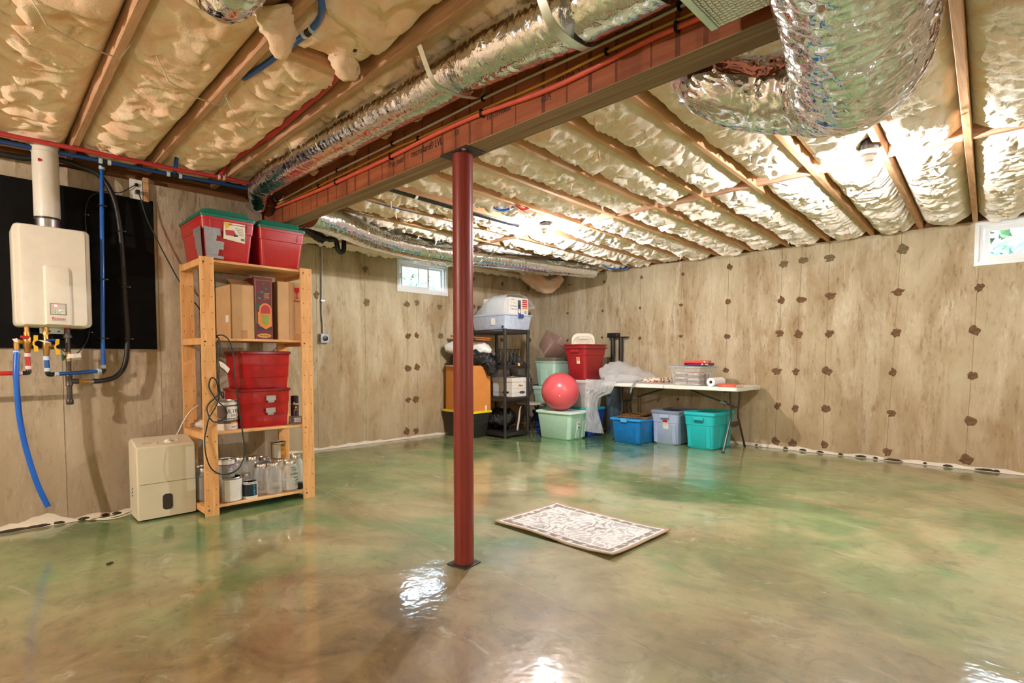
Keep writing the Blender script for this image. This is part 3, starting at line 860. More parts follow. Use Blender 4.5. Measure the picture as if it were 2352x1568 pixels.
# ------------------------------------------------------------------ windows
def window(name, label, face, a0, a1, z0, z1, horiz, into):
    """face: coordinate of the wall face; horiz: axis 0 means runs along x in a y=face wall, axis 1 along y in an x=face wall"""
    def P(a, d, z):                       # a along, d depth outward from the wall face
        return (a, face + d, z) if horiz == 0 else (face + d, a, z)
    def bx(m, aa, ab, da, db, za, zb):
        p = P(aa, da, za); q = P(ab, db, zb)
        m.box(min(p[0], q[0]), min(p[1], q[1]), za, max(p[0], q[0]), max(p[1], q[1]), zb)
    root = thing(name, label, None, P((a0 + a1) / 2, 0, z0)); root['kind'] = 'structure'
    org = tuple(root.location)
    def ring(nm, aa, ab, za, zb, w, da, db, mat):
        m = MB()
        bx(m, aa, ab, da, db, za, za + w); bx(m, aa, ab, da, db, zb - w, zb); bx(m, aa, aa + w, da, db, za + w, zb - w); bx(m, ab - w, ab, da, db, za + w, zb - w)
        return build(nm, m, mat, root, smooth=0, bevel=.002, seg=1, org=org)
    ring('window_casing', a0 - .012, a1 + .012, z0 - .012, z1 + .008, .035, -.012, .012, M['window_vinyl'])
    ring('window_frame', a0 + .018, a1 - .018, z0 + .018, z1 - .018, .03, .012, .085, M['window_vinyl'])
    ring('outer_frame', a0 + .001, a1 - .001, z0 + .001, z1 - .001, .05, .085, .195, M['window_vinyl'])
    mid = (a0 + a1) / 2
    s = .045
    M.setdefault('pane', clearish('window_pane', (0.85, 0.95, 0.9), 0.06, 0.02))
    lo, hi = (a0 + .06, mid + .12) if into > 0 else (mid - .12, a1 - .06)
    ring('sliding_sash', lo, hi, z0 + .046, z1 - .046, .034, .022, .042, M['window_vinyl'])
    m = MB(); bx(m, lo + .03, hi - .03, .030, .033, z0 + .076, z1 - .076); build('pane', m, M['pane'], root, smooth=0, org=org)
    lo2, hi2 = (mid - .05, a1 - .05) if into > 0 else (a0 + .05, mid + .05)
    ring('fixed_sash', lo2, hi2, z0 + .046, z1 - .046, .028, .052, .070, M['window_vinyl'])
    m = MB(); bx(m, lo2 + .025, hi2 - .025, .060, .063, z0 + .07, z1 - .07); build('pane', m, M['pane'], root, smooth=0, org=org)
    la = lo - .008 if into > 0 else hi + .004
    m = MB(); bx(m, la, la + .012, .018, .032, (z0 + z1) / 2 - .03, (z0 + z1) / 2 + .03); build('latch', m, M['steel'], root, smooth=0, bevel=.002, org=org)
    return root
window('window_1', 'small white sliding window high in the back wall', YB, WIN1[0], WIN1[1], WIN1[2], WIN1[3], 0, 1)
window('window_2', 'white sliding window cut off at the right edge of the picture', XR, WIN2[0], WIN2[1], WIN2[2], WIN2[3], 1, -1)

# ------------------------------------------------------------------ outdoors seen through the windows
M['lawn'] = plain('lawn', rgb(46, 80, 54), 0.9, var=0.35, scale=3.0, bump=0.8)
lawn = tag(build('lawn', MB().box(-6, YB + .25, 1.55, 24, 26, 1.60).box(XR + .25, -16, 1.55, 24, YB + .25, 1.60), M['lawn'], smooth=0), 'mown green grass outside the windows', 'grass', kind='stuff')
M['leaf'] = plain('leaves', rgb(54, 88, 40), 0.6, var=0.45, scale=6.0)
M['leaf2'] = plain('teal_leaves', rgb(44, 88, 76), 0.6, var=0.35, scale=6.0)
M['bark'] = plain('bark', rgb(112, 88, 66), 0.9, var=0.3)
def shrub(label, loc, r, h, mat, seed, n=520, ls=.10):
    rr = random.Random(seed); t = thing('shrub', label, 'shrub', loc, group='shrubs outside the windows')
    m = MB()
    for i in range(n):
        a = rr.uniform(0, 2 * PI); b = math.acos(rr.uniform(-.4, 1)); q = rr.uniform(.55, 1.0) ** .5
        c = Vector((r * q * math.sin(b) * math.cos(a), r * q * math.sin(b) * math.sin(a), h * .5 + h * .5 * q * math.cos(b)))
        u = Vector((rr.uniform(-1, 1), rr.uniform(-1, 1), rr.uniform(-.6, .6))).normalized(); w = u.orthogonal().normalized(); s = ls * rr.uniform(.6, 1.3)
        m.add([c - u * s, c + w * s * .45, c + u * s, c - w * s * .45], [(0, 1, 2, 3)])
    o = build('leaves', m, mat, t, smooth=0); o['kind'] = 'stuff'
    build('stem', MB().tube([(0, 0, 0), (.02, .01, h * .5)], [.05, .03], 8), M['bark'], t)
    return t
shrub('bright leafy shrub behind the right half of the sliding window', (7.1, 8.3, 1.6), .75, 1.15, M['leaf'], 1)
shrub('teal-green shrub behind the left half of the sliding window', (5.7, 9.2, 1.6), 1.0, 1.1, M['leaf2'], 2)
shrub('pale green shrub farther off behind the sliding window', (7.0, 10.6, 1.6), 1.3, 1.5, M['leaf'], 3)
shrub('bushy green shrub at the upper part of the cut-off right window', (10.2, .35, 1.6), 1.0, 1.55, M['leaf'], 4)
shrub('teal-green shrub low in the cut-off right window', (9.0, .05, 1.6), .8, .85, M['leaf2'], 5)
shrub('green shrub at the outer edge of the cut-off right window', (9.6, 1.3, 1.6), .9, 1.2, M['leaf'], 6)
rail = thing('garden_rail', 'pale posts with a tan rail seen through the sliding window', 'rail', (5.75, 7.55, 1.6))
for dx in (-.42, -.16, .12, .40):
    build('rail_post', MB().box(dx - .02, -.02, 0, dx + .02, .02, .62), M['white'], rail, smooth=0, bevel=.004, seg=1)
build('rail_board', MB().box(-.5, -.035, .42, .5, -.022, .50), M['pine_x'], rail, smooth=0, bevel=.004, seg=1)

# ------------------------------------------------------------------ foil ducts
def duct(name, label, pts, rad, mat, seed, n=44, sub=14, pitch=.035, ridge=.006, crumple=.012, smoothrib=False, facet=40):
    path = smooth_path(pts, sub)
    # resample evenly
    L = [0]
    for i in range(1, len(path)): L.append(L[-1] + (path[i] - path[i - 1]).length)
    N_ = int(L[-1] / .011); res = []; j = 0
    for i in range(N_ + 1):
        s = L[-1] * i / N_
        while j < len(L) - 2 and L[j + 1] < s: j += 1
        t = (s - L[j]) / max(1e-6, L[j + 1] - L[j]); res.append(path[j].lerp(path[j + 1], t))
    path = res; N_ = len(path)
    T = [(path[min(N_ - 1, i + 1)] - path[max(0, i - 1)]).normalized() for i in range(N_)]
    u = T[0].cross(Vector((0, 0, 1))).normalized()
    S = np.arange(N_) * L[-1] / N_
    AN = np.linspace(0, 2 * PI, n, endpoint=False)
    SS, AA = np.meshgrid(S, AN, indexing='ij')
    cx, cy = np.cos(AA), np.sin(AA)
    wr = fbm2(SS * 9 + cx * 2.2 + seed, cy * 2.2 + SS * 3 + seed, 3)
    ph = SS / pitch + AA / (2 * PI) * 0.0 + wr * 1.6
    rg = np.abs(np.sin(ph * PI)) ** .6 if smoothrib else np.abs((ph - np.floor(ph)) * 2 - 1)
    cr = np.abs(fbm2(SS * 30 + cx * 1.6 + seed, cy * 1.6 - SS * 4, 3))
    lo = fbm2(SS * 3 + seed, cx + cy * 1.3, 2)
    D = -ridge * rg - crumple * cr + crumple * .7 * lo
    secs = []
    for i in range(N_):
        t = i / (N_ - 1); ii = t * (len(rad) - 1); a = int(min(len(rad) - 2, ii)); r = rad[a] + (rad[a + 1] - rad[a]) * (ii - a)
        u = (u - T[i] * u.dot(T[i])).normalized(); w = T[i].cross(u)
        secs.append([path[i] + (u * math.cos(AN[k]) + w * math.sin(AN[k])) * (r + float(D[i, k])) for k in range(n)])
    org = tuple(path[0])
    root = thing(name, label, 'duct', org)
    build('foil_jacket', MB().loft(secs), mat, root, org=org, smooth=facet)
    return root, org
d1, o1 = duct('flex_duct', 'crinkled silver flex duct running along the beam', [(1.56, 4.06, 2.32), (1.55, 3.66, 2.33), (1.555, 3.16, 2.335), (1.56, 2.8, 2.335), (1.565, 2.4, 2.335), (1.565, 2.04, 2.33), (1.565, 1.65, 2.33), (1.57, 1.37, 2.315), (1.565, 1.05, 2.295), (1.55, .86, 2.28)],
              [.085, .092, .095, .096, .097, .098, .10, .11, .115, .105], M['foil'], 1.0, ridge=.004, crumple=.007)
M['strap'] = plain('galvanised_strap', (0.70, 0.76, 0.72), 0.35, 1.0, var=.08)
def strap(label, pts, w=.014):
    org = pts[0]; m = MB(); rows = []
    P = smooth_path(pts, 6)
    for p in P: rows.append([(p[0], p[1] - w, p[2]), (p[0], p[1] + w, p[2])])
    rows2 = [[(a[0], a[1], a[2] + .002), (b[0], b[1], b[2] + .002)] for a, b in rows]
    m.grid(rows); m.grid(rows2)
    for q in range(len(rows) - 1):
        pass
    tag(build('duct_strap', m, M['strap'], org=org, loc=org), label, 'strap', 'metal duct straps')
strap('flat metal strap under the silver duct, the one left of the post', [(1.36, 1.86, 2.36), (1.43, 1.86, 2.24), (1.50, 1.85, 2.222), (1.59, 1.83, 2.220), (1.67, 1.82, 2.25), (1.722, 1.82, 2.37)])
strap('flat metal strap under the silver duct near the top of the picture', [(1.355, 1.23, 2.36), (1.43, 1.22, 2.22), (1.55, 1.21, 2.186), (1.66, 1.21, 2.22), (1.72, 1.21, 2.37)], .018)
duct('duct_elbow', 'short crumpled foil elbow tucked beside the end of the beam', [(1.58, 4.15, 2.38), (1.62, 4.26, 2.32), (1.655, 4.36, 2.27), (1.67, 4.47, 2.30)], [.085, .075, .07, .075], M['foil'], 5.0, n=30, pitch=.06)
duct('flex_duct', 'crumpled bit of silver duct at the top edge above the heater', [(.70, 1.60, 2.38), (.69, 1.85, 2.345), (.68, 2.02, 2.33), (.68, 2.12, 2.37)], [.11, .10, .10, .085], M['foil'], 9.0, crumple=.02)
duct('flex_duct', 'silver flex duct hugging the ceiling above the sliding window', [(2.02, 4.28, 2.25), (2.31, 4.40, 2.25), (2.86, 4.66, 2.245), (3.45, 4.78, 2.245), (4.25, 4.71, 2.25), (5.2, 4.56, 2.255), (5.85, 4.50, 2.265), (6.2, 4.48, 2.275)],
     [.12, .12, .12, .115, .105, .10, .10, .09], M['foil_b'], 14.0, n=36, ridge=.004, crumple=.009)
duct('duct_bend', 'huge shiny foil duct passing under the beam and bending back up', [(1.05, .25, 1.93), (1.3, .29, 1.93), (1.6, .35, 1.93), (1.85, .405, 1.94), (2.02, .47, 1.98), (2.13, .60, 2.03), (2.11, .76, 2.05), (2.04, .89, 2.09), (2.03, .96, 2.16), (2.04, 1.0, 2.25)],
     [.165, .165, .165, .165, .168, .168, .16, .125, .105, .10], M['foil_b'], 21.0, n=96, pitch=.046, ridge=-.010, crumple=.009, smoothrib=True)
def bubble():
    m, nt, b, out = new_mat('bubble_foil'); N = NT(nt)
    vo = N.node('ShaderNodeTexVoronoi', feature='DISTANCE_TO_EDGE'); vo.inputs['Scale'].default_value = 70; vo.inputs['Randomness'].default_value = .25
    N.link(N.coord(), vo.inputs['Vector'])
    N.link(N.bump(N.ramp(vo.outputs['Distance'], [(0, (0, 0, 0)), (.25, (1, 1, 1))]), .5, .006), b.inputs['Normal'])
    b.inputs['Base Color'].default_value = (.82, .86, .84, 1); b.inputs['Metallic'].default_value = 1; b.inputs['Roughness'].default_value = .25
    return m
M['bubble'] = bubble()
secs = [rrect(.50, 1.10, .02, 2.105, 4, 1.43, .215), rrect(.50, 1.10, .03, 2.11, 4, 1.43, .215), rrect(.50, 1.10, .03, ZT, 4, 1.43, .215)]
org = (1.43, .215, 2.105)
pl = thing('duct_plenum', 'square plenum wrapped in silver bubble foil in front of the beam', 'duct', org)
build('foil_wrap', MB().loft(secs), M['bubble'], pl, org=org, smooth=40)
build('foil_tape', MB().box(1.18, .745, 2.1015, 1.68, .7665, 2.1045).box(1.18, .7652, 2.1045, 1.68, .7668, 2.16), M['strap'], pl, org=org, smooth=0)
# wire tie holding the back duct
M['wire'] = plain('grey_wire', (0.5, .5, .5), .4, 1.0)
org = (4.05, 4.60, 2.36)
tag(build('duct_tie', MB().tube([(4.05, 4.78, 2.15), (4.2, 4.66, 2.14), (4.4, 4.46, 2.36)], .004, 6), M['wire'], org=org, loc=org), 'thin wire tie slung under the duct near the corner bulb', 'wire')
# ------------------------------------------------------------------ water heater wall
BK = thing('backer_board', 'black-painted board on the concrete behind the water heater', 'board', (.40, YH, 1.142))
M['blackboard'] = plain('black_painted_plywood', rgb(14, 13, 13), 0.8, var=0.3, scale=10, bump=0.3, spec=.15)
build('board', MB().box(-.22 - .40, -.018, 0, .998 - .40, -.0005, 1.045), M['blackboard'], BK, smooth=0, bevel=.002, seg=1)
M['heater'] = plain('cream_enamel', rgb(236, 229, 214), 0.28, var=0.03, coat=.3)
hx0, hx1, hz0, hz1, hyf = .240, .600, 1.268, 1.872, 4.262
hb = YH - .0185
hc = ((hx0 + hx1) / 2, hb, hz0)
WH = thing('water_heater', 'cream wall-hung tankless water heater with red lettering and a small keypad', 'water heater', hc)
def yrr(w, h, r, y, cx, cz, n=5):
    return [(p[0] + cx, y, p[1] + cz) for p in rrect(w, h, r, 0, n)]
w, h = hx1 - hx0, hz1 - hz0; cx, cz = (hx0 + hx1) / 2, (hz0 + hz1) / 2
build('casing', MB().loft([yrr(w, h, .03, hb, cx, cz), yrr(w, h, .03, hyf + .045, cx, cz), yrr(w - .012, h - .012, .03, hyf + .035, cx, cz)]), M['heater'], WH, org=hc, smooth=40)
# raised front cover with a recessed arch panel
fw, fh = w - .052, h - .014
ins = .004
build('front_cover', MB().loft([yrr(fw, fh, .024, hyf + .034, cx, cz), yrr(fw, fh, .024, hyf + .006, cx, cz), yrr(fw - .008, fh - .008, .022, hyf + .0008, cx, cz), yrr(fw - .016, fh - .016, .02, hyf, cx, cz)]), M['heater'], WH, org=hc, smooth=40)
pw, ph, pz = .108, .335, hz0 + .02
rise = MB()
def arch(wd, top, y, bot):
    pts = [(cx + .012 - wd / 2, y, bot), (cx + .012 + wd / 2, y, bot)]
    for k in range(7):
        a = PI / 2 * k / 6; pts.append((cx + .012 + wd / 2 - .018 + .018 * math.cos(a), y, top - .018 + .018 * math.sin(a)))
    for k in range(7):
        a = PI / 2 + PI / 2 * k / 6; pts.append((cx + .012 - wd / 2 + .018 + .018 * math.cos(a), y, top - .018 + .018 * math.sin(a)))
    return pts
rise.loft([arch(pw + .022, hz0 + .37, hyf + .001, hz0 + .012), arch(pw, hz0 + .352, hyf - .012, hz0 + .014), arch(pw - .006, hz0 + .349, hyf - .0128, hz0 + .016)])
fr = build('arch_panel', rise, M['heater'], WH, org=hc, smooth=30)
M['keypad'] = plain('keypad_grey', rgb(206, 202, 192), 0.4, var=.02)
M['led'] = glow('red_led_window', rgb(226, 60, 48), 1.2)
M['ledw'] = glow('led_digits', (1, .9, .85, 1), 3.0)
M['redtxt'] = plain('red_lettering', rgb(196, 30, 34), 0.4)
M['greytxt'] = plain('grey_lettering', rgb(96, 90, 84), 0.5)
M['green_led'] = glow('green_led', rgb(90, 255, 120), 3)
yk = hyf - .0128
kp = build('keypad', MB().box(cx - .024, yk - .0022, hz0 + .074, cx + .046, yk + .001, hz0 + .137), M['keypad'], WH, org=hc, smooth=0, bevel=.0008, seg=1)
build('keypad_rim', MB().box(cx - .0265, yk - .0012, hz0 + .0715, cx + .0485, yk + .001, hz0 + .1395), M['greytxt'], WH, org=hc, smooth=0)
build('display', MB().box(cx - .015, yk - .003, hz0 + .118, cx + .012, yk - .002, hz0 + .132), M['led'], WH, org=hc, smooth=0)
RF = (PI / 2, 0, 0)
def htext(nm, s, size, mat, x, z, sx=1, y=None): return text(nm, s, size, mat, WH, (x - hc[0], (y if y is not None else yk - .0032) - hc[1], z - hc[2]), RF, sx=sx, ext=.0003)
htext('display_digits', '120', .011, M['ledw'], cx - .0015, hz0 + .125)
for (x, z, wd) in ((cx - .012, hz0 + .098, .016), (cx - .012, hz0 + .083, .016), (cx + .022, hz0 + .099, .018), (cx + .022, hz0 + .083, .018)):
    build('key', MB().box(x, yk - .0032, z - .004, x + wd, yk - .002, z + .004), M['heater'], WH, org=hc, smooth=0)
for (z, s) in ((hz0 + .098, 1), (hz0 + .083, -1)):
    build('key_arrow', MB().add([(cx - .008, yk - .0036, z - .0025 * s), (cx, yk - .0036, z - .0025 * s), (cx - .004, yk - .0036, z + .003 * s)], [(0, 1, 2)]), M['greytxt'], WH, org=hc, smooth=0)
build('status_light', MB().cbox((cx + .017, yk - .003, hz0 + .099), (.004, .002, .004)), M['green_led'], WH, org=hc, smooth=0)
t = htext('brand_lettering', 'Rinnai', .024, M['redtxt'], cx + .012, hz0 + .048, 1.1, yk - .0008)
build('lettering_rule', MB().box(cx - .022, yk - .0008, hz0 + .0355, cx + .046, yk - .0002, hz0 + .0368), M['greytxt'], WH, org=hc, smooth=0)
M['bracket'] = plain('zinc_bracket', (0.6, 0.64, 0.60), 0.4, 0.9)
bkt = build('bracket', MB().box(hx0 + .115, hb - .11, hz0 - .038, hx1 - .10, hb - .106, hz0 + .001), M['bracket'], WH, org=hc, smooth=0, bevel=.002, seg=1)
for x in (hx0 + .135, hx0 + .155, hx0 + .20):
    build('slot', MB().box(x, hb - .1115, hz0 - .026, x + .012, hb - .1095, hz0 - .018), M['black'], WH, org=hc, smooth=0)
# vent
M['pvc'] = plain('white_pvc', rgb(226, 220, 208), 0.3, var=.03)
vx, vy = .408, 4.38
vt = thing('vent_pipe', 'thick white vent pipe rising from the water heater into the ceiling', 'pipe', (vx, vy, hz1))
build('vent_collar', MB().lathe([(.060, .0005), (.060, .05), (.063, .052), (.063, .058)], (0, 0, 0), 32), M['steel'], vt)
build('vent_ring', MB().lathe([(.0655, .052), (.0655, .062)], (0, 0, 0), 32), M['black'], vt)
build('vent_tube', MB().lathe([(.064, .062), (.064, .455), (.069, .456), (.069, .52), (.064, .521), (.064, .60)], (0, 0, 0), 36), M['pvc'], vt)
build('vent_label', MB().box(-.04, -.0655, .385, -.025, -.058, .40), M['redtxt'], vt, smooth=0)

# ------------------------------------------------------------------ plumbing
M['pexb'] = plain('blue_pex', rgb(22, 96, 190), 0.22, var=.06, coat=.3)
M['pexr'] = plain('red_pex', rgb(206, 44, 40), 0.25, var=.06, coat=.3)
M['pexr_d'] = plain('dull_red_pex', rgb(188, 52, 52), 0.4, var=.06)
M['ring'] = plain('expansion_ring', rgb(206, 220, 230), 0.4, var=.04)
M['ringr'] = plain('pink_expansion_ring', rgb(236, 200, 196), 0.4, var=.04)
M['iron'] = plain('black_iron_pipe', rgb(92, 82, 74), 0.4, .7, var=.2, scale=25)
M['yellowh'] = plain('yellow_vinyl', rgb(236, 186, 40), 0.4, var=.04)
M['bluevinyl'] = plain('blue_vinyl', rgb(24, 76, 160), .4)
M['greenh'] = plain('green_valve', rgb(34, 90, 60), .45)
M['tagw'] = plain('paper_tag', rgb(236, 230, 218), .7, var=.04)
def pipe_thing(name, label, path, r, mat, cat='pipe', n=12, sub=6, group=None):
    P = smooth_path(path, sub) if sub else [Vector(p) for p in path]
    org = tuple(P[0]); t = thing(name, label, cat, org, group=group)
    build('tube', MB().tube(P, r, n), mat, t, org=org, smooth=50)
    return t, org
def ring_on(t, org, a, d, r, l, mat, nm='fitting_ring'):
    a = Vector(a); d = Vector(d).normalized()
    return build(nm, MB().cyl(a - d * l / 2, a + d * l / 2, r, 18), mat, t, org=org, smooth=40, bevel=.0015, seg=1)
# valves under the heater
YV = 4.33
vs = thing('service_valve', 'brass hot-side valve with red lever under the water heater', 'valve', (.29, YV, 1.10))
o = (.29, YV, 1.10)
build('inlet_nipple', MB().cyl((.29, YV, 1.268), (.29, YV, 1.245), .0135, 16).cyl((.29, YV, 1.232), (.29, YV, 1.222), .016, 6).cyl((.29, YV, 1.245), (.29, YV, 1.232), .012, 16), M['brass'], vs, org=o)
build('body', MB().lathe([(.012, 0), (.016, .01), (.016, .03), (.020, .04), (.020, .085), (.015, .10), (.015, .125)], (.29, YV, 1.112), 18).cyl((.29, YV, 1.172), (.243, YV, 1.178), .013, 14), M['brass'], vs, org=o)
build('drain_arm', MB().cyl((.243, YV, 1.185), (.243, YV, 1.125), .0145, 14).cyl((.243, YV, 1.178), (.243, YV - .028, 1.178), .014, 14), M['brass'], vs, org=o)
build('lever', MB().box(.258, YV - .030, 1.196, .300, YV - .024, 1.212), M['redtxt'], vs, org=o, bevel=.002, seg=1, smooth=0)
def yhandle(x, z0, z1, y):
    pts = [(x, y, z1), (x - .002, y, z1 - .03), (x - .012, y, z1 - .04), (x - .012, y, z0 + .04), (x - .002, y, z0 + .03), (x, y, z0)]
    m = MB(); rows = [[(p[0] - .010 * (1 if i in (0, 1, 4, 5) else .5), p[1], p[2]), (p[0] + .010 * (1 if i in (0, 1, 4, 5) else .5), p[1], p[2])] for i, p in enumerate(pts)]
    m.grid(rows); m.grid([[(q[0], q[1] + .004, q[2]) for q in r_] for r_ in rows]); return m
build('handle', yhandle(.328, 1.118, 1.215, YV - .032), M['yellowh'], vs, org=o, smooth=0)
build('paper_tag', MB().add([(.222, YV - .03, 1.19), (.245, YV - .032, 1.196), (.248, YV - .032, 1.172), (.236, YV - .03, 1.172)], [(0, 1, 2, 3)]), M['tagw'], vs, org=o, smooth=0)
vc = thing('service_valve', 'brass cold-side valve with blue lever under the water heater', 'valve', (.378, YV, 1.09)); o2 = (.378, YV, 1.09)
build('inlet_nipple', MB().cyl((.376, YV, 1.268), (.376, YV, 1.235), .014, 16).cyl((.376, YV, 1.235), (.376, YV, 1.222), .0165, 6), M['brass'], vc, org=o2)
build('body', MB().lathe([(.012, 0), (.0155, .01), (.0155, .03), (.019, .05), (.019, .08), (.014, .105), (.014, .13)], (.376, YV, 1.092), 18).cyl((.384, YV, 1.165), (.384, YV - .03, 1.165), .0145, 14).cyl((.376, YV, 1.15), (.42, YV, 1.155), .009, 10), M['brass'], vc, org=o2)
build('lever', MB().box(.376, YV - .02, 1.182, .424, YV - .014, 1.194), M['bluevinyl'], vc, org=o2, bevel=.002, seg=1, smooth=0)
build('handle', yhandle(.428, 1.10, 1.195, YV - .02), M['yellowh'], vc, org=o2, smooth=0)
build('paper_tag', MB().add([(.330, YV - .03, 1.188), (.352, YV - .034, 1.188), (.398, YV - .03, 1.174), (.37, YV - .034, 1.172)], [(0, 1, 2, 3)]), M['tagw'], vc, org=o2, smooth=0)
t, o = pipe_thing('drain_hose', 'bright blue hose dangling from the valve down toward the floor', [(.243, 4.33, 1.125), (.238, 4.315, 1.06), (.234, 4.30, .957), (.242, 4.30, .725), (.265, 4.30, .541), (.308, 4.30, .325), (.354, 4.30, .175)], .0145, plain('blue_hose', rgb(14, 98, 204), .35, var=.04), 'hose', 16)
ring_on(t, o, (.243, 4.33, 1.112), (0, 0, 1), .0175, .022, M['ring'])
t, o = pipe_thing('hot_water_pipe', 'short red pipe under the heater turning level at a black elbow', [(.29, 4.33, 1.112), (.290, 4.33, 1.06), (.2915, 4.325, 1.02)], .0125, M['pexr'])
ring_on(t, o, (.29, 4.33, 1.098), (0, 0, 1), .0172, .022, M['ringr']); ring_on(t, o, (.2915, 4.325, 1.022), (0, 0, 1), .0165, .022, M['ringr'])
build('elbow', MB().tube(smooth_path([(.2915, 4.325, 1.012), (.291, 4.322, .997), (.284, 4.32, .991), (.262, 4.318, .990)], 4), .013, 12), M['black'], t, org=o)
ring_on(t, o, (.250, 4.317, .990), (1, 0, 0), .0165, .026, M['ringr'])
build('run', MB().tube([(.245, 4.317, .990), (.0, 4.316, .989), (-.35, 4.316, .989)], .0125, 12), M['pexr'], t, org=o, smooth=50)
t, o = pipe_thing('cold_water_pipe', 'short blue pipe under the heater running level to the tall blue riser', [(.376, 4.33, 1.092), (.3765, 4.33, 1.05), (.3785, 4.33, 1.015)], .0125, M['pexb'])
ring_on(t, o, (.376, 4.33, 1.078), (0, 0, 1), .017, .024, M['ring']); ring_on(t, o, (.3785, 4.33, 1.008), (0, 0, 1), .0168, .022, M['ring'])
build('elbow', MB().tube(smooth_path([(.3785, 4.33, .998), (.379, 4.332, .984), (.388, 4.338, .978), (.406, 4.345, .979)], 4), .013, 12), M['black'], t, org=o)
ring_on(t, o, (.418, 4.35, .980), (1, .4, 0), .0168, .024, M['ring'])
build('run', MB().tube([(.42, 4.35, .980), (.54, 4.40, .986), (.648, 4.445, .992)], .0122, 12), M['pexb'], t, org=o, smooth=50)
ring_on(t, o, (.645, 4.444, .992), (1, .4, 0), .0168, .024, M['ring'])
t, o = pipe_thing('blue_riser_pipe', 'tall blue pipe climbing the black board to the ceiling', [(.672, 4.455, 1.02), (.676, 4.455, 1.3), (.683, 4.455, 1.6), (.690, 4.455, 2.0), (.696, 4.44, 2.34)], .0128, M['pexb'])
ring_on(t, o, (.671, 4.455, 1.022), (0, 0, 1), .017, .024, M['ring'])
build('elbow', MB().tube(smooth_path([(.671, 4.455, 1.012), (.671, 4.455, .996), (.664, 4.452, .992), (.654, 4.448, .992)], 4), .0135, 12), M['black'], t, org=o)
ring_on(t, o, (.696, 4.44, 2.325), (0, 0, 1), .017, .022, M['ring'])
def clips(t, org, pts, r):
    for p in pts:
        build('pipe_clip', MB().box(p[0] - r - .004, p[1] - r - .003, p[2] - .004, p[0] + r + .018, YH - .018, p[2] + .004), M['black'], t, org=org, smooth=0)
        build('clip_nail', MB().cyl((p[0] + r + .012, p[1] - r - .004, p[2]), (p[0] + r + .012, p[1], p[2]), .003, 6), M['steel'], t, org=org)
clips(t, o, [(.687, 4.455, 2.08), (.682, 4.455, 1.60), (.675, 4.455, 1.21)], .0125)
t, o = pipe_thing('gas_hose', 'thick black hose curving from the ceiling down to the gas pipe', [(.40, 4.46, 2.33), (.52, 4.455, 2.322), (.60, 4.45, 2.304), (.676, 4.45, 2.282), (.743, 4.45, 2.184), (.779, 4.45, 2.019), (.796, 4.45, 1.731), (.803, 4.45, 1.439), (.81, 4.45, 1.233), (.79, 4.44, 1.045), (.735, 4.42, .958), (.652, 4.38, .932), (.60, 4.365, .930)], .0155, plain('black_rubber_hose', rgb(30, 28, 27), .45), 'hose', 14)
ring_on(t, o, (.592, 4.362, .930), (1, 0, 0), .013, .03, M['steel'], 'hose_end')
clips(t, o, [(.785, 4.45, 1.93), (.80, 4.45, 1.56), (.808, 4.45, 1.21)], .016)
t, o = pipe_thing('black_line', 'thick black pipe along the top of the heater wall', [(-.5, 4.47, 2.29), (.211, 4.47, 2.295), (.33, 4.47, 2.302), (.41, 4.46, 2.328)], .020, M['black'])
# gas pipe
GX, GY = .482, 4.36
gp = thing('gas_pipe', 'dark iron gas pipe with a drip leg hanging below the water heater', 'pipe', (GX, GY, .78)); o = (GX, GY, .78)
build('upper_pipe', MB().cyl((GX, GY, 1.10), (GX, GY, 1.25), .0135, 18), M['iron'], gp, org=o)
build('union', MB().cyl((GX, GY, 1.205), (GX, GY, 1.222), .0235, 8).cyl((GX, GY, 1.222), (GX, GY, 1.262), .017, 16), M['iron'], gp, org=o)
build('red_cap', MB().cyl((GX, GY, 1.245), (GX, GY, 1.267), .0155, 16), M['redtxt'], gp, org=o)
build('valve_body', MB().cyl((GX, GY, 1.06), (GX, GY, 1.115), .0155, 12).sphere((GX, GY, 1.085), .019), M['brass'], gp, org=o)
build('valve_handle', MB().sphere((GX - .026, GY - .012, 1.083), .016, 10, 8, (.5, .7, 1.3)), M['greenh'], gp, org=o)
build('valve_tag', MB().grid([[(GX - .012, GY - .024, 1.075), (GX + .024, GY - .030, 1.080), (GX + .062, GY - .024, 1.084)], [(GX - .010, GY - .024, 1.104), (GX + .020, GY - .032, 1.106), (GX + .058, GY - .024, 1.111)]]), M['tagw'], gp, org=o, smooth=0)
build('middle_pipe', MB().cyl((GX, GY, .99), (GX, GY, 1.065), .0138, 18), M['iron'], gp, org=o)
build('tee', MB().lathe([(.018, 0), (.020, .004), (.018, .010), (.018, .058), (.020, .062), (.018, .068)], (GX, GY, .905), 18).cyl((GX, GY, .934), (GX + .048, GY, .932), .0165, 16), M['iron'], gp, org=o)
build('hose_adapter', MB().cyl((GX + .048, GY, .932), (GX + .068, GY, .931), .0165, 6).cyl((GX + .068, GY, .931), (GX + .098, GY + .001, .930), .0125, 14), M['brass'], gp, org=o)
build('drip_leg', MB().cyl((GX, GY, .82), (GX, GY, .906), .0145, 18), M['iron'], gp, org=o)
build('end_cap', MB().lathe([(.017, 0), (.0195, .004), (.0195, .028), (.017, .034)], (GX, GY, .787), 16), M['iron'], gp, org=o)
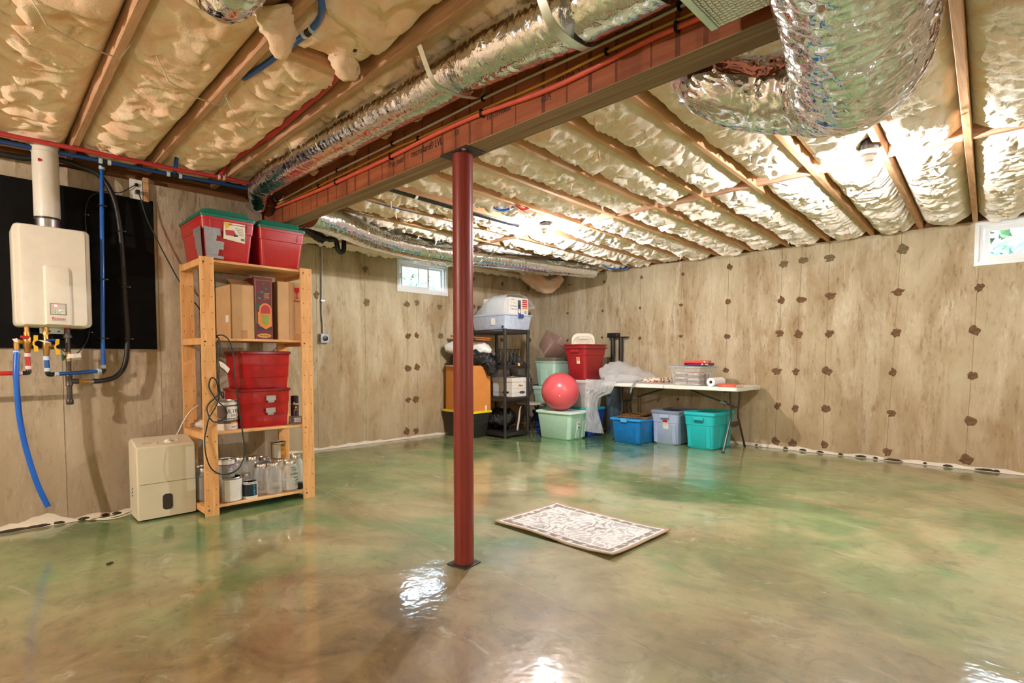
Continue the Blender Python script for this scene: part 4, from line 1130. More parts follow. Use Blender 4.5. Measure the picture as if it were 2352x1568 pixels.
# thin cable along the board
t, o = pipe_thing('thermostat_wire', 'thin black wire stapled along the right side of the water heater', [(.40, 4.45, 1.26), (.43, 4.44, 1.18), (.50, 4.46, 1.10), (.56, 4.50, 1.13), (.612, 4.515, 1.25), (.615, 4.515, 1.5), (.618, 4.515, 1.8), (.612, 4.515, 2.02), (.64, 4.51, 2.14), (.72, 4.50, 2.19), (.80, 4.50, 2.20), (.87, 4.505, 2.255), (.895, 4.508, 2.275)], .003, M['black'], 'wire', 6)
for z in (2.02, 1.76, 1.52, 1.25):
    build('staple', MB().box(.605, 4.508, z - .003, .630, 4.527, z + .003), M['black'], t, org=o, smooth=0)
    build('staple_nail', MB().cyl((.627, 4.506, z), (.627, 4.527, z), .003, 6), M['steel'], t, org=o)
# outlet
ob = thing('outlet_box', 'white double outlet on the heater wall near the ceiling', 'outlet', (.897, YH - .001, 2.18))
build('plate', MB().box(-.038, -.028, 0, .038, -.022, .135), M['white'], ob, smooth=0, bevel=.003)
build('box', MB().box(-.030, -.022, .01, .030, -.0002, .125), M['white'], ob, smooth=0)
for z in (.093, .045):
    build('socket_face', MB().lathe([(.017, 0), (.017, .0025), (.014, .003)], (0, 0, 0), 18), plain('outlet_face', rgb(228, 224, 214), .4), ob, loc=(0, -.028, z), rot=(PI / 2, 0, 0))
build('stud_stub', MB().box(.042, -.03, -.005, .075, -.0002, .16), M['joist'], ob, smooth=0, bevel=.002, seg=1)
t, o = pipe_thing('extension_lead', 'thin black lead drooping from the wall outlet to the wooden shelf', [(.900, 4.49, 2.225), (.912, 4.48, 2.19), (.946, 4.485, 2.058), (1.00, 4.49, 1.93), (1.058, 4.49, 1.802), (1.163, 4.495, 1.595), (1.274, 4.495, 1.437), (1.33, 4.49, 1.33)], .0042, plain('dark_green_cord', rgb(30, 42, 32), .45), 'cord', 8)
build('plug', MB().box(.888, 4.478, 2.212, .912, 4.516, 2.238), M['black'], t, org=o, smooth=0, bevel=.004)
t2, o_ = pipe_thing('heater_plug', 'black plug in the upper socket of the heater outlet', [(.895, 4.508, 2.275), (.90, 4.50, 2.274)], .012, M['black'], 'plug', 10, 0)
# pex runs under the joists
t, o = pipe_thing('red_pex_line', 'dull red water line slung under the joists along the heater wall', [(-.6, 4.33, 2.362), (-.2, 4.31, 2.36), (.207, 4.29, 2.36), (.60, 4.26, 2.36), (1.06, 4.24, 2.36), (1.34, 4.20, 2.36), (1.53, 4.18, 2.355), (1.64, 4.17, 2.35)], .0135, M['pexr_d'])
for x in (1.36, 1.33): ring_on(t, o, (x, 4.20, 2.36), (1, 0, 0), .0175, .016, M['ringr'])
build('tee_branch', MB().tube([(1.345, 4.20, 2.36), (1.346, 4.20, 2.385), (1.352, 4.10, 2.42)], .0125, 10), M['pexr_d'], t, org=o)
t, o = pipe_thing('blue_pex_line', 'dark blue water line beside the red one along the heater wall', [(-.6, 4.40, 2.33), (-.2, 4.39, 2.335), (.208, 4.37, 2.338), (.61, 4.345, 2.34), (1.08, 4.31, 2.34), (1.35, 4.26, 2.335), (1.62, 4.23, 2.33), (1.70, 4.22, 2.33)], .013, plain('dark_blue_pex', rgb(22, 62, 116), .35))
for x, y in ((.675, 4.342), (.72, 4.339), (1.045, 4.313), (1.115, 4.305)): ring_on(t, o, (x, y, 2.34), (1, -.06, 0), .0172, .02, M['ring'])
build('tee', MB().cyl((.683, 4.341, 2.34), (.712, 4.340, 2.34), .0165, 12).cyl((.697, 4.341, 2.34), (.697, 4.40, 2.335), .0145, 12), M['black'], t, org=o)
build('tee', MB().cyl((1.06, 4.311, 2.34), (1.10, 4.307, 2.34), .0165, 12), M['black'], t, org=o)
build('tee_branch', MB().tube([(1.08, 4.31, 2.345), (1.078, 4.27, 2.38), (1.04, 4.05, 2.44)], .0125, 10), M['pexb'], t, org=o)
t, o = pipe_thing('red_branch_pipe', 'red pipe running up a joist bay beside the foil duct', [(1.345, 4.0, 2.425), (1.345, 3.6, 2.415), (1.345, 3.26, 2.41), (1.325, 2.85, 2.41), (1.30, 2.48, 2.405), (1.25, 2.25, 2.40), (1.225, 2.15, 2.40)], .0135, M['pexr_d'])
ring_on(t, o, (1.225, 2.15, 2.40), (.2, 1, 0), .0175, .022, M['ringr']); ring_on(t, o, (1.222, 2.135, 2.40), (.2, 1, 0), .014, .03, M['black'], 'coupling')
t, o = pipe_thing('blue_branch_pipe', 'blue pipe leaving a joist block and bending out of view at the top', [(.99, 2.75, 2.41), (1.005, 2.60, 2.405), (1.012, 2.47, 2.40), (1.022, 2.32, 2.40), (1.033, 2.16, 2.40), (1.02, 2.04, 2.395), (.985, 1.95, 2.39), (.93, 1.87, 2.40)], .0135, M['pexb'])
ring_on(t, o, (1.030, 2.185, 2.40), (0, 1, 0), .0175, .018, M['ring']); ring_on(t, o, (1.033, 2.155, 2.40), (0, 1, 0), .0155, .04, M['black'], 'coupling'); ring_on(t, o, (1.034, 2.125, 2.398), (.1, 1, 0), .0175, .018, M['ring'])
# cables stapled to the beam
def beam_cable(name, label, yz, r, mat, cl):
    P = [(1.776 - r - .001, y, z) for y, z in yz]
    t, o = pipe_thing(name, label, P, r, mat, 'cable', 8)
    for (y, z) in cl:
        build('cable_staple', MB().box(1.776 - 2 * r - .004, y - .005, z - r - .005, 1.7755, y + .005, z - r - .001).box(1.776 - 2 * r - .004, y - .005, z + r + .001, 1.7755, y + .005, z + r + .005).box(1.776 - 2 * r - .006, y - .005, z - r - .005, 1.776 - 2 * r - .002, y + .005, z + r + .005), M['bluevinyl'] if False else M['black'], t, org=o, smooth=0)
beam_cable('white_cable', 'white cable stapled highest along the beam', [(4.338, 2.331), (4.24, 2.291), (3.79, 2.298), (3.403, 2.303), (2.681, 2.300), (2.278, 2.299), (1.918, 2.302), (1.533, 2.295), (1.286, 2.288), (1.056, 2.284), (0.8, 2.284), (.3, 2.285)], .0065, plain('white_cable_jacket', rgb(226, 214, 200), .45), [(4.248, 2.292), (3.32, 2.303), (2.676, 2.300), (1.915, 2.302), (0.921, 2.284)])
beam_cable('yellow_cable', 'yellow cable stapled in the middle along the beam', [(4.50, 2.31), (4.43, 2.288), (4.29, 2.274), (3.792, 2.258), (3.404, 2.261), (2.681, 2.266), (2.43, 2.260), (1.918, 2.252), (1.533, 2.243), (1.219, 2.248), (1.021, 2.245), (.8, 2.240), (.3, 2.24)], .0065, plain('yellow_cable_jacket', rgb(222, 168, 74), .45), [(4.29, 2.274), (3.578, 2.259), (2.43, 2.260), (1.219, 2.248)])
beam_cable('orange_red_cable', 'thick coral-red cable stapled lowest along the beam', [(4.397, 2.33), (4.37, 2.285), (4.291, 2.251), (4.202, 2.246), (3.792, 2.235), (3.405, 2.228), (2.682, 2.229), (2.278, 2.238), (1.918, 2.232), (1.533, 2.205), (1.286, 2.207), (1.02, 2.218), (.8, 2.213), (.3, 2.21)], .011, plain('coral_cable_jacket', rgb(226, 98, 78), .45), [(4.283, 2.250), (3.328, 2.229), (2.686, 2.229), (1.918, 2.232), (0.927, 2.216)])
# black drain pipe and trap beyond the beam end
dp = thing('drain_trap', 'black drain pipe with a hanging U-shaped trap beyond the beam end', 'pipe', (2.42, 5.1, 2.2)); o = (2.42, 5.1, 2.2)
M['abs'] = plain('black_abs', rgb(30, 31, 34), .22, var=.05)
build('drain_pipe', MB().tube([(2.26, 5.16, 2.38), (2.40, 5.13, 2.33), (2.50, 5.10, 2.27), (2.56, 5.09, 2.245)], .045, 18), M['abs'], dp, org=o)
build('trap', MB().tube(smooth_path([(2.55, 5.09, 2.25), (2.62, 5.085, 2.262), (2.675, 5.08, 2.255), (2.69, 5.08, 2.21), (2.70, 5.08, 2.165), (2.73, 5.08, 2.145), (2.76, 5.08, 2.17), (2.765, 5.08, 2.25), (2.765, 5.08, 2.36)], 4), .025, 14), M['abs'], dp, org=o)
build('coupling', MB().cyl((2.475, 5.107, 2.285), (2.535, 5.093, 2.254), .051, 18).cyl((2.60, 5.087, 2.258), (2.635, 5.084, 2.262), .030, 16), M['abs'], dp, org=o)
build('upper_drain', MB().tube([(2.10, 4.90, 2.30), (2.22, 4.93, 2.325), (2.30, 4.95, 2.345)], .05, 18).tube([(2.27, 4.943, 2.34), (2.33, 4.958, 2.355)], .058, 18), M['abs'], dp, org=o)
# black drain line tucked between joists above the corner
t, o = pipe_thing('drain_line', 'long black drain line in a joist gap above the silver duct', [(2.0, 3.62, 2.40), (2.7, 3.66, 2.398), (3.4, 3.70, 2.396), (3.9, 3.73, 2.40)], .032, M['abs'], 'pipe', 16, 3)
ring_on(t, o, (2.62, 3.655, 2.397), (1, .05, 0), .038, .025, M['white'], 'hanger_band')
for (nm, lab, mat, P) in (('blue_loop_pipe', 'blue pipe end dangling between joists left of the corner bulb', M['pexb'], [(3.05, 3.35, 2.42), (3.18, 3.36, 2.37), (3.28, 3.34, 2.345), (3.38, 3.33, 2.37), (3.46, 3.33, 2.43)]),
                          ('red_loop_pipe', 'red pipe end dangling between joists left of the corner bulb', M['pexr'], [(3.30, 3.24, 2.43), (3.38, 3.23, 2.375), (3.46, 3.22, 2.36), (3.58, 3.22, 2.43)]),
                          ('blue_corner_pipe', 'blue pipe looping out of the ceiling at the top of the right wall', M['pexb'], [(6.20, 4.30, 2.33), (6.42, 4.36, 2.335), (6.60, 4.32, 2.34), (6.70, 4.25, 2.36), (6.72, 4.20, 2.42)]),
                          ('blue_hidden_pipe', 'dark blue pipe half hidden above the silver duct', M['pexb'], [(2.15, 4.02, 2.41), (2.6, 4.05, 2.39), (3.2, 4.08, 2.40), (3.7, 4.10, 2.42)])):
    pipe_thing(nm, lab, P, .011, mat)
# conduit and receptacle on the back wall
cn = thing('power_receptacle', 'grey round-faced receptacle on a conduit on the sliding window wall', 'outlet', (2.99, YB, 1.27)); o = (2.99, YB, 1.27)
build('conduit', MB().tube(smooth_path([(2.982, YB - .03, 2.40), (2.982, YB - .025, 2.0), (2.978, YB - .022, 1.62), (2.986, YB - .022, 1.48), (2.990, YB - .024, 1.37)], 4), .0095, 10), M['galv'], cn, org=o)
build('box', MB().box(2.942, YB - .055, 1.255, 3.045, YB - .0005, 1.362), plain('grey_metal_box', rgb(160, 164, 164), .45, .3), cn, org=o, bevel=.004, smooth=0)
build('socket_face', MB().lathe([(.032, 0), (.032, .006), (.026, .008)], (0, 0, 0), 24), M['black'], cn, loc=(2.995 - o[0], -.055, 1.308 - o[2]), rot=(PI / 2, 0, 0))
build('conduit_strap', MB().box(2.965, YB - .034, 1.74, 3.01, YB - .0005, 1.752), M['galv'], cn, org=o, smooth=0)
# ------------------------------------------------------------------ generic containers
def wrap_text(name, s, size, mat, parent, R, ang, z, sx=1.0, rotated=False, ext=.0003):
    o = text(name, s, size, mat, parent, (0, 0, 0), (0, 0, 0), ext=ext)
    for v in o.data.vertices:
        x, y, d = v.co.x * sx, v.co.y, v.co.z
        if rotated: x, y = -y, x
        a = ang + x / R
        v.co = ((R + d) * math.sin(a), -(R + d) * math.cos(a), z + y)
    o.scale = (1, 1, 1)
    o.data.update(); return o
def wrap_panel(name, mat, parent, R, a0, a1, z0, z1, n=10, th=.0008):
    m = MB(); rows = []; n = max(6, int(abs(a1 - a0) / .07))
    for i in range(n + 1):
        a = a0 + (a1 - a0) * i / n
        rows.append([((R + th) * math.sin(a), -(R + th) * math.cos(a), z0), ((R + th) * math.sin(a), -(R + th) * math.cos(a), z1)])
    m.grid(rows); return build(name, m, mat, parent, smooth=60)

def tote_body(parent, w, d, h, mat, taper=.86, r=.035, rim=.012, rimh=.03, openx=False, band=True, name='body'):
    bw, bd = w * taper, d * taper
    S = [rrect(bw - .02, bd - .02, r, 0.0), rrect(bw, bd, r, .012)]
    def at(z, e=0.0): 
        f = z / h; return rrect(bw + (w - bw) * f + e, bd + (d - bd) * f + e, r, z)
    if band:
        S += [at(h * .68), at(h * .68 + .004, .010), at(h - rimh, .010)]
    S += [at(h - rimh, .0), at(h - rimh + .002, rim * 2), at(h, rim * 2)]
    m = MB()
    if openx:
        S += [at(h, -.002), at(h * .5, -.008), rrect(bw - .012, bd - .012, r, .010)]
    m.loft(S); return build(name, m, mat, parent, smooth=35)

def tote_lid(parent, w, d, z, mat, r=.04, th=.028, dome=0.0, recess=.012, over=.016, name='lid'):
    m = MB(); W, D = w + 2 * over, d + 2 * over
    S = [rrect(W, D, r, z), rrect(W, D, r, z + th * .75), rrect(W - .012, D - .012, r, z + th)]
    if dome:
        S += [rrect(W - .06, D - .06, r, z + th), rrect(W - .075, D - .075, r, z + th + dome), rrect(W - .10, D - .10, r * .8, z + th + dome + .004)]
    else:
        S += [rrect(W - .05, D - .05, r, z + th), rrect(W - .07, D - .07, r * .8, z + th - recess), rrect(W * .5, D * .5, r * .5, z + th - recess)]
    m.loft(S); return build(name, m, mat, parent, smooth=35)

def end_handles(parent, w, d, h, mat, along='y', size=(.13, .03, .035), z=None):
    z = z or h * .80
    for s in (-1, 1):
        if along == 'y': build('handle', MB().box(-size[0] / 2, s * (d / 2 + .014) - size[1] / 2, z, size[0] / 2, s * (d / 2 + .014) + size[1] / 2, z + size[2]), mat, parent, smooth=0, bevel=.006)
        else: build('handle', MB().box(s * (w / 2 + .014) - size[1] / 2, -size[0] / 2, z, s * (w / 2 + .014) + size[1] / 2, size[0] / 2, z + size[2]), mat, parent, smooth=0, bevel=.006)

# ------------------------------------------------------------------ pine shelving unit
SH = thing('wooden_shelf', 'tall pine shelving unit holding red bins, boxes and jars', 'shelf', (1.52, 4.234, 0)); so = (1.52, 4.234, 0)
PX = ((1.135, 1.222), (1.818, 1.905)); PY = ((4.000, 4.018), (4.450, 4.468))
for (ya, yb) in PY:
    for (xa, xb) in PX:
        pst = build('upright', MB().box(xa, ya, 0, xb, yb, 1.757), M['pine'], SH, org=so, smooth=0, bevel=.002, seg=1)
        if ya < 4.2 or xa < 1.5:
            hm = MB()
            for i in range(16):
                for dx in (.018, .069):
                    z = .075 + i * .109
                    if z < 1.74:
                        hm.add([(xa + dx + .0034 * math.cos(2 * PI * k / 8), ya - .0004, z + .0034 * math.sin(2 * PI * k / 8)) for k in range(8)], [tuple(range(8))])
            ho = build('peg_holes', hm, M['black'], pst, org=so, smooth=0); ho['kind'] = 'stuff'
            for z in (1.722, 1.19, .55, .045):
                build('bolt', MB().lathe([(.006, 0), (.005, .002)], (0, 0, 0), 10), M['blacksteel'], pst, loc=(xa + .022 - so[0], ya - so[1], z), rot=(PI / 2, 0, 0))
DECK = (1.745, 1.215, .572, .065)
for z in DECK:
    for i in range(4):
        build('shelf_slat', MB().box(1.153, 4.0185 + i * .108, z - .017, 1.887, 4.0185 + i * .108 + .1055, z), M['pine_x'], SH, org=so, smooth=0, bevel=.002, seg=1)
    for (xa, xb) in ((1.136, 1.153), (1.887, 1.904)):
        build('shelf_rail', MB().box(xa, 4.0185, z - .045, xb, 4.4495, z), M['pine'], SH, org=so, smooth=0, bevel=.002, seg=1)
M['crossbrace'] = plain('brace_strip', (0.6, .58, .54), .35, .9)
for (a, b_) in (((1.20, .60), (1.84, 1.18)), ((1.84, .60), (1.20, 1.18))):
    build('cross_brace', MB().tube([(a[0], 4.472, a[1]), (b_[0], 4.472, b_[1])], .004, 6), M['crossbrace'], SH, org=so)

# two red totes with green lids on top
M['redtote'] = plain('red_tote_plastic', rgb(188, 44, 46), .32, var=.06)
M['greenlid'] = plain('green_lid_plastic', rgb(22, 112, 88), .4, var=.06)
M['ducttape'] = plain('silver_duct_tape', rgb(150, 150, 150), .32, .25, var=.1, scale=12, bump=.3)
M['cream_label'] = plain('cream_label', rgb(238, 230, 210), .6, var=.03)
M['yellow_label'] = plain('yellow_label', rgb(238, 190, 50), .6)
def red_tote(label, x0, x1, y0, y1, lid_z, base_z):
    t = thing('storage_tote', label, 'tote', ((x0 + x1) / 2, (y0 + y1) / 2, base_z), group='red totes on the pine shelf top')
    w, d, h = x1 - x0, y1 - y0, lid_z - base_z
    tote_body(t, w, d, h, M['redtote'], .86, .028, .006, .022)
    tote_lid(t, w, d, h - .004, M['greenlid'], .03, .022, dome=.036, over=.012)
    for s in (-1, 1):
        build('rib', MB().box(s * w * .34 - .006, -d / 2 - .004, h - .075, s * w * .34 + .006, -d / 2 + .02, h - .024), M['redtote'], t, smooth=0, bevel=.002, seg=1)
    return t, w, d, h
t1, w, d, h = red_tote('red tote with green lid patched with silver tape on the pine shelf', 1.158, 1.498, 4.02, 4.51, 2.035, 1.746)
def front_y(z, d, h, taper=.86): return -(d * taper + (d - d * taper) * z / h) / 2
def front_patch(parent, name, mat, poly, d, h, off):
    """poly in (x,z) on the sloping front face"""
    m = MB(); m.add([(x, front_y(z, d, h) - off, z) for x, z in poly], [tuple(range(len(poly)))]); return build(name, m, mat, parent, smooth=0)
lab = front_patch(t1, 'paper_label', M['cream_label'], [(-.035, .262), (.105, .262), (.105, .135), (-.035, .150)], d, h, .0135)
front_patch(t1, 'label_corner', M['yellow_label'], [(-.034, .261), (.025, .261), (-.020, .215)], d, h, .0142)
front_patch(t1, 'label_picture', M['redtote'], [(-.025, .21), (.03, .214), (.045, .19), (.035, .176), (-.02, .176)], d, h, .0142)
front_patch(t1, 'label_picture_base', M['black'], [(.032, .188), (.06, .184), (.055, .175), (.03, .172)], d, h, .0145)
for k in range(5):
    front_patch(t1, 'bar', M['black'], [(.078 + k * .005, .15), (.081 + k * .005, .15), (.081 + k * .005, .166), (.078 + k * .005, .166)], d, h, .0142)
tz = lambda z: z
text('label_print', 'Holiday Storage Container', .0105, M['redtxt'], t1, (.05, front_y(.25, d, h) - .0148, .25), (PI / 2 + .07, 0, 0))
for k in range(5): front_patch(t1, 'print_line', M['greytxt'], [(.04 + .006 * k, .232 - k * .011), (.09 + .002 * k, .231 - k * .011), (.09 + .002 * k, .2285 - k * .011), (.04 + .006 * k, .2295 - k * .011)], d, h, .0142)
for nm, poly in (('tape_strip', [(-.158, .215), (-.055, .212), (-.052, .165), (-.152, .168)]), ('tape_strip', [(-.152, .168), (-.075, .165), (-.08, .13), (-.148, .132)]), ('tape_strip', [(-.148, .132), (-.03, .128), (-.032, .075), (-.143, .078)]), ('tape_strip', [(-.143, .078), (-.06, .076), (-.066, .035), (-.139, .037)]), ('tape_strip', [(-.139, .037), (-.03, .030), (-.03, .012), (-.137, .014)])):
    front_patch(t1, nm, M['ducttape'], poly, d, h, .0118)
def left_x(z): return -(w * .86 + (w - w * .86) * z / h) / 2
build('tape_wrap', MB().add([(left_x(z) - .0118, -d * .43 - .012 + y, z) for (y, z) in ((-.015, .215), (.15, .215), (.15, .17), (.13, .165), (.13, .08), (.11, .07), (.11, .02), (.01, .012))], [tuple(range(8))]), M['ducttape'], t1, smooth=0)
red_tote('red tote with green lid nearest the beam on the pine shelf', 1.535, 1.862, 4.02, 4.50, 2.024, 1.746)

# cartons on the second shelf
M['card'] = plain('cardboard', rgb(206, 166, 118), .8, var=.07, scale=8)
M['card_d'] = plain('darker_cardboard', rgb(182, 138, 92), .8, var=.07, scale=8)
M['ptape'] = plain('packing_tape', rgb(196, 152, 102), .3, var=.03)
z2 = 1.2155
c1 = thing('cardboard_carton', 'plain open-topped cardboard carton left of the jukebox box', 'box', (1.435, 4.245, z2))
build('carton', MB().box(-.080, -.165, 0, .072, .165, .385), M['card'], c1, smooth=0, bevel=.002, seg=1)
build('flap', MB().add([(-.078, -.165, .385), (.07, -.165, .385), (.072, -.05, .43), (-.075, -.05, .435)], [(0, 1, 2, 3)]).add([(-.078, -.165, .3835), (.07, -.165, .3835), (.072, -.05, .4285), (-.075, -.05, .4335)], [(0, 3, 2, 1)]), M['card_d'], c1, smooth=0)
build('tape', MB().box(-.016, -.1662, .0, .022, -.165, .062), M['card_d'], c1, smooth=0)
build('shipping_label', MB().box(-.0812, -.10, .12, -.0801, -.04, .17), M['white'], c1, smooth=0)
jb = thing('jukebox_box', 'narrow maroon box with a jukebox picture on the pine shelf', 'box', (1.575, 4.24, z2))
M['maroon'] = plain('maroon_card', rgb(112, 30, 30), .45, var=.15, scale=6)
M['gold'] = plain('gold_print', rgb(226, 172, 70), .45)
M['amber'] = plain('amber_print', rgb(238, 140, 40), .4)
M['lime'] = plain('lime_print', rgb(150, 170, 60), .45)
M['teal_print'] = plain('dark_green_print', rgb(20, 84, 70), .45)
build('carton', MB().box(-.063, -.16, 0, .064, .16, .45), M['maroon'], jb, smooth=0, bevel=.002, seg=1)
def flat(parent, name, mat, poly, y, hole=None):
    m = MB(); m.add([(x, y, z) for x, z in poly], [tuple(range(len(poly)))]); return build(name, m, mat, parent, smooth=0)
fy = -.1606
for (a, b_, c_, e) in ((-.056, .43, .057, .4315), (-.056, .12, -.0545, .43), (.0555, .12, .057, .43)): flat(jb, 'border_line', M['gold'], [(a, b_), (c_, b_), (c_, e), (a, e)], fy)
def disc(cx, cz, rx, rz, rot=0, n=18): return [(cx + rx * math.cos(2 * PI * k / n) * math.cos(rot) - rz * math.sin(2 * PI * k / n) * math.sin(rot), cz + rx * math.cos(2 * PI * k / n) * math.sin(rot) + rz * math.sin(2 * PI * k / n) * math.cos(rot)) for k in range(n)]
for (x, z, a, b_, r_) in ((.0, .405, .018, .005, 0), (.02, .37, .022, .006, -.5), (-.012, .345, .028, .009, .1), (-.03, .30, .028, .011, -.4), (-.018, .24, .042, .018, -.1)):
    flat(jb, 'record_print', M['teal_print'], disc(x, z, a, b_, r_), fy); flat(jb, 'record_centre', M['lime'], disc(x, z, a * .3, b_ * .3, r_), fy - .0004)
for k in range(5): flat(jb, 'print_line', M['gold'], [(.0 + .006 * (k % 2), .335 - k * .010), (.045 - .005 * (k % 3), .337 - k * .010), (.045 - .005 * (k % 3), .340 - k * .010), (.0 + .006 * (k % 2), .338 - k * .010)], fy - .0004)
flat(jb, 'jukebox_shadow', M['black'], [(-.045, .07), (.055, .07), (.055, .11), (-.045, .11)], fy - .0002)
arcp = [(-.028 + 0, .11)] + [(.012 + .045 * math.cos(PI - PI * k / 12), .215 + .05 * math.sin(PI * k / 12)) for k in range(13)] + [(.057, .10), (.012, .075), (-.033, .10)]
flat(jb, 'jukebox_body', M['amber'], arcp[1:], fy - .0005)
flat(jb, 'jukebox_arch', M['redtxt'], [(.012 + .034 * math.cos(PI - PI * k / 12), .215 + .037 * math.sin(PI * k / 12)) for k in range(13)] + [(.046, .19), (-.022, .19)], fy - .0009)
flat(jb, 'jukebox_grille', M['lime'], [(-.012, .18), (.036, .18), (.036, .12), (.012, .098), (-.012, .12)], fy - .0012)
flat(jb, 'jukebox_column', M['gold'], [(-.043, .11), (-.031, .11), (-.031, .20), (-.043, .20)], fy - .0012)
flat(jb, 'name_plate', M['gold'], disc(.0, .028, .05, .016), fy - .0005)
text('box_print', 'Rock Sounds', .013, M['maroon'], jb, (.0, fy - .001, .028), (PI / 2, 0, 0), shear=.2)
build('loose_flap', MB().add([(-.16, -.12, .452), (.05, -.15, .455), (.055, -.05, .468), (-.10, -.03, .462)], [(0, 1, 2, 3)]), M['tagw'], jb, smooth=0)
c2 = thing('cardboard_carton', 'cardboard carton marked FRAGILE at the beam end of the shelf', 'box', (1.787, 4.25, z2))
build('carton', MB().box(-.105, -.165, 0, .098, .165, .437), M['card'], c2, smooth=0, bevel=.002, seg=1)
build('tape', MB().box(-.022, -.1662, 0, .022, -.165, .437), M['ptape'], c2, smooth=0)
build('corner_tape', MB().box(-.02, -.1668, 0, .098, -.1655, .05), M['ptape'], c2, smooth=0)
flat(c2, 'goblet_print', M['redtxt'], [(.018, .40), (.058, .40), (.056, .37), (.042, .355), (.041, .325), (.056, .318), (.02, .318), (.035, .325), (.034, .355), (.02, .37)], -.167)
text('carton_print', 'FRAGILE', .019, M['redtxt'], c2, (.048, -.1668, .298), (PI / 2, 0, 0))

# third shelf
z3 = .5725
M['redclear'] = clearish('translucent_red', rgb(196, 22, 30), .80, .15)
M['redrim'] = clearish('translucent_red_rim', rgb(150, 24, 30), .92, .2)
M['latch'] = plain('grey_latch', rgb(176, 172, 168), .4)
M['darkstuff'] = plain('dark_contents', rgb(70, 24, 26), .7, var=.4, scale=9)
def clear_bin(label, c, w, d, h, z, body, lid, tiers=3, latch=(), contents=None, name='clear_bin', group=None, rz=0, cat='bin'):
    t = thing(name, label, cat, (c[0], c[1], z), rz, group=group)
    S = [rrect(w * .88, d * .88, .025, 0), rrect(w * .9, d * .9, .025, .01)]
    for k in range(1, tiers + 1):
        f = .9 + .08 * k / tiers
        S.append(rrect(w * f, d * f, .025, h * k / tiers - .006)); S.append(rrect(w * (f + .012), d * (f + .012), .025, h * k / tiers - .004))
    build('tub', MB().loft(S, True, False), body, t, smooth=35)
    build('lid', MB().loft([rrect(w, d, .03, h - .012), rrect(w * 1.03, d * 1.03, .03, h - .008), rrect(w * 1.03, d * 1.03, .03, h + .008), rrect(w * .97, d * .97, .03, h + .012), rrect(w * .94, d * .94, .03, h + .006)]), lid, t, smooth=35)
    if contents is not None:
        build('contents', MB().loft([rrect(w * .80, d * .80, .03, .012), rrect(w * .84, d * .84, .03, h * .45), rrect(w * .6, d * .6, .03, h * .7)]), contents, t, smooth=35)
    for (x, zz) in latch:
        yl = -d * .5 - .004
        lt = build('latch', MB().loft([[(x - .035, yl, zz + .015), (x + .035, yl, zz + .015), (x + .035, yl, zz - .02), (x + .022, yl, zz - .022), (x + .022, yl, zz - .038), (x - .022, yl, zz - .038), (x - .022, yl, zz - .022), (x - .035, yl, zz - .02)],
                                       [(x - .035, yl - .008, zz + .015), (x + .035, yl - .008, zz + .015), (x + .035, yl - .010, zz - .02), (x + .022, yl - .010, zz - .022), (x + .022, yl - .008, zz - .038), (x - .022, yl - .008, zz - .038), (x - .022, yl - .010, zz - .022), (x - .035, yl - .010, zz - .02)]]), M['latch'], t, smooth=0, bevel=.002, seg=1)
    return t
clear_bin('translucent red bin with two grey latches on the pine shelf', (1.573, 4.235), .375, .33, .272, z3, M['redclear'], M['redrim'], 3, [(.035, .215), (.03, .125)], M['darkstuff'], group='red translucent bins')
clear_bin('translucent red bin stacked on top of the latched red bin', (1.583, 4.235), .368, .33, .265, z3 + .281, M['redclear'], M['redrim'], 3, (), M['darkstuff'], group='red translucent bins')
def can(label, c, r, h, z, mat, lid=True, name='paint_can', bail=False, rimmat=None, darktop=False):
    t = thing(name, label, 'can', (c[0], c[1], z))
    build('body', MB().lathe([(r * .97, 0), (r, .004), (r, h - .006)], (0, 0, 0), 72), mat, t)
    build('rim', MB().lathe([(r * 1.015, h - .010), (r * 1.03, h - .004), (r * 1.0, h), (r * .88, h), (r * .86, h - .006)], (0, 0, 0), 36), rimmat or M['steel'], t)
    if darktop: build('lid', MB().lathe([(r * .86, h - .007), (r * .8, h - .005)], (0, 0, 0), 30), M['black'], t)
    if bail:
        build('bail', MB().tube([(r * 1.05 * math.cos(a), -r * 1.12 * math.sin(a) * .9 - .004, h * .62 - .06 * math.sin(a)) for a in [PI * k / 14 for k in range(15)]], .0018, 6), M['steel'], t)
    return t
M['white_can'] = plain('white_can_label', rgb(232, 228, 218), .45, var=.03)
M['brownband'] = plain('brown_can_band', rgb(92, 72, 60), .45, var=.06)
M['greyblue'] = plain('slate_stripe', rgb(84, 96, 112), .5)
t = can('large paint can with bold black lettering and a wire handle on the pine shelf', (1.318, 4.155), .083, .205, z3, M['white_can'], bail=True)
wrap_panel('brown_band', M['brownband'], t, .083, -1.6, 1.6, .045, .175)
wrap_panel('white_panel', M['white_can'], t, .0832, -.15, 1.15, .07, .165)
wrap_panel('slate_stripe', M['greyblue'], t, .0835, -1.6, 1.6, .076, .082)
wrap_panel('orange_strip', M['amber'], t, .0835, .15, .8, .045, .053)
wrap_text('can_print', 'ULTRA', .04, M['ink'], t, .0842, .42, .13)
wrap_text('can_print', 'SPEC', .027, M['ink'], t, .0842, .5, .10)
wrap_text('can_print', 'N538 1X', .011, M['greytxt'], t, .0842, .45, .02)
t = can('black spray can with coloured dots at the shelf end', (1.845, 4.20), .030, .15, z3, plain('spray_label', rgb(64, 50, 46), .4), name='spray_can')
build('cap', MB().lathe([(.029, .15), (.029, .205), (.025, .21)], (0, 0, 0), 24), M['black'], t)
for k, (c_, a, zz) in enumerate((('lime', -.3, .10), ('redtxt', .25, .10), ('yellow_label', -.1, .12), ('bluevinyl', .2, .075), ('white', -.5, .155))): wrap_panel('colour_dot', M[c_], t, .0302, a - .2, a + .2, zz - .006, zz + .006, 4)
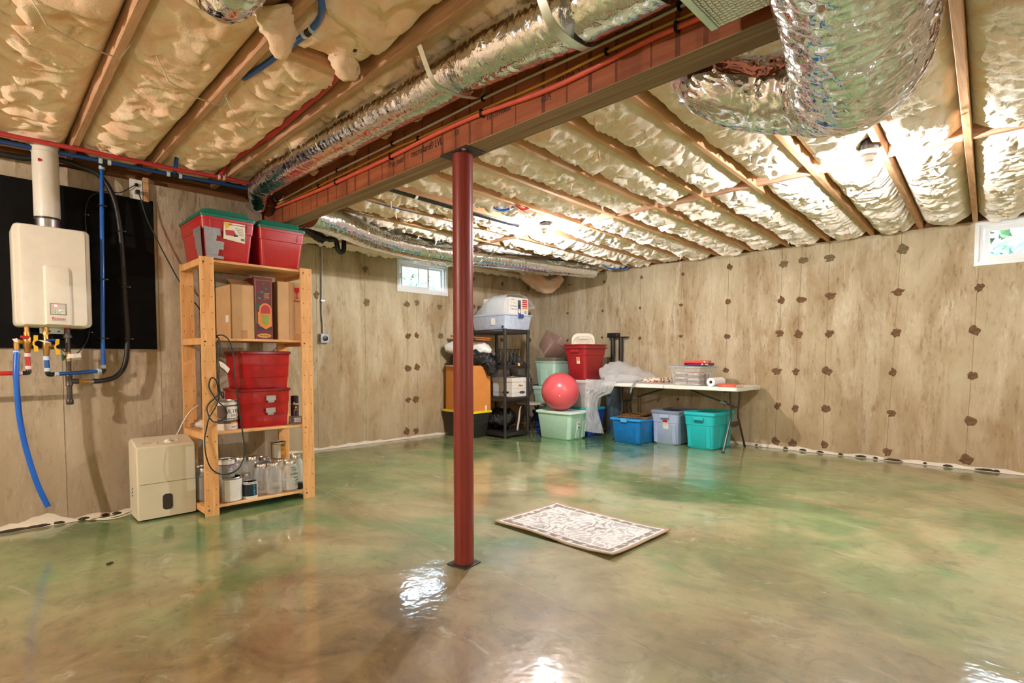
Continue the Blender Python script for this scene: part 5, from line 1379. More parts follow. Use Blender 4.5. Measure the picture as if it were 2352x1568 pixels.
wrap_text('can_print', 'LCAN', .014, M['white'], t, .0306, -.55, .08, rotated=True)
db = thing('domino_case', 'small clear case of dominoes beside the spray can', 'box', (1.80, 4.09, z3))
build('case', MB().box(-.038, -.035, 0, .038, .035, .062), clearish('smoky_case', rgb(120, 112, 110), .6, .15), db, smooth=0, bevel=.003)
build('label_card', MB().box(-.022, -.0362, .018, .026, -.0352, .05), M['white'], db, smooth=0)
for i in range(4):
    for j in range(2): build('pip', MB().box(-.016 + i * .010, -.0368, .024 + j * .014, -.010 + i * .010, -.0360, .030 + j * .014), M['black'], db, smooth=0)
bb = thing('spare_bulb', 'dead frosted light bulb lying on the pine shelf', 'light bulb', (1.185, 4.27, z3))
build('globe', MB().lathe([(.012, 0), (.016, .012), (.030, .035), (.034, .055), (.028, .075), (.012, .086), (.001, .088)], (0, 0, 0), 20), plain('frosted_glass', rgb(226, 214, 204), .2), bb, loc=(-.03, 0, .034), rot=(0, PI / 2, 0))
build('screw_base', MB().lathe([(.012, -.025), (.012, .002)], (0, 0, 0), 14), M['steel'], bb, loc=(-.03, 0, .034), rot=(0, PI / 2, 0))
pg = thing('clear_cup', 'clear plastic cup behind the red latched bin', 'cup', (1.790, 4.33, z3))
build('cup_wall', MB().lathe([(.028, 0), (.036, .09)], (0, 0, 0), 20, True, False), clearish('clear_cup_plastic', (.9, .9, .9), .3, .1), pg)

# bottom shelf
z4 = .0655
t = can('large white paint can with printed back label on the bottom shelf', (1.325, 4.107), .078, .172, z4, M['steel'])
wrap_panel('back_label', M['white_can'], t, .078, -.75, 1.3, .008, .158)
for k in range(9):
    wrap_panel('text_line', plain('faint_print', rgb(170, 172, 178), .6) if k == 0 else bpy.data.materials['faint_print'], t, .0783, -.6 + .05 * (k % 2), .95 - .07 * (k % 3), .142 - k * .013, .1435 - k * .013, 8)
t = can('small grey can with purple stripe stacked on the white paint can', (1.302, 4.105), .055, .130, z4 + .1725, plain('grey_can', rgb(150, 146, 146), .45), darktop=True)
wrap_panel('white_band', M['white_can'], t, .055, -1.6, 1.6, .095, .122); wrap_panel('purple_stripe', plain('purple_print', rgb(126, 36, 120), .45), t, .0553, -1.6, 1.6, .088, .094)
[wrap_panel('print_line', M['white'], t, .0554, -.1, .55 - .1 * (q % 2), .03 + q * .012, .033 + q * .012) for q in range(4)]
t = can('short black can lettered exterior on the bottom shelf', (1.452, 4.085), .0515, .122, z4, M['white_can'])
wrap_panel('navy_panel', plain('navy_print', rgb(20, 34, 50), .4), t, .0515, -1.5, .75, .02, .105)
wrap_text('can_print', 'exterior', .028, plain('cyan_print', rgb(70, 190, 226), .45), t, .0522, .25, .062, rotated=True)
M['glass'] = glassy('jar_glass')
M['jarlid'] = plain('jar_lid_tin', (0.72, .68, .6), .3, .95)
M['milk'] = plain('milky_liquid', rgb(214, 208, 198), .4)
def jar(label, c, r, h, z=z4, lid=True, fill=None, fmat=None, name='glass_jar', group='glass jars on the bottom shelf'):
    t = thing(name, label, 'jar', (c[0], c[1], z), group=group)
    prof = [(r * .85, 0), (r, .012), (r, h * .70), (r * .93, h * .78), (r * .72, h * .86), (r * .70, h * .90)]
    build('glass', MB().lathe(prof + [(r * .67, h * .90), (r * .90, h * .76), (r * .96, h * .70), (r * .96, .016), (r * .8, .008)], (0, 0, 0), 28), M['glass'], t, smooth=60)
    if lid: build('lid', MB().lathe([(r * .74, h * .875), (r * .745, h * .965), (r * .72, h * .975), (r * .70, h * .968)], (0, 0, 0), 28), M['jarlid'], t)
    if fill: build('contents', MB().lathe([(r * .8, .010), (r * .945, .018), (r * .945, h * fill)], (0, 0, 0), 24), fmat or M['milk'], t)
    return t
jar('clear glass jar with tin lid, third from the beam end of the shelf', (1.625, 4.085), .059, .238)
j2 = jar('jar of milky liquid with black handwriting on the bottom shelf', (1.747, 4.088), .058, .235, fill=.36)
for k, (s, zz, sz) in enumerate((('Pour', .185, .020), ('Finish', .165, .018), ('Cadbury', .135, .022), ('Bowl', .105, .018), ('Color', .085, .018), ('Tree', .065, .016), ('Cover', .048, .016))):
    o = wrap_text('handwriting', s, sz, M['ink'], j2, .0585, (.05, .2, .3, .45, .6, .65, .7)[k], zz)
jar('clear glass jar between the black can and the lidded jars', (1.548, 4.130), .058, .235)
jar('short clear jar tucked behind the black can', (1.462, 4.19), .043, .165)
jar('amber-lidded clear jar behind the purple-striped can', (1.470, 4.32), .058, .27)
jar('clear jar with gold lid in the middle of the back row', (1.560, 4.32), .058, .265)
jar('clear jar below the orange and yellow can', (1.725, 4.235), .058, .236)
jar('clear jar in the back row beside the orange lump of clay tub', (1.668, 4.36), .056, .24)
jar('tall clear jar at the beam end of the bottom shelf', (1.845, 4.20), .052, .255)
jar('brownish jar at the dehumidifier end, nearer the wall', (1.200, 4.37), .055, .245, fill=.7, fmat=plain('brown_sand', rgb(120, 92, 70), .8))
jar('brownish jar at the dehumidifier end, nearer the front', (1.197, 4.24), .055, .24, fill=.7, fmat=bpy.data.materials['brown_sand'])
jar('small jar of cream behind the front left upright', (1.19, 4.085), .036, .15, fill=.72, fmat=plain('cream_paint', rgb(238, 226, 196), .5))
t = can('orange and yellow Polyurethane can standing on a jar', (1.725, 4.235), .054, .128, z4 + .2345, plain('gold_can', rgb(196, 148, 60), .35, .3))
wrap_panel('white_panel', M['white_can'], t, .054, -1.3, -.1, .006, .112); wrap_panel('orange_panel', M['amber'], t, .0543, -.08, 1.3, .03, .062); wrap_panel('red_panel', M['redtxt'], t, .0543, -.08, .6, .10, .108)
wrap_text('can_print', 'Poly', .034, M['yellow_label'], t, .0548, .45, .082, sx=.9)
cl = thing('clay_tub', 'small orange tub with a blue lid among the jars', 'tub', (1.635, 4.25, z4))
build('tub', MB().lathe([(.022, .12), (.030, .19)], (0, 0, 0), 20).lathe([(.03, 0), (.03, .12)], (0, 0, 0), 16), plain('orange_tub', rgb(226, 132, 100), .5), cl)
build('lid', MB().lathe([(.036, .19), (.038, .205), (.03, .215)], (0, 0, 0), 20), plain('blue_tub_lid', rgb(84, 90, 160), .4), cl)
sk = thing('black_puck', 'small black cap at the beam end of the bottom shelf', 'cap', (1.825, 4.09, z4)); build('cap', MB().lathe([(.024, 0), (.026, .004), (.026, .045), (.022, .05)], (0, 0, 0), 20), M['black'], sk)

# green extension cord hung in loops over the front upright
yc = 3.982
loop = [(1.255, 1.10), (1.240, 1.20), (1.2365, 1.225), (1.255, 1.243), (1.275, 1.235), (1.309, 1.19), (1.33, 1.085), (1.332, .935), (1.351, .753), (1.381, .537), (1.384, .413), (1.342, .312), (1.262, .278), (1.181, .321), (1.14, .415), (1.135, .533), (1.15, .604), (1.162, .677), (1.204, .747), (1.233, .819),
        (1.213, .924), (1.181, .945), (1.172, .881), (1.218, .791), (1.258, .744), (1.277, .697), (1.248, .655), (1.188, .651), (1.158, .706), (1.164, .764), (1.233, .834), (1.252, .848), (1.26, .803), (1.235, .86), (1.228, .95), (1.238, 1.05), (1.236, 1.16), (1.238, 1.20)]
P = []
for k, (x, z) in enumerate(loop):
    yv = yc - .010 * math.sin(k * 1.9)
    if z > 1.18: yv = 4.01 + (.0 if z < 1.22 else .05)
    if z > 1.18 and x > 1.25: yv = 3.99
    P.append((x, yv, z))
P[2] = (1.2365, 4.03, 1.226); P[1] = (1.244, 4.00, 1.205); P[3] = (1.255, 4.01, 1.236); P[4] = (1.278, 3.99, 1.228)
t, o = pipe_thing('extension_lead_loops', 'dark green extension cord hanging in loops on the pine shelf', P, .0046, bpy.data.materials['dark_green_cord'], 'cord', 8)
build('care_tag', MB().grid([[(1.232, 3.975, 1.06), (1.262, 3.972, 1.045), (1.30, 3.975, 1.005)], [(1.240, 3.975, 1.02), (1.262, 3.972, 1.005), (1.285, 3.975, .975)]]), M['tagw'], t, org=o, smooth=0)
t, o = pipe_thing('draped_lead', 'white lead draped from the shelf down behind the dehumidifier', [(1.05, 4.45, .40), (1.07, 4.44, .50), (1.095, 4.42, .56), (1.12, 4.41, .62), (1.165, 4.41, .69), (1.22, 4.42, .73)], .0042, M['white'], 'cord', 8)

# dehumidifier
dc = (.9625, 4.31, 0)
DH = thing('dehumidifier', 'cream box dehumidifier standing on the floor beside the shelf', 'dehumidifier', dc)
M['dehum'] = plain('aged_cream_plastic', rgb(222, 212, 184), .45, var=.04, scale=5)
prof = [(-.120, .012), (-.120, .485), (-.112, .494), (.02, .532), (.055, .538), (.115, .520), (.120, .50), (.120, .02)]       # y,z outline
def xsec(x, s=1.0, dz=0): return [(x, y * s, z if z < .1 else z - dz) for y, z in prof]
build('body', MB().loft([xsec(-.172, .90, .010), xsec(-.166, .985, .002), xsec(-.150, 1), xsec(.150, 1), xsec(.166, .985, .002), xsec(.172, .90, .010)]), M['dehum'], DH, smooth=25)
build('bucket_seam', MB().box(-.160, -.1212, .2445, .167, -.1195, .2468), M['greytxt'], DH, smooth=0)
build('bucket_window', MB().loft([yrr(.060, .108, .022, -.1200, -.003, .112), yrr(.060, .108, .022, -.1225, -.003, .112)]), plain('smoked_window', rgb(64, 54, 50), .2), DH, smooth=40)
build('window_rim', MB().loft([yrr(.066, .114, .024, -.1199, -.003, .112), yrr(.066, .114, .024, -.1212, -.003, .112)]), M['white'], DH, smooth=40)
slope = math.atan2(.038, .132)
def topz(y): return .494 + (y + .112) * math.tan(slope)
build('dial', MB().lathe([(.024, -.004), (.024, .004), (.016, .006), (.014, .016), (.010, .018)], (0, 0, 0), 20), M['white'], DH, loc=(.02, -.06, topz(-.06)), rot=(slope, 0, 0))
build('fan_switch', MB().cbox((0, 0, .003), (.014, .012, .010)), M['white'], DH, loc=(.072, -.06, topz(-.06)), rot=(slope, 0, 0))
build('indicator_light', MB().lathe([(.005, -.001), (.005, .002)], (0, 0, 0), 10), M['redtxt'], DH, loc=(-.04, -.07, topz(-.07)), rot=(slope, 0, 0))
build('control_badge', MB().cbox((0, 0, 0), (.05, .022, .0012)), plain('worn_badge', rgb(196, 180, 146), .6), DH, loc=(-.10, -.06, topz(-.06) + .0008), rot=(slope, 0, 0))
for k in range(3): build('side_slot', MB().obox((-.1725, .03, .155 + k * .022), (.003, .028, .006), Matrix.Rotation(-.5, 3, 'X')), M['black'], DH, smooth=0)
build('side_grip', MB().box(-.1742, -.075, .30, -.1715, -.03, .48), M['dehum'], DH, smooth=0, bevel=.001, seg=1)
for sx_ in (-.13, .13):
    for sy_ in (-.09, .09): build('foot', MB().cyl((sx_, sy_, .0005), (sx_, sy_, .014), .014, 10), M['black'], DH)
t, o = pipe_thing('trailing_lead', 'pale lead trailing from the dehumidifier along the wall foot', [(.80, 4.40, .05), (.74, 4.39, .03), (.66, 4.43, .012), (.60, 4.48, .008), (.56, 4.50, .008), (.60, 4.46, .007), (.70, 4.40, .007), (.80, 4.385, .03)], .0045, M['dehum'], 'cord', 8)
# ------------------------------------------------------------------ storage in the far corner
M['bag_black'] = plain('black_bin_liner', rgb(22, 21, 21), .22, var=.1, scale=12)
def crinkly(m, strength=.5, scale=16, dist=.03):
    nt = m.node_tree; N = NT(nt); b = [n for n in nt.nodes if n.type == 'BSDF_PRINCIPLED'][0]
    N.link(N.bump(N.noise(N.coord(), scale, 3, .6, 1.2), strength, dist), b.inputs['Normal']); return m
crinkly(M['bag_black'], .8, 18)
M['bag_clear'] = polythene('clear_polythene', .62, .07, 1.0, 24)
M['bag_milky'] = polythene('milky_polythene', .82, .10, .8, 22)
M['bag_white'] = crinkly(plain('white_polythene', rgb(236, 232, 224), .3, var=.04), .35, 12)

bt = thing('storage_tote', 'black tote with a yellow lid under the orange carton', 'tote', (4.91, 5.67, 0))
tote_body(bt, .34, .60, .345, plain('black_tote', rgb(44, 42, 40), .4), .84, .03, .008, .02)
tote_lid(bt, .34, .60, .338, plain('yellow_lid', rgb(240, 212, 28), .4), .03, .028, over=.022)
for s in (-1, 1): build('latch', MB().box(-.17 - .018, s * .16 - .03, .30, -.17 + .002, s * .16 + .03, .338), bpy.data.materials['black_tote'], bt, smooth=0, bevel=.003)
M['orange_card'] = plain('orange_cardboard', rgb(214, 136, 62), .7, var=.06, scale=7)
oc = thing('orange_carton', 'tall orange cardboard carton with a black bag spilling out', 'box', (4.915, 5.65, .3602))
build('carton', MB().loft([rrect(.325, .58, .004, 0, 1), rrect(.325, .56, .004, .615, 1)]), M['orange_card'], oc, smooth=0)
build('tape', MB().box(.055, -.2905, .004, .085, -.289, .075), M['cream_label'], oc, smooth=0)
build('top_flap', MB().add([(-.162, .28, .616), (-.162, -.28, .616), (-.20, -.27, .60), (-.20, .26, .61)], [(0, 1, 2, 3)]), M['tagw'], oc, smooth=0)
lump('bin_bag', 'crumpled black bin bag slumped over the orange carton', [(4.80, 5.86, 1.02), (4.88, 5.70, 1.06), (4.98, 5.52, 1.05), (5.04, 5.38, 1.01), (5.035, 5.325, .93), (5.00, 5.32, .84)], [.07, .13, .16, .13, .09, .02], M['bag_black'], 4.4, 'bag', .30)
lump('bin_bag', 'stuffed white plastic bag on top of the black bag', [(4.72, 5.90, 1.22), (4.82, 5.78, 1.225), (4.92, 5.62, 1.225), (5.02, 5.46, 1.20), (5.08, 5.36, 1.165)], [.05, .10, .105, .095, .03], M['bag_white'], 7.1, 'bag', .14)
wd = thing('wooden_board', 'pair of orange-brown boards lying on the white bag', 'board', (4.93, 5.62, 1.335), rot=(.07, .02, -.03))
M['orange_wood'] = wood('orange_wood', rgb(168, 84, 36), rgb(206, 112, 50), (10, 1.2, 10), .4)
build('upper_board', MB().box(-.14, -.27, .022, .15, .27, .040), M['orange_wood'], wd, smooth=0, bevel=.004)
build('lower_board', MB().box(-.12, -.27, .0, .13, .22, .016), M['orange_wood'], wd, smooth=0, bevel=.003)

# black resin shelving
bs = thing('plastic_shelf', 'black plastic four-tier shelf stacked with boxes in the corner', 'shelf', (5.317, 5.42, 0)); bo = (5.317, 5.42, 0)
BX, BY = (5.095, 5.545), (5.105, 5.735)
for z in (.075, .545, .99, 1.465):
    dk = build('shelf_deck', MB().box(BX[0] - .02, BY[0] - .02, z - .055, BX[1] + .02, BY[1] + .02, z - .008), M['blacksteel'], bs, org=bo, smooth=0, bevel=.012)
    gm = MB()
    for i in range(10): gm.box(BX[0] + .01 + i * .044, BY[0], z - .010, BX[0] + .034 + i * .044, BY[1], z)
    g = build('deck_ribs', gm, M['blacksteel'], bs, org=bo, smooth=0); g['kind'] = 'stuff'
for x in BX:
    for y in BY:
        z = 0.0
        for (za, zb) in ((0.0, .02), (.075, .49), (.545, .935), (.99, 1.41)):
            build('shelf_leg', MB().cyl((x, y, za), (x, y, zb), .021, 16), M['blacksteel'], bs, org=bo)
        for zc in (.075, .545, .99, 1.465): build('leg_collar', MB().cyl((x, y, zc - .062), (x, y, zc + .006), .027, 16), M['blacksteel'], bs, org=bo)
M['clearbin'] = clearish('clear_bin_plastic', rgb(214, 226, 246), .75, .15)
M['bluelatch'] = plain('blue_latch', rgb(50, 76, 158), .35)
cb = clear_bin('clear plastic bin with a blue latch on top of the black shelf', (5.33, 5.41), .53, .70, .195, 1.4655, M['clearbin'], M['clearbin'], 1, (), plain('pale_blue_linen', rgb(190, 204, 226), .8))
build('latch', MB().box(-.03, -.372, .155, .06, -.355, .205), M['bluelatch'], cb, smooth=0, bevel=.004)
build('bin_label', MB().box(-.2605, -.14, .06, -.2575, -.06, .15), M['white'], cb, smooth=0)
build('clip_ring', MB().lathe([(.018, 0), (.018, .008), (.010, .008), (.010, 0)], (0, 0, 0), 16), M['bluelatch'], cb, loc=(-.26, -.29, .03), rot=(0, -PI / 2, 0))
# fan carton in a bag
fc = thing('fan_carton', 'white carton for an oscillating table fan inside a plastic bag', 'box', (5.42, 5.33, 1.674))
build('carton', MB().box(-.19, -.17, 0, .19, .34, .235), plain('white_carton', rgb(236, 232, 222), .6, var=.03), fc, smooth=0, bevel=.002, seg=1)
text('carton_print', 'Oscillating', .034, M['greyblue'], fc, (-.105, -.1708, .115), RF); text('carton_print', 'Table Fan', .034, M['greyblue'], fc, (-.105, -.1708, .075), RF)
text('carton_print', '12 inch', .036, M['gold'], fc, (-.115, -.1708, .16), RF); text('carton_print', 'Lasko', .03, M['greytxt'], fc, (-.125, -.1708, .205), RF)
flat(fc, 'photo_panel', M['greyblue'], [(-.02, .01), (.04, .01), (.04, .20), (-.02, .20)], -.1706); flat(fc, 'photo_fan', M['white'], disc(.01, .05, .022, .03), -.171); flat(fc, 'photo_fan', M['black'], disc(.012, .12, .02, .02), -.171); flat(fc, 'photo_base', M['maroon'], [(-.015, .012), (.036, .012), (.02, .09), (-.01, .09)], -.1708)
for k in range(5): flat(fc, 'red_bar', M['redtxt'] if k else M['amber'], [(.07, .085 + k * .027), (.17, .085 + k * .027), (.17, .104 + k * .027), (.07, .104 + k * .027)], -.1708)
for k in range(4): flat(fc, 'bar', M['greytxt'], [(.12 + k * .009, .02), (.125 + k * .009, .02), (.125 + k * .009, .06), (.12 + k * .009, .06)], -.1708)
def bag_over():
    # polythene sheet bag: covers the long side and crown of the carton, slumps at the back, loose tail on the other side
    m = MB(); rows = []; ny = 34; nx = 34
    cross = [(-.25, .0), (-.235, .10), (-.215, .20), (-.16, .262), (-.05, .285), (.08, .285), (.19, .262), (.27, .225), (.33, .17), (.365, .12), (.35, .10)]
    for i in range(ny):
        v = i / (ny - 1); y = -.165 + .74 * v
        f = 1.0 if v < .35 else max(.06, 1 - ((v - .35) / .65) ** 1.5)
        row = []
        for j in range(nx):
            u = j / (nx - 1) * (len(cross) - 1); a = int(min(len(cross) - 2, u)); t = u - a
            x = cross[a][0] + (cross[a + 1][0] - cross[a][0]) * t; z = cross[a][1] + (cross[a + 1][1] - cross[a][1]) * t
            d = .022 * float(fbm2(i * .22 + 3, j * .22, 4))
            row.append((x * (.6 + .4 * f) - (.0 if x > 0 else .02) + d, y + d * .5, max(.006, z * f + d)))
        rows.append(row)
    m.grid(rows); return m
org = (5.40, 5.34, 1.675)
bo_ = build('polythene_bag', bag_over(), M['bag_milky'], smooth=70, loc=org); tag(bo_, 'milky clear plastic bag billowing over the fan carton', 'bag')
# file box
fb = thing('file_box', 'white lidded file box with handle holes on the black shelf', 'box', (5.425, 5.315, .5455))
M['fileboard'] = plain('white_fileboard', rgb(232, 226, 214), .6, var=.03)
build('box', MB().box(-.17, -.185, 0, .17, .19, .245), M['fileboard'], fb, smooth=0, bevel=.002, seg=1)
build('lid', MB().box(-.178, -.193, .205, .178, .198, .262), M['fileboard'], fb, smooth=0, bevel=.003)
flat(fb, 'handle_hole', M['card_d'], disc(.0, .155, .045, .016), -.1858)
for (a, b_) in ((.055, .057), (.115, .1165)): flat(fb, 'blue_rule', M['bluelatch'], [(-.17, a), (.17, a), (.17, b_), (-.17, b_)], -.1856)
flat(fb, 'brand_panel', M['black'], disc(.03, .06, .055, .02), -.1862); text('box_print', 'BANKERS BOX', .012, M['white'], fb, (.03, -.1868, .06), RF)
build('side_rule', MB().box(-.1708, -.18, .055, -.1702, .185, .058), M['bluelatch'], fb, smooth=0)
build('side_panel', MB().box(-.1712, -.12, .045, -.1703, .0, .075), M['black'], fb, smooth=0)
sw = thing('white_strap', 'white webbing strap lying over the file box lid', 'strap', (5.40, 5.18, .808))
build('webbing', MB().grid([[(-.10, .02, .012), (-.10, .06, .012)], [(-.03, .0, .02), (-.03, .04, .025)], [(.03, -.02, .006), (.03, .02, .006)], [(.03, -.062, .004), (.055, -.062, .004)], [(.02, -.07, -.04), (.045, -.07, -.04)], [(.005, -.07, -.10), (.03, -.07, -.10)]]), M['white'], sw, smooth=60)
# wire lanterns
def lantern(label, x, y):
    t = thing('wire_lantern', label, 'lantern', (x, y, .9905), group='black wire lanterns')
    r, h = .055, .19
    build('base', MB().lathe([(r, 0), (r, .025), (r * .9, .028)], (0, 0, 0), 20), M['black'], t)
    for k in range(7):
        a = 2 * PI * k / 7
        build('wire', MB().tube([(r * math.cos(a + b_), r * math.sin(a + b_), .02 + h * q / 8) for q, b_ in enumerate([0, .25, .45, .6, .6, .5, .35, .2, 0.05])], .003, 5), M['black'], t)
        build('wire', MB().tube([(r * math.cos(a - b_), r * math.sin(a - b_), .02 + h * q / 8) for q, b_ in enumerate([0, .25, .45, .6, .6, .5, .35, .2, 0.05])], .003, 5), M['black'], t)
    build('top_ring', MB().tube([(r * math.cos(2 * PI * k / 20), r * math.sin(2 * PI * k / 20), .21) for k in range(21)], .004, 6), M['black'], t)
lantern('black wire lantern nearest the shelf leg', 5.22, 5.30); lantern('black wire lantern in the middle of the black shelf', 5.36, 5.30); lantern('black wire lantern at the ball end of the black shelf', 5.49, 5.28)
tg = thing('price_tag', 'small yellow tag on the black shelf front', 'tag', (5.34, 5.083, .985)); build('card', MB().box(-.02, -.003, -.012, .02, .0, .025), M['yellow_label'], tg, smooth=0)
gb = thing('grey_box', 'plain grey box behind the black shelf legs', 'box', (5.19, 5.56, .9905)); build('carton', MB().box(-.07, -.1, 0, .07, .1, .17), plain('mauve_grey', rgb(120, 108, 108), .6), gb, smooth=0, bevel=.003)
lump('bin_bag', 'crumpled black bag on the lowest tier of the black shelf', [(5.16, 5.55, .20), (5.28, 5.45, .22), (5.42, 5.38, .22), (5.50, 5.34, .18)], [.06, .14, .15, .05], M['bag_black'], 15.2, 'bag', .3, flat=.078)
lump('clear_bag', 'clear bag of brown odds and ends above the file box', [(5.38, 5.60, .66), (5.42, 5.56, .84), (5.50, 5.52, .90), (5.54, 5.50, .84)], [.05, .07, .06, .03], M['bag_clear'], 17.2, 'bag', .3)
ck = thing('walking_stick', 'pale stick leaning on the lowest tier of the black shelf', 'stick', (5.40, 5.17, .078))
build('shaft', MB().tube(smooth_path([(0, 0, 0), (.03, .0, .14), (.06, .01, .26), (.085, .02, .31), (.11, .02, .32)], 4), [.014] * 8 + [.009] * 9, 10), plain('pale_stick', rgb(206, 190, 176), .4), ck)
lump('clear_bag', 'drooping clear and dark plastic hanging behind the pink ball', [(5.86, 5.72, 1.12), (5.85, 5.62, .98), (5.84, 5.52, .80), (5.82, 5.44, .62), (5.82, 5.40, .50)], [.05, .12, .15, .14, .05], crinkly(clearish('smoky_polythene', rgb(96, 92, 88), .62, .12, 0, 12), .8, 20), 21.0, 'bag', .3)
# folding chair half hidden
fcx, fcy = 5.715, 5.20
ch = thing('folding_chair', 'beige-seated folding chair half hidden behind the pink ball', 'chair', (fcx, fcy, 0), .0)
build('seat', MB().loft([rrect(.26, .36, .06, .415), rrect(.28, .38, .06, .425), rrect(.28, .38, .06, .437), rrect(.25, .35, .06, .445)]), plain('beige_seat', rgb(206, 194, 172), .4), ch)
for sx_ in (-.12, .12):
    build('leg', MB().tube([(sx_, -.17, .0), (sx_, .05, .42)], .011, 8), M['black'], ch); build('leg', MB().tube([(sx_, .17, .0), (sx_, -.05, .42)], .011, 8), M['black'], ch)
build('crossbar', MB().tube([(-.12, -.12, .1), (.12, -.12, .1)], .008, 8), M['black'], ch)

# mint totes and ball
M['mint'] = plain('mint_plastic', rgb(186, 222, 200), .42, var=.03)
M['mint_lid'] = plain('pale_mint_lid', rgb(214, 238, 224), .42, var=.03)
def vert_ribs(parent, w, d, h, mat, side, taper=.86, pos=(-.25, .25), rw=.05):
    """raised panels on the -y or -x face"""
    for p in pos:
        m = MB()
        for (z, q) in ((.03, 0), (h * .62, 1)): pass
        def fx(z): return -(w * taper + (w - w * taper) * z / h) / 2 - .006
        def fy_(z): return -(d * taper + (d - d * taper) * z / h) / 2 - .006
        if side == 'y':
            a = [(p * w - rw / 2, fy_(.02), .02), (p * w + rw / 2, fy_(.02), .02), (p * w + rw / 2, fy_(h * .66), h * .66), (p * w - rw / 2, fy_(h * .66), h * .66)]
            b_ = [(q[0], q[1] + .02, q[2]) for q in a]
        else:
            a = [(fx(.02), p * d - rw / 2, .02), (fx(.02), p * d + rw / 2, .02), (fx(h * .66), p * d + rw / 2, h * .66), (fx(h * .66), p * d - rw / 2, h * .66)]
            b_ = [(q[0] + .02, q[1], q[2]) for q in a]
        m.loft([b_, a]); build('rib_panel', m, mat, parent, smooth=0, bevel=.003)
mt = thing('storage_tote', 'mint green tote carrying the pink exercise ball', 'tote', (5.70, 4.615, 0), group='mint green totes')
tote_body(mt, .40, .59, .355, M['mint'], .85, .05, .008, .02, band=False); tote_lid(mt, .40, .59, .345, M['mint_lid'], .05, .028, over=.018, recess=.006)
vert_ribs(mt, .40, .59, .355, M['mint'], 'y', .85, (.0, .33), .07)
build('tote_label', MB().box(-.02, -.283, .14, .025, -.2755, .235), M['white'], mt, smooth=0); build('label_print', MB().box(-.016, -.2838, .15, .02, -.2825, .175), M['bluelatch'], mt, smooth=0)
build('label_photo', MB().box(-.012, -.2838, .19, .016, -.2825, .228), M['redtxt'], mt, smooth=0)
M['ball'] = plain('pink_ball_vinyl', rgb(224, 92, 98), .3, var=.04, scale=4)
bl = thing('exercise_ball', 'pink-red ribbed exercise ball on the mint tote', 'ball', (5.665, 4.62, .3745))
R_ = .254
prof = []
for k in range(0, 81):
    a = -PI / 2 + PI * k / 80; g = 1 - .0035 * (k % 2) * (1 if 10 < k < 70 else .6)
    prof.append((max(.0008, R_ * g * math.cos(a)), R_ * g * math.sin(a)))
axis = Vector((-.78, -.60, -.16)).normalized()
q = Vector((0, 0, 1)).rotation_difference(axis).to_euler()
bo2 = build('ball_skin', MB().lathe(prof, (0, 0, 0), 56), M['ball'], bl, loc=(0, 0, R_), rot=q, smooth=80)
build('plug', MB().lathe([(.008, R_ - .003), (.008, R_ + .002), (.004, R_ + .003)], (0, 0, 0), 12), M['white'], bl, loc=(0, 0, R_), rot=q)
# three-high mint stack behind the ball
sx_, sy_ = 6.10, 5.12
t = thing('storage_tote', 'blue tote at the bottom of the mint stack behind the ball', 'tote', (sx_, sy_, 0))
M['royal'] = plain('royal_blue_plastic', rgb(36, 74, 168), .4)
tote_body(t, .42, .42, .30, M['royal']); tote_lid(t, .42, .42, .292, M['royal'], over=.012)
t = thing('storage_tote', 'mint tote in the middle of the stack behind the ball', 'tote', (sx_, sy_, .3205), group='mint green totes')
tote_body(t, .42, .42, .33, M['mint']); tote_lid(t, .42, .42, .322, M['mint_lid'], over=.014)
t = thing('storage_tote', 'open mint tote at the top of the stack behind the ball', 'tote', (sx_, sy_, .6712), group='mint green totes')
tote_body(t, .38, .38, .36, M['mint'], .84, .04, .014, .02, band=False); vert_ribs(t, .38, .38, .36, M['mint'], 'y', .84, (-.05,), .13); vert_ribs(t, .38, .38, .36, M['mint'], 'x', .84, (.05,), .13)
M['taupe'] = plain('taupe_plastic', rgb(142, 130, 120), .45)
M['mauve'] = plain('mauve_brown_plastic', rgb(168, 138, 126), .45)
t = thing('grey_tub', 'taupe tub nested on the open mint tote', 'tub', (sx_, sy_, 1.032)); tote_body(t, .36, .36, .05, M['taupe'], .95, .04, .012, .015, band=False)
t = thing('brown_planter', 'mauve-brown rectangular bin tipped over on the taupe tub', 'bin', (sx_ - .01, sy_ - .05, 1.13), rot=(.0, .0, .0))
pl_ = tote_body(t, .34, .30, .26, M['mauve'], .78, .03, .008, .016, openx=True, band=False); pl_.rotation_euler = (Vector((0, 0, 1)).rotation_difference(Vector((.135, -.60, .68)).normalized()).to_matrix() @ Matrix.Rotation(-.25, 3, 'Z')).to_euler()
pl_.location = (-.03, .12, .03)
# red tote stack
rx, ry = 6.115, 4.54
t = thing('storage_tote', 'blue tote with a teal lid at the foot of the red tote stack', 'tote', (6.165, 4.545, 0))
tote_body(t, .38, .36, .375, M['royal']); tote_lid(t, .38, .36, .367, plain('teal_lid', rgb(40, 176, 186), .4), over=.012)
t = thing('storage_tote', 'light grey tote with a pale lid under the red tote', 'tote', (6.14, 4.54, .3955))
M['lgrey'] = plain('light_grey_plastic', rgb(192, 188, 182), .42)
tote_body(t, .42, .36, .365, M['lgrey'], .80, .05, band=False); tote_lid(t, .42, .36, .357, plain('pale_grey_lid', rgb(214, 210, 202), .42), over=.014)
t = thing('storage_tote', 'deep red tote open on top with a beige lid inside', 'tote', (rx, ry, .7815))
M['deepred'] = plain('deep_red_plastic', rgb(158, 36, 40), .38, var=.04)
tote_body(t, .50, .37, .485, M['deepred'], .76, .04, .016, .014, openx=True)
build('upper_rim', MB().loft([rrect(.525, .395, .045, .425), rrect(.540, .41, .045, .43), rrect(.542, .412, .045, .445), rrect(.50, .37, .045, .446)], False, False), M['deepred'], t)
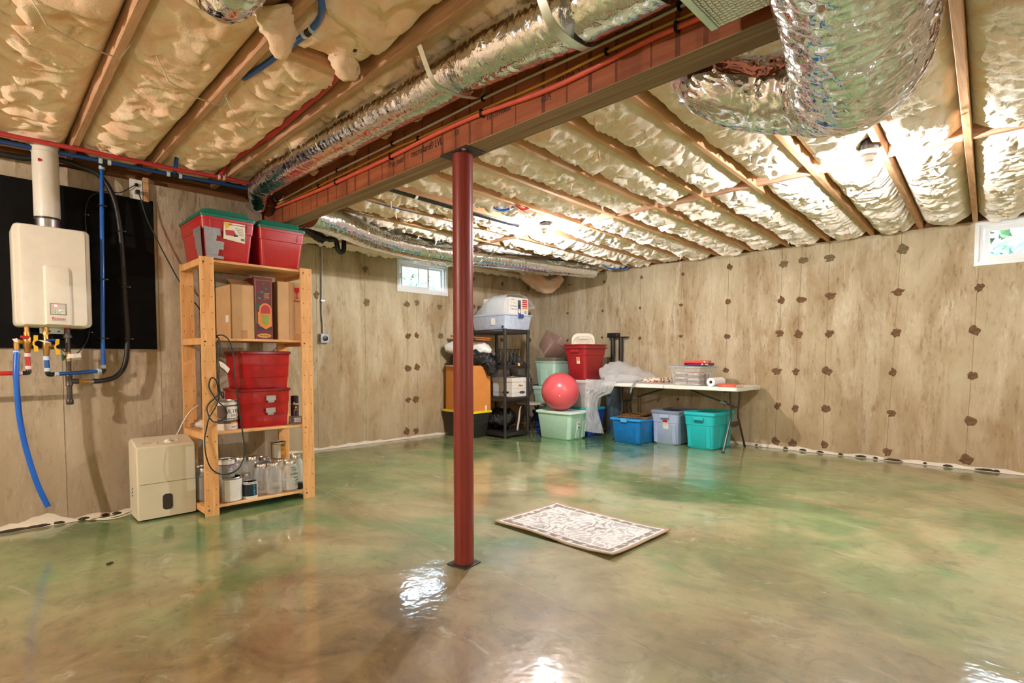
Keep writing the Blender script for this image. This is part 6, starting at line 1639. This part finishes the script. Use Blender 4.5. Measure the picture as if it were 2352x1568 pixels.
build('handle', MB().box(-.265, -.07, .37, -.235, .06, .42), M['deepred'], t, smooth=0, bevel=.006)
build('tote_label', MB().add([(-.218, -.075, .22), (-.218, -.02, .22), (-.232, -.02, .31), (-.232, -.075, .31)], [(0, 1, 2, 3)]), M['white'], t, smooth=0)
build('label_photo', MB().add([(-.2245, -.07, .26), (-.2245, -.025, .26), (-.2325, -.025, .305), (-.2325, -.07, .305)], [(0, 1, 2, 3)]), M['amber'], t, smooth=0)
bl_ = thing('tote_lid', 'beige ribbed tote lid standing upright inside the red tote', 'lid', (6.07, 4.545, .80), rot=(.0, 0, -.78))
def standing(w, h, r, y): return [(p[0], y, p[1] + h / 2) for p in rrect(w, h, r, 0, 6)]
build('lid_panel', MB().loft([standing(.30, .60, .08, .02), standing(.32, .62, .09, .008), standing(.32, .62, .09, -.006), standing(.28, .58, .08, -.010), standing(.26, .56, .07, .004), standing(.16, .40, .04, .004)]), plain('beige_lid', rgb(222, 212, 188), .42), bl_, smooth=40)
build('lid_recess', MB().box(-.06, -.016, .54, .06, .0, .57), bpy.data.materials['beige_lid'], bl_, smooth=0, bevel=.005)
# twin-post stand and bin by the wall
st = thing('twin_post_stand', 'black twin-post table base standing behind the table', 'stand', (6.735, 4.425, 0)); 
M['satinblack'] = plain('satin_black', rgb(38, 36, 35), .35)
build('top_plate', MB().box(-.035, -.17, 1.378, .06, .16, 1.388), M['satinblack'], st, smooth=0, bevel=.002, seg=1)
build('box_cap', MB().box(-.05, -.02, 1.3885, .045, .145, 1.445), M['satinblack'], st, smooth=0, bevel=.004)
for y in (.085, -.055): build('column', MB().cyl((.01, y, .02), (.01, y, 1.378), .031, 20), M['satinblack'], st)
build('foot_plate', MB().box(-.06, -.16, 0.0, .06, .16, .02), M['satinblack'], st, smooth=0, bevel=.004)
tb = thing('tall_bin', 'smoky blue-grey tall bin under the hanging plastic sheet', 'bin', (6.515, 4.325, 0))
build('bin_wall', MB().lathe([(.10, 0), (.105, .01), (.125, .66), (.133, .665), (.133, .69), (.12, .69)], (0, 0, 0), 28), crinkly(plain('smoky_blue', rgb(84, 98, 112), .3, var=.15, scale=5), .3, 10), tb)
# ------------------------------------------------------------------ folding table
TX0, TX1, TY0, TY1, TZ = 5.985, 6.735, 2.385, 4.18, .752
tc = ((TX0 + TX1) / 2, (TY0 + TY1) / 2, 0)
TB = thing('folding_table', 'white folding table with dark steel legs against the right wall', 'table', tc)
M['tabletop'] = plain('white_table_plastic', rgb(236, 232, 222), .42, var=.03, scale=6)
M['legsteel'] = plain('bronze_steel', rgb(74, 66, 60), .32, .4)
ly = (TY1 - TY0) / 2
for (ya, yb, nm) in ((-ly, -.005, 'table_half'), (-.003, ly, 'table_half')):
    W_, D_ = TX1 - TX0, yb - ya; cyy = (ya + yb) / 2
    build(nm, MB().loft([rrect(W_ - .02, D_ - .02 if False else D_, .035, TZ - .046, 5, 0, cyy), rrect(W_, D_, .04, TZ - .040, 5, 0, cyy), rrect(W_, D_, .04, TZ - .008, 5, 0, cyy), rrect(W_ - .012, D_ - .004, .04, TZ, 5, 0, cyy)]), M['tabletop'], TB, smooth=35)
for s in (-1, 1):
    y0_ = s * (ly - .16)
    for (xt, xm, xf) in ((-.14, -.115, -.315), (.13, .10, .315)):
        build('leg', MB().tube(smooth_path([(xt, y0_, TZ - .05), (xt * .98, y0_, .60), (xm, y0_, .48), (xm, y0_, .38), (xm + (xf - xm) * .15, y0_, .32), (xf, y0_, .002)], 5), .0125, 10), M['legsteel'], TB)
        build('foot_cap', MB().cyl((xf - (xf - xm) * .03, y0_, .016), (xf, y0_, .0005), .0145, 10), M['black'], TB)
    build('leg_plate', MB().add([(-.13, y0_ - .003, .335), (.13, y0_ - .003, .335), (.15, y0_ - .003, .29), (.05, y0_ - .003, .268), (-.05, y0_ - .003, .268), (-.15, y0_ - .003, .29), (-.13, y0_ + .003, .335), (.13, y0_ + .003, .335), (.15, y0_ + .003, .29), (.05, y0_ + .003, .268), (-.05, y0_ + .003, .268), (-.15, y0_ + .003, .29)],
                              [(0, 1, 2, 3, 4, 5), (11, 10, 9, 8, 7, 6)] + [(k, (k + 1) % 6, 6 + (k + 1) % 6, 6 + k) for k in range(6)]), M['legsteel'], TB, smooth=0)
    build('leg_top_bar', MB().tube([(-.30, y0_, TZ - .055), (.30, y0_, TZ - .055)], .0125, 10), M['legsteel'], TB)
    for xb_ in (0.0,):
        build('brace', MB().tube([(xb_, y0_, .50), (xb_, y0_ - s * .05, .52), (xb_, s * .14, TZ - .055)], .0095, 8), M['legsteel'], TB)
        build('brace_lock', MB().tube([(xb_, y0_ - s * .10, .535), (xb_, y0_ - s * .17, .558)], .013, 8), M['steel'], TB)
    build('leg_crossbar', MB().tube([(-.11, y0_, .50), (.10, y0_, .50)], .0085, 8), M['legsteel'], TB)
# things on the table
cdx = thing('clear_bin', 'clear bin full of disc cases on the folding table', 'bin', (6.24, 3.01, TZ + .0005), -.04)
M['clearbin2'] = clearish('frosted_clear_plastic', rgb(222, 222, 218), .34, .18)
w_, d_, h_ = .44, .40, .215
build('tub', MB().loft([rrect(w_ * .86, d_ * .86, .03, 0), rrect(w_ * .88, d_ * .88, .03, .01), rrect(w_ * .94, d_ * .94, .03, h_ * .72), rrect(w_ * .98, d_ * .98, .03, h_ * .74), rrect(w_, d_, .03, h_)], True, False), M['clearbin2'], cdx, smooth=35)
build('lid', MB().loft([rrect(w_ + .01, d_ + .01, .03, h_ - .006), rrect(w_ + .03, d_ + .03, .03, h_), rrect(w_ + .03, d_ + .03, .03, h_ + .010), rrect(w_ - .02, d_ - .02, .03, h_ + .013), rrect(w_ - .05, d_ - .05, .03, h_ + .006)]), clearish('pale_blue_lid', rgb(206, 216, 232), .75, .25), cdx, smooth=35)
discm = [plain('case_%d' % k, c, .35) for k, c in enumerate((rgb(226, 222, 214), rgb(60, 58, 60), rgb(190, 60, 50), rgb(214, 196, 140), rgb(120, 130, 150)))]
for c_ in range(2):
    for k in range(12):
        build('disc_case', MB().box(-.165, -.155 + c_ * .155, .012 + k * .0122, -.03, -.015 + c_ * .155, .012 + k * .0122 + .0105), discm[(k * 7 + c_ * 3) % 5], cdx, smooth=0)
for k in range(9): build('disc_case', MB().box(.0 + k * .0125, -.155, .012, .0108 + k * .0125, -.02, .135), discm[(k * 3 + 1) % 5], cdx, smooth=0)
zb = TZ + h_ + .0145
def binder(label, c, rz, z, col, wd=.26, ln=.28, th=.03, tilt=0):
    t = thing('ring_binder', label, 'binder', (c[0], c[1], z), rz, group='ring binders on the clear bin')
    m_ = plain('binder_' + col[0], col[1], .4)
    build('cover', MB().box(-wd / 2, -ln / 2, 0, wd / 2, ln / 2, .003), m_, t, smooth=0); build('cover', MB().add([(-wd / 2, -ln / 2, th), (wd / 2, -ln / 2, th), (wd / 2, ln / 2, th + tilt), (-wd / 2, ln / 2, th + tilt), (-wd / 2, -ln / 2, th + .003), (wd / 2, -ln / 2, th + .003), (wd / 2, ln / 2, th + tilt + .003), (-wd / 2, ln / 2, th + tilt + .003)], [(0, 3, 2, 1), (4, 5, 6, 7), (0, 1, 5, 4), (1, 2, 6, 5), (2, 3, 7, 6), (3, 0, 4, 7)]), m_, t, smooth=0)
    build('spine', MB().box(-wd / 2, -ln / 2 - .003, 0, wd / 2, -ln / 2, th + .003), m_, t, smooth=0)
    build('spine_label', MB().box(-wd * .40, -ln / 2 - .004, th * .25, -wd * .10, -ln / 2 - .003, th * .8), M['white'], t, smooth=0)
    build('pages', MB().box(-wd / 2 + .006, -ln / 2 + .002, .004, wd / 2 - .02, ln / 2 - .02, th - .001), m_, t, smooth=0)
    build('ring', MB().box(-wd / 2 - .001, -ln / 2 + .01, th * .3, -wd / 2 + .006, -ln / 2 + .03, th * .8), M['white'], t, smooth=0)
binder('thin green folder under the binders on the clear bin', (6.25, 2.96), .25, zb, ('green', rgb(70, 170, 50)), .22, .30, .006)
binder('purple ring binder in the middle of the binder pile', (6.22, 2.94), -.1, zb + .0095, ('purple', rgb(120, 24, 80)), .23, .28, .026)
binder('orange-red ring binder on top of the pile', (6.22, 2.96), .2, zb + .039, ('orange', rgb(226, 66, 44)), .23, .28, .024, .012)
pt = thing('paper_towel_roll', 'white paper towel roll lying on the folding table', 'paper roll', (6.16, 2.69, TZ + .0505))
prl = [(.019, -.13), (.050, -.13), (.050, .13), (.019, .13)]
build('paper', MB().lathe(prl, (0, 0, 0), 32, False, False).lathe([(.019, .13), (.019, -.13)], (0, 0, 0), 24, False, False), plain('paper_towel', rgb(242, 240, 236), .8, var=.02), pt, rot=(0, PI / 2, -.05))
build('tube', MB().lathe([(.019, -.131), (.0165, -.131), (.0165, .131), (.019, .131), (.019, -.131)], (0, 0, 0), 24, False, False), M['card_d'], pt, rot=(0, PI / 2, -.05))
bk_ = thing('hardback_book', 'coral red hardback book at the near end of the table', 'book', (6.085, 2.495, TZ + .0005), -.05)
M['coral'] = plain('coral_cloth', rgb(202, 88, 68), .6, var=.05)
build('cover', MB().box(-.085, -.105, 0, .115, .108, .004).box(-.085, -.105, .032, .115, .108, .036).box(-.089, -.105, 0, -.085, .108, .036), M['coral'], bk_, smooth=0)
build('pages', MB().box(-.085, -.100, .004, .108, .103, .032), M['cream_label'], bk_, smooth=0)
text('book_title', 'WOMAN CIRCLED', .016, M['gold'], bk_, (-.0895, -.01, .018), (-PI / 2, 0, PI / 2))
# umbrella with a hooked handle
um = thing('umbrella', 'folded white umbrella with orange prints and a grey hook handle', 'umbrella', (6.12, 3.62, TZ))
um_m = plain('printed_canopy', rgb(236, 228, 216), .5)
nt = um_m.node_tree; N_ = NT(nt); b_ = [n for n in nt.nodes if n.type == 'BSDF_PRINCIPLED'][0]
N_.link(N_.ramp(N_.noise(N_.coord(), 26, 2), [(.40, rgb(240, 232, 220)), (.52, rgb(240, 232, 220)), (.56, rgb(230, 96, 50)), (.62, rgb(60, 50, 50)), (.68, rgb(190, 214, 60))]), b_.inputs['Base Color'])
build('canopy', MB().tube([(-.04, -.02, .04), (.10, -.08, .045), (.26, -.15, .045), (.40, -.21, .04), (.46, -.235, .035)], [.022, .034, .036, .028, .012], 14), um_m, um)
build('shaft', MB().tube([(-.04, -.02, .04), (-.12, .015, .035)], .006, 8), M['steel'], um)
build('hook_handle', MB().tube(smooth_path([(-.11, .012, .035), (-.15, .03, .022), (-.185, .05, -.03), (-.20, .06, -.09), (-.185, .075, -.115), (-.16, .09, -.11)], 5), .011, 10), plain('grey_handle', rgb(128, 130, 132), .3), um)
# polythene sheet heaped on the table and hanging down
sh = thing('plastic_sheet', 'crumpled clear plastic sheet heaped on the table and hanging to the floor', 'sheet', (6.0, 4.1, .70)); o = (6.0, 4.1, .70)
lump('heap', '', [(6.02, 4.22, .84), (6.12, 4.12, .88), (6.25, 4.00, .87), (6.38, 3.86, .84), (6.48, 3.72, .80), (6.52, 3.66, .775)], [.06, .135, .13, .10, .06, .02], M['bag_clear'], 31.0, amp=.32, parent=sh, org=o, flat=TZ + .003)
lump('heap', '', [(5.98, 4.12, .80), (6.10, 3.98, .81), (6.24, 3.84, .80), (6.36, 3.74, .775)], [.04, .06, .05, .02], M['bag_clear'], 35.0, amp=.3, parent=sh, org=o, flat=TZ + .003)
P_ = [[(5.80, 4.30, .80), (5.93, 4.14, .79), (5.955, 3.92, .775)], [(5.78, 4.27, .70), (5.86, 4.13, .66), (5.92, 3.98, .62)], [(5.76, 4.28, .64), (5.82, 4.19, .60), (5.86, 4.10, .57)], [(5.76, 4.26, .50), (5.80, 4.21, .48), (5.85, 4.15, .47)], [(5.74, 4.25, .30), (5.80, 4.17, .28), (5.86, 4.10, .27)], [(5.72, 4.26, .12), (5.79, 4.15, .10), (5.87, 4.05, .09)]]
rows = []
nr, nc = 40, 22
for i in range(nr):
    t_ = i / (nr - 1) * (len(P_) - 1); a = int(min(len(P_) - 2, t_)); f_ = t_ - a; row = []
    for j in range(nc):
        u_ = j / (nc - 1) * 2; c_ = int(min(1, u_)); g_ = u_ - c_
        p = (Vector(P_[a][c_]).lerp(Vector(P_[a][c_ + 1]), g_)).lerp(Vector(P_[a + 1][c_]).lerp(Vector(P_[a + 1][c_ + 1]), g_), f_)
        d_n = .05 * float(fbm2(i * .16, j * .32 + 4, 4)) + .012 * math.sin(j * 1.3 + i * .1)
        row.append(p + Vector((-.7, -.6, .1)) * d_n)
    rows.append(row)
build('hanging_strip', MB().grid(rows), M['bag_clear'], sh, org=o, smooth=80)
# totes under the table
M['bluetote'] = clearish('translucent_blue', rgb(24, 128, 206), .88, .2)
t = thing('storage_tote', 'translucent bright blue tote with picture frames on its lid', 'tote', (6.09, 3.715, 0), -.06)
tote_body(t, .48, .44, .30, M['bluetote'], .88, .05, .006, .02, band=False); tote_lid(t, .48, .44, .292, plain('bright_blue_lid', rgb(40, 146, 220), .38), .05, .024, over=.016, recess=.004)
build('lid_clip', MB().box(-.262, -.045, .27, -.250, .045, .318), plain('light_blue_clip', rgb(86, 172, 232), .4), t, smooth=0, bevel=.004)
build('contents', MB().sphere((-.06, -.03, .12), .12, 16, 10, (1.0, 1.0, .75)).sphere((.10, .02, .10), .10, 16, 10, (1.1, 1.2, .8)), plain('blue_wrapped_contents', rgb(60, 150, 200), .6, var=.3), t)
M['framewood'] = wood('dark_frame_wood', rgb(86, 58, 36), rgb(140, 98, 62), (1, 12, 12), .4)
def frame(label, c, z, w, d, rz):
    t = thing('picture_frame', label, 'picture frame', (c[0], c[1], z), rz, group='picture frames on the blue tote')
    b = .045
    for (xa, xb, ya, yb) in ((-w / 2, w / 2, -d / 2, -d / 2 + b), (-w / 2, w / 2, d / 2 - b, d / 2), (-w / 2, -w / 2 + b, -d / 2 + b, d / 2 - b), (w / 2 - b, w / 2, -d / 2 + b, d / 2 - b)):
        build('frame_side', MB().box(xa, ya, 0, xb, yb, .02), M['framewood'], t, smooth=0, bevel=.003)
    build('backing', MB().box(-w / 2 + b, -d / 2 + b, .004, w / 2 - b, d / 2 - b, .010), M['black'], t, smooth=0)
frame('larger brown picture frame lying on the blue tote', (6.14, 3.70), .3175, .40, .42, .15)
frame('smaller brown picture frame on top of the larger one', (6.12, 3.72), .3385, .30, .26, .05)
M['periwinkle'] = plain('blue_grey_plastic', rgb(166, 178, 206), .42, var=.03)
t = thing('storage_tote', 'blue-grey tote with a dark recessed lid under the table', 'tote', (6.375, 3.315, 0), -.02)
tote_body(t, .52, .37, .40, M['periwinkle'], .86, .04, .008, .02); tote_lid(t, .52, .37, .392, plain('slate_lid', rgb(126, 136, 156), .42), .04, .034, over=.014, recess=.026)
build('lid_panel', MB().prism([(p[0], p[1]) for p in rrect(.46, .31, .03, 0)], .400, .4035), plain('charcoal_panel', rgb(60, 62, 68), .45), t, smooth=0)
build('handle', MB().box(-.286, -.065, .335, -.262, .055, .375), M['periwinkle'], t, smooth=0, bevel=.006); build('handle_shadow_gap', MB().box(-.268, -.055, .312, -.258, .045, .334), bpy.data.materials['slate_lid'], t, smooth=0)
build('tote_label', MB().add([(-.236, -.05, .22), (-.236, .025, .22), (-.2580, .025, .345), (-.2580, -.05, .345)], [(0, 1, 2, 3)]), M['white_can'], t, smooth=0, org=(.008, 0, .02))
build('label_brand', MB().add([(-.2525, -.044, .30), (-.2525, .019, .30), (-.2595, .019, .335), (-.2595, -.044, .335)], [(0, 1, 2, 3)]), M['redtxt'], t, smooth=0, org=(.009, 0, .02))
text('label_print', 'Storage Tote', .009, M['ink'], t, (-.2535, -.0125, .246), (PI / 2 - .17, 0, -PI / 2))
text('label_print', 'ROUGHNECK', .010, M['ink'], t, (-.2565, -.0125, .262), (PI / 2 - .17, 0, -PI / 2))
vert_ribs(t, .52, .37, .40, M['periwinkle'], 'x', .86, (-.33, .36), .05)
M['tealtote'] = plain('teal_plastic', rgb(34, 186, 190), .4, var=.03)
t = thing('storage_tote', 'bright teal tote with handle grips at the near end under the table', 'tote', (6.345, 2.845, 0), -.03)
tote_body(t, .56, .37, .415, M['tealtote'], .86, .04, .008, .02); tote_lid(t, .56, .37, .405, M['tealtote'], .04, .034, over=.014, recess=.022)
build('handle', MB().box(-.306, -.065, .345, -.282, .06, .385), M['tealtote'], t, smooth=0, bevel=.006); build('grip_shade_block', MB().box(-.288, -.055, .322, -.276, .05, .344), plain('teal_grip_shade', rgb(18, 120, 126), .45), t, smooth=0)  # darker teal block stands in for the shade under the grip
vert_ribs(t, .56, .37, .415, M['tealtote'], 'x', .86, (-.30, .33), .05); vert_ribs(t, .56, .37, .415, M['tealtote'], 'y', .86, (-.1, .2), .05)

# ------------------------------------------------------------------ rug
def rug_material():
    m, nt, b, out = new_mat('faded_oriental_pile'); N = NT(nt)
    c = N.node('ShaderNodeTexCoord'); v = c.outputs['Object']
    sep = N.node('ShaderNodeSeparateXYZ'); N.link(v, sep.inputs[0])
    ax = N.math('ABSOLUTE', sep.outputs[0]); ay = N.math('ABSOLUTE', sep.outputs[1])
    hx, hy = .318, .457
    e = N.math('MINIMUM', N.math('SUBTRACT', hx, ax), N.math('SUBTRACT', hy, ay))       # distance from the edge
    wv = N.node('ShaderNodeTexWave', wave_type='RINGS'); wv.inputs['Scale'].default_value = 5; wv.inputs['Distortion'].default_value = 16; wv.inputs['Detail'].default_value = 3; wv.inputs['Detail Scale'].default_value = 2.2
    # mirror so the pattern is symmetric like a woven rug
    cmb = N.node('ShaderNodeCombineXYZ'); N.link(ax, cmb.inputs[0]); N.link(ay, cmb.inputs[1]); N.link(cmb.outputs[0], wv.inputs['Vector'])
    fade = N.noise(v, 5, 4, .65); fine = N.noise(v, 90, 2)
    pat = N.ramp(wv.outputs['Fac'], [(.35, (1, 1, 1)), (.55, (0, 0, 0))])
    dark, pale = rgb(132, 122, 120), rgb(230, 228, 224)
    field = N.mix(N.math('MULTIPLY', N.math('MULTIPLY', pat, N.ramp(fade, [(.35, (.2, .2, .2)), (.65, (1, 1, 1))])), .9), pale, dark)
    vo = N.node('ShaderNodeTexVoronoi'); vo.inputs['Scale'].default_value = 22; N.link(cmb.outputs[0], vo.inputs['Vector'])
    bord = N.mix(N.ramp(vo.outputs['Distance'], [(.25, (1, 1, 1)), (.5, (0, 0, 0))]), rgb(128, 118, 114), rgb(222, 216, 206))
    isb = N.math('LESS_THAN', e, .085); col = N.mix(isb, field, bord)
    for (a, w_) in ((.085, .006), (.03, .006)):
        l = N.math('LESS_THAN', N.math('ABSOLUTE', N.math('SUBTRACT', e, a)), w_); col = N.mix(l, col, rgb(236, 230, 216))
    col = N.mix(N.math('LESS_THAN', e, .024), col, rgb(160, 142, 126))
    col = N.mix(.35, col, N.ramp(fine, [(.35, (.7, .68, .66)), (.6, (1, 1, 1))]), 'MULTIPLY')
    N.link(col, b.inputs['Base Color']); b.inputs['Roughness'].default_value = .95; b.inputs['Sheen Weight'].default_value = .3
    N.link(N.bump(fine, .4, .003), b.inputs['Normal'])
    return m
rg = thing('rug', 'small faded grey and cream oriental rug on the shiny floor', 'rug', (2.735, 2.065, 0), 0.0)
rows = []; rows_b = []
for i in range(25):
    for_x = -.318 + .636 * i / 24; row = []
    for j in range(31):
        y = -.457 + .914 * j / 30
        lift = .006 + .006 * abs(float(noise2(for_x * 5 + 3, y * 5))) + .012 * max(0, -for_x / .318) ** 3 * (.5 + .5 * math.sin(y * 9)) + .008 * max(0, abs(y) / .457) ** 6
        row.append((for_x, y, lift + .004))
    rows.append(row)
m_ = MB(); m_.grid(rows); m_.grid([[(p[0], p[1], max(.0008, p[2] - .006)) for p in r_] for r_ in rows])
build('pile', m_, rug_material(), rg, smooth=60)
edge = [rows[0][j] for j in range(31)] + [rows[i][30] for i in range(1, 25)] + [rows[24][j] for j in range(29, -1, -1)] + [rows[i][0] for i in range(23, -1, -1)]
build('binding', MB().tube([(p[0], p[1], p[2] - .002) for p in edge], .0045, 6), plain('tan_binding', rgb(176, 146, 104), .8), rg, smooth=60)
sl = thing('floor_scrap', 'tiny dark scrap lying on the floor in front of the dehumidifier', 'scrap', (.52, 3.45, 0)); build('chip', MB().obox((0, 0, .007), (.03, .012, .008), Matrix.Rotation(.5, 3, 'Z')), M['dirt'], sl, smooth=0)
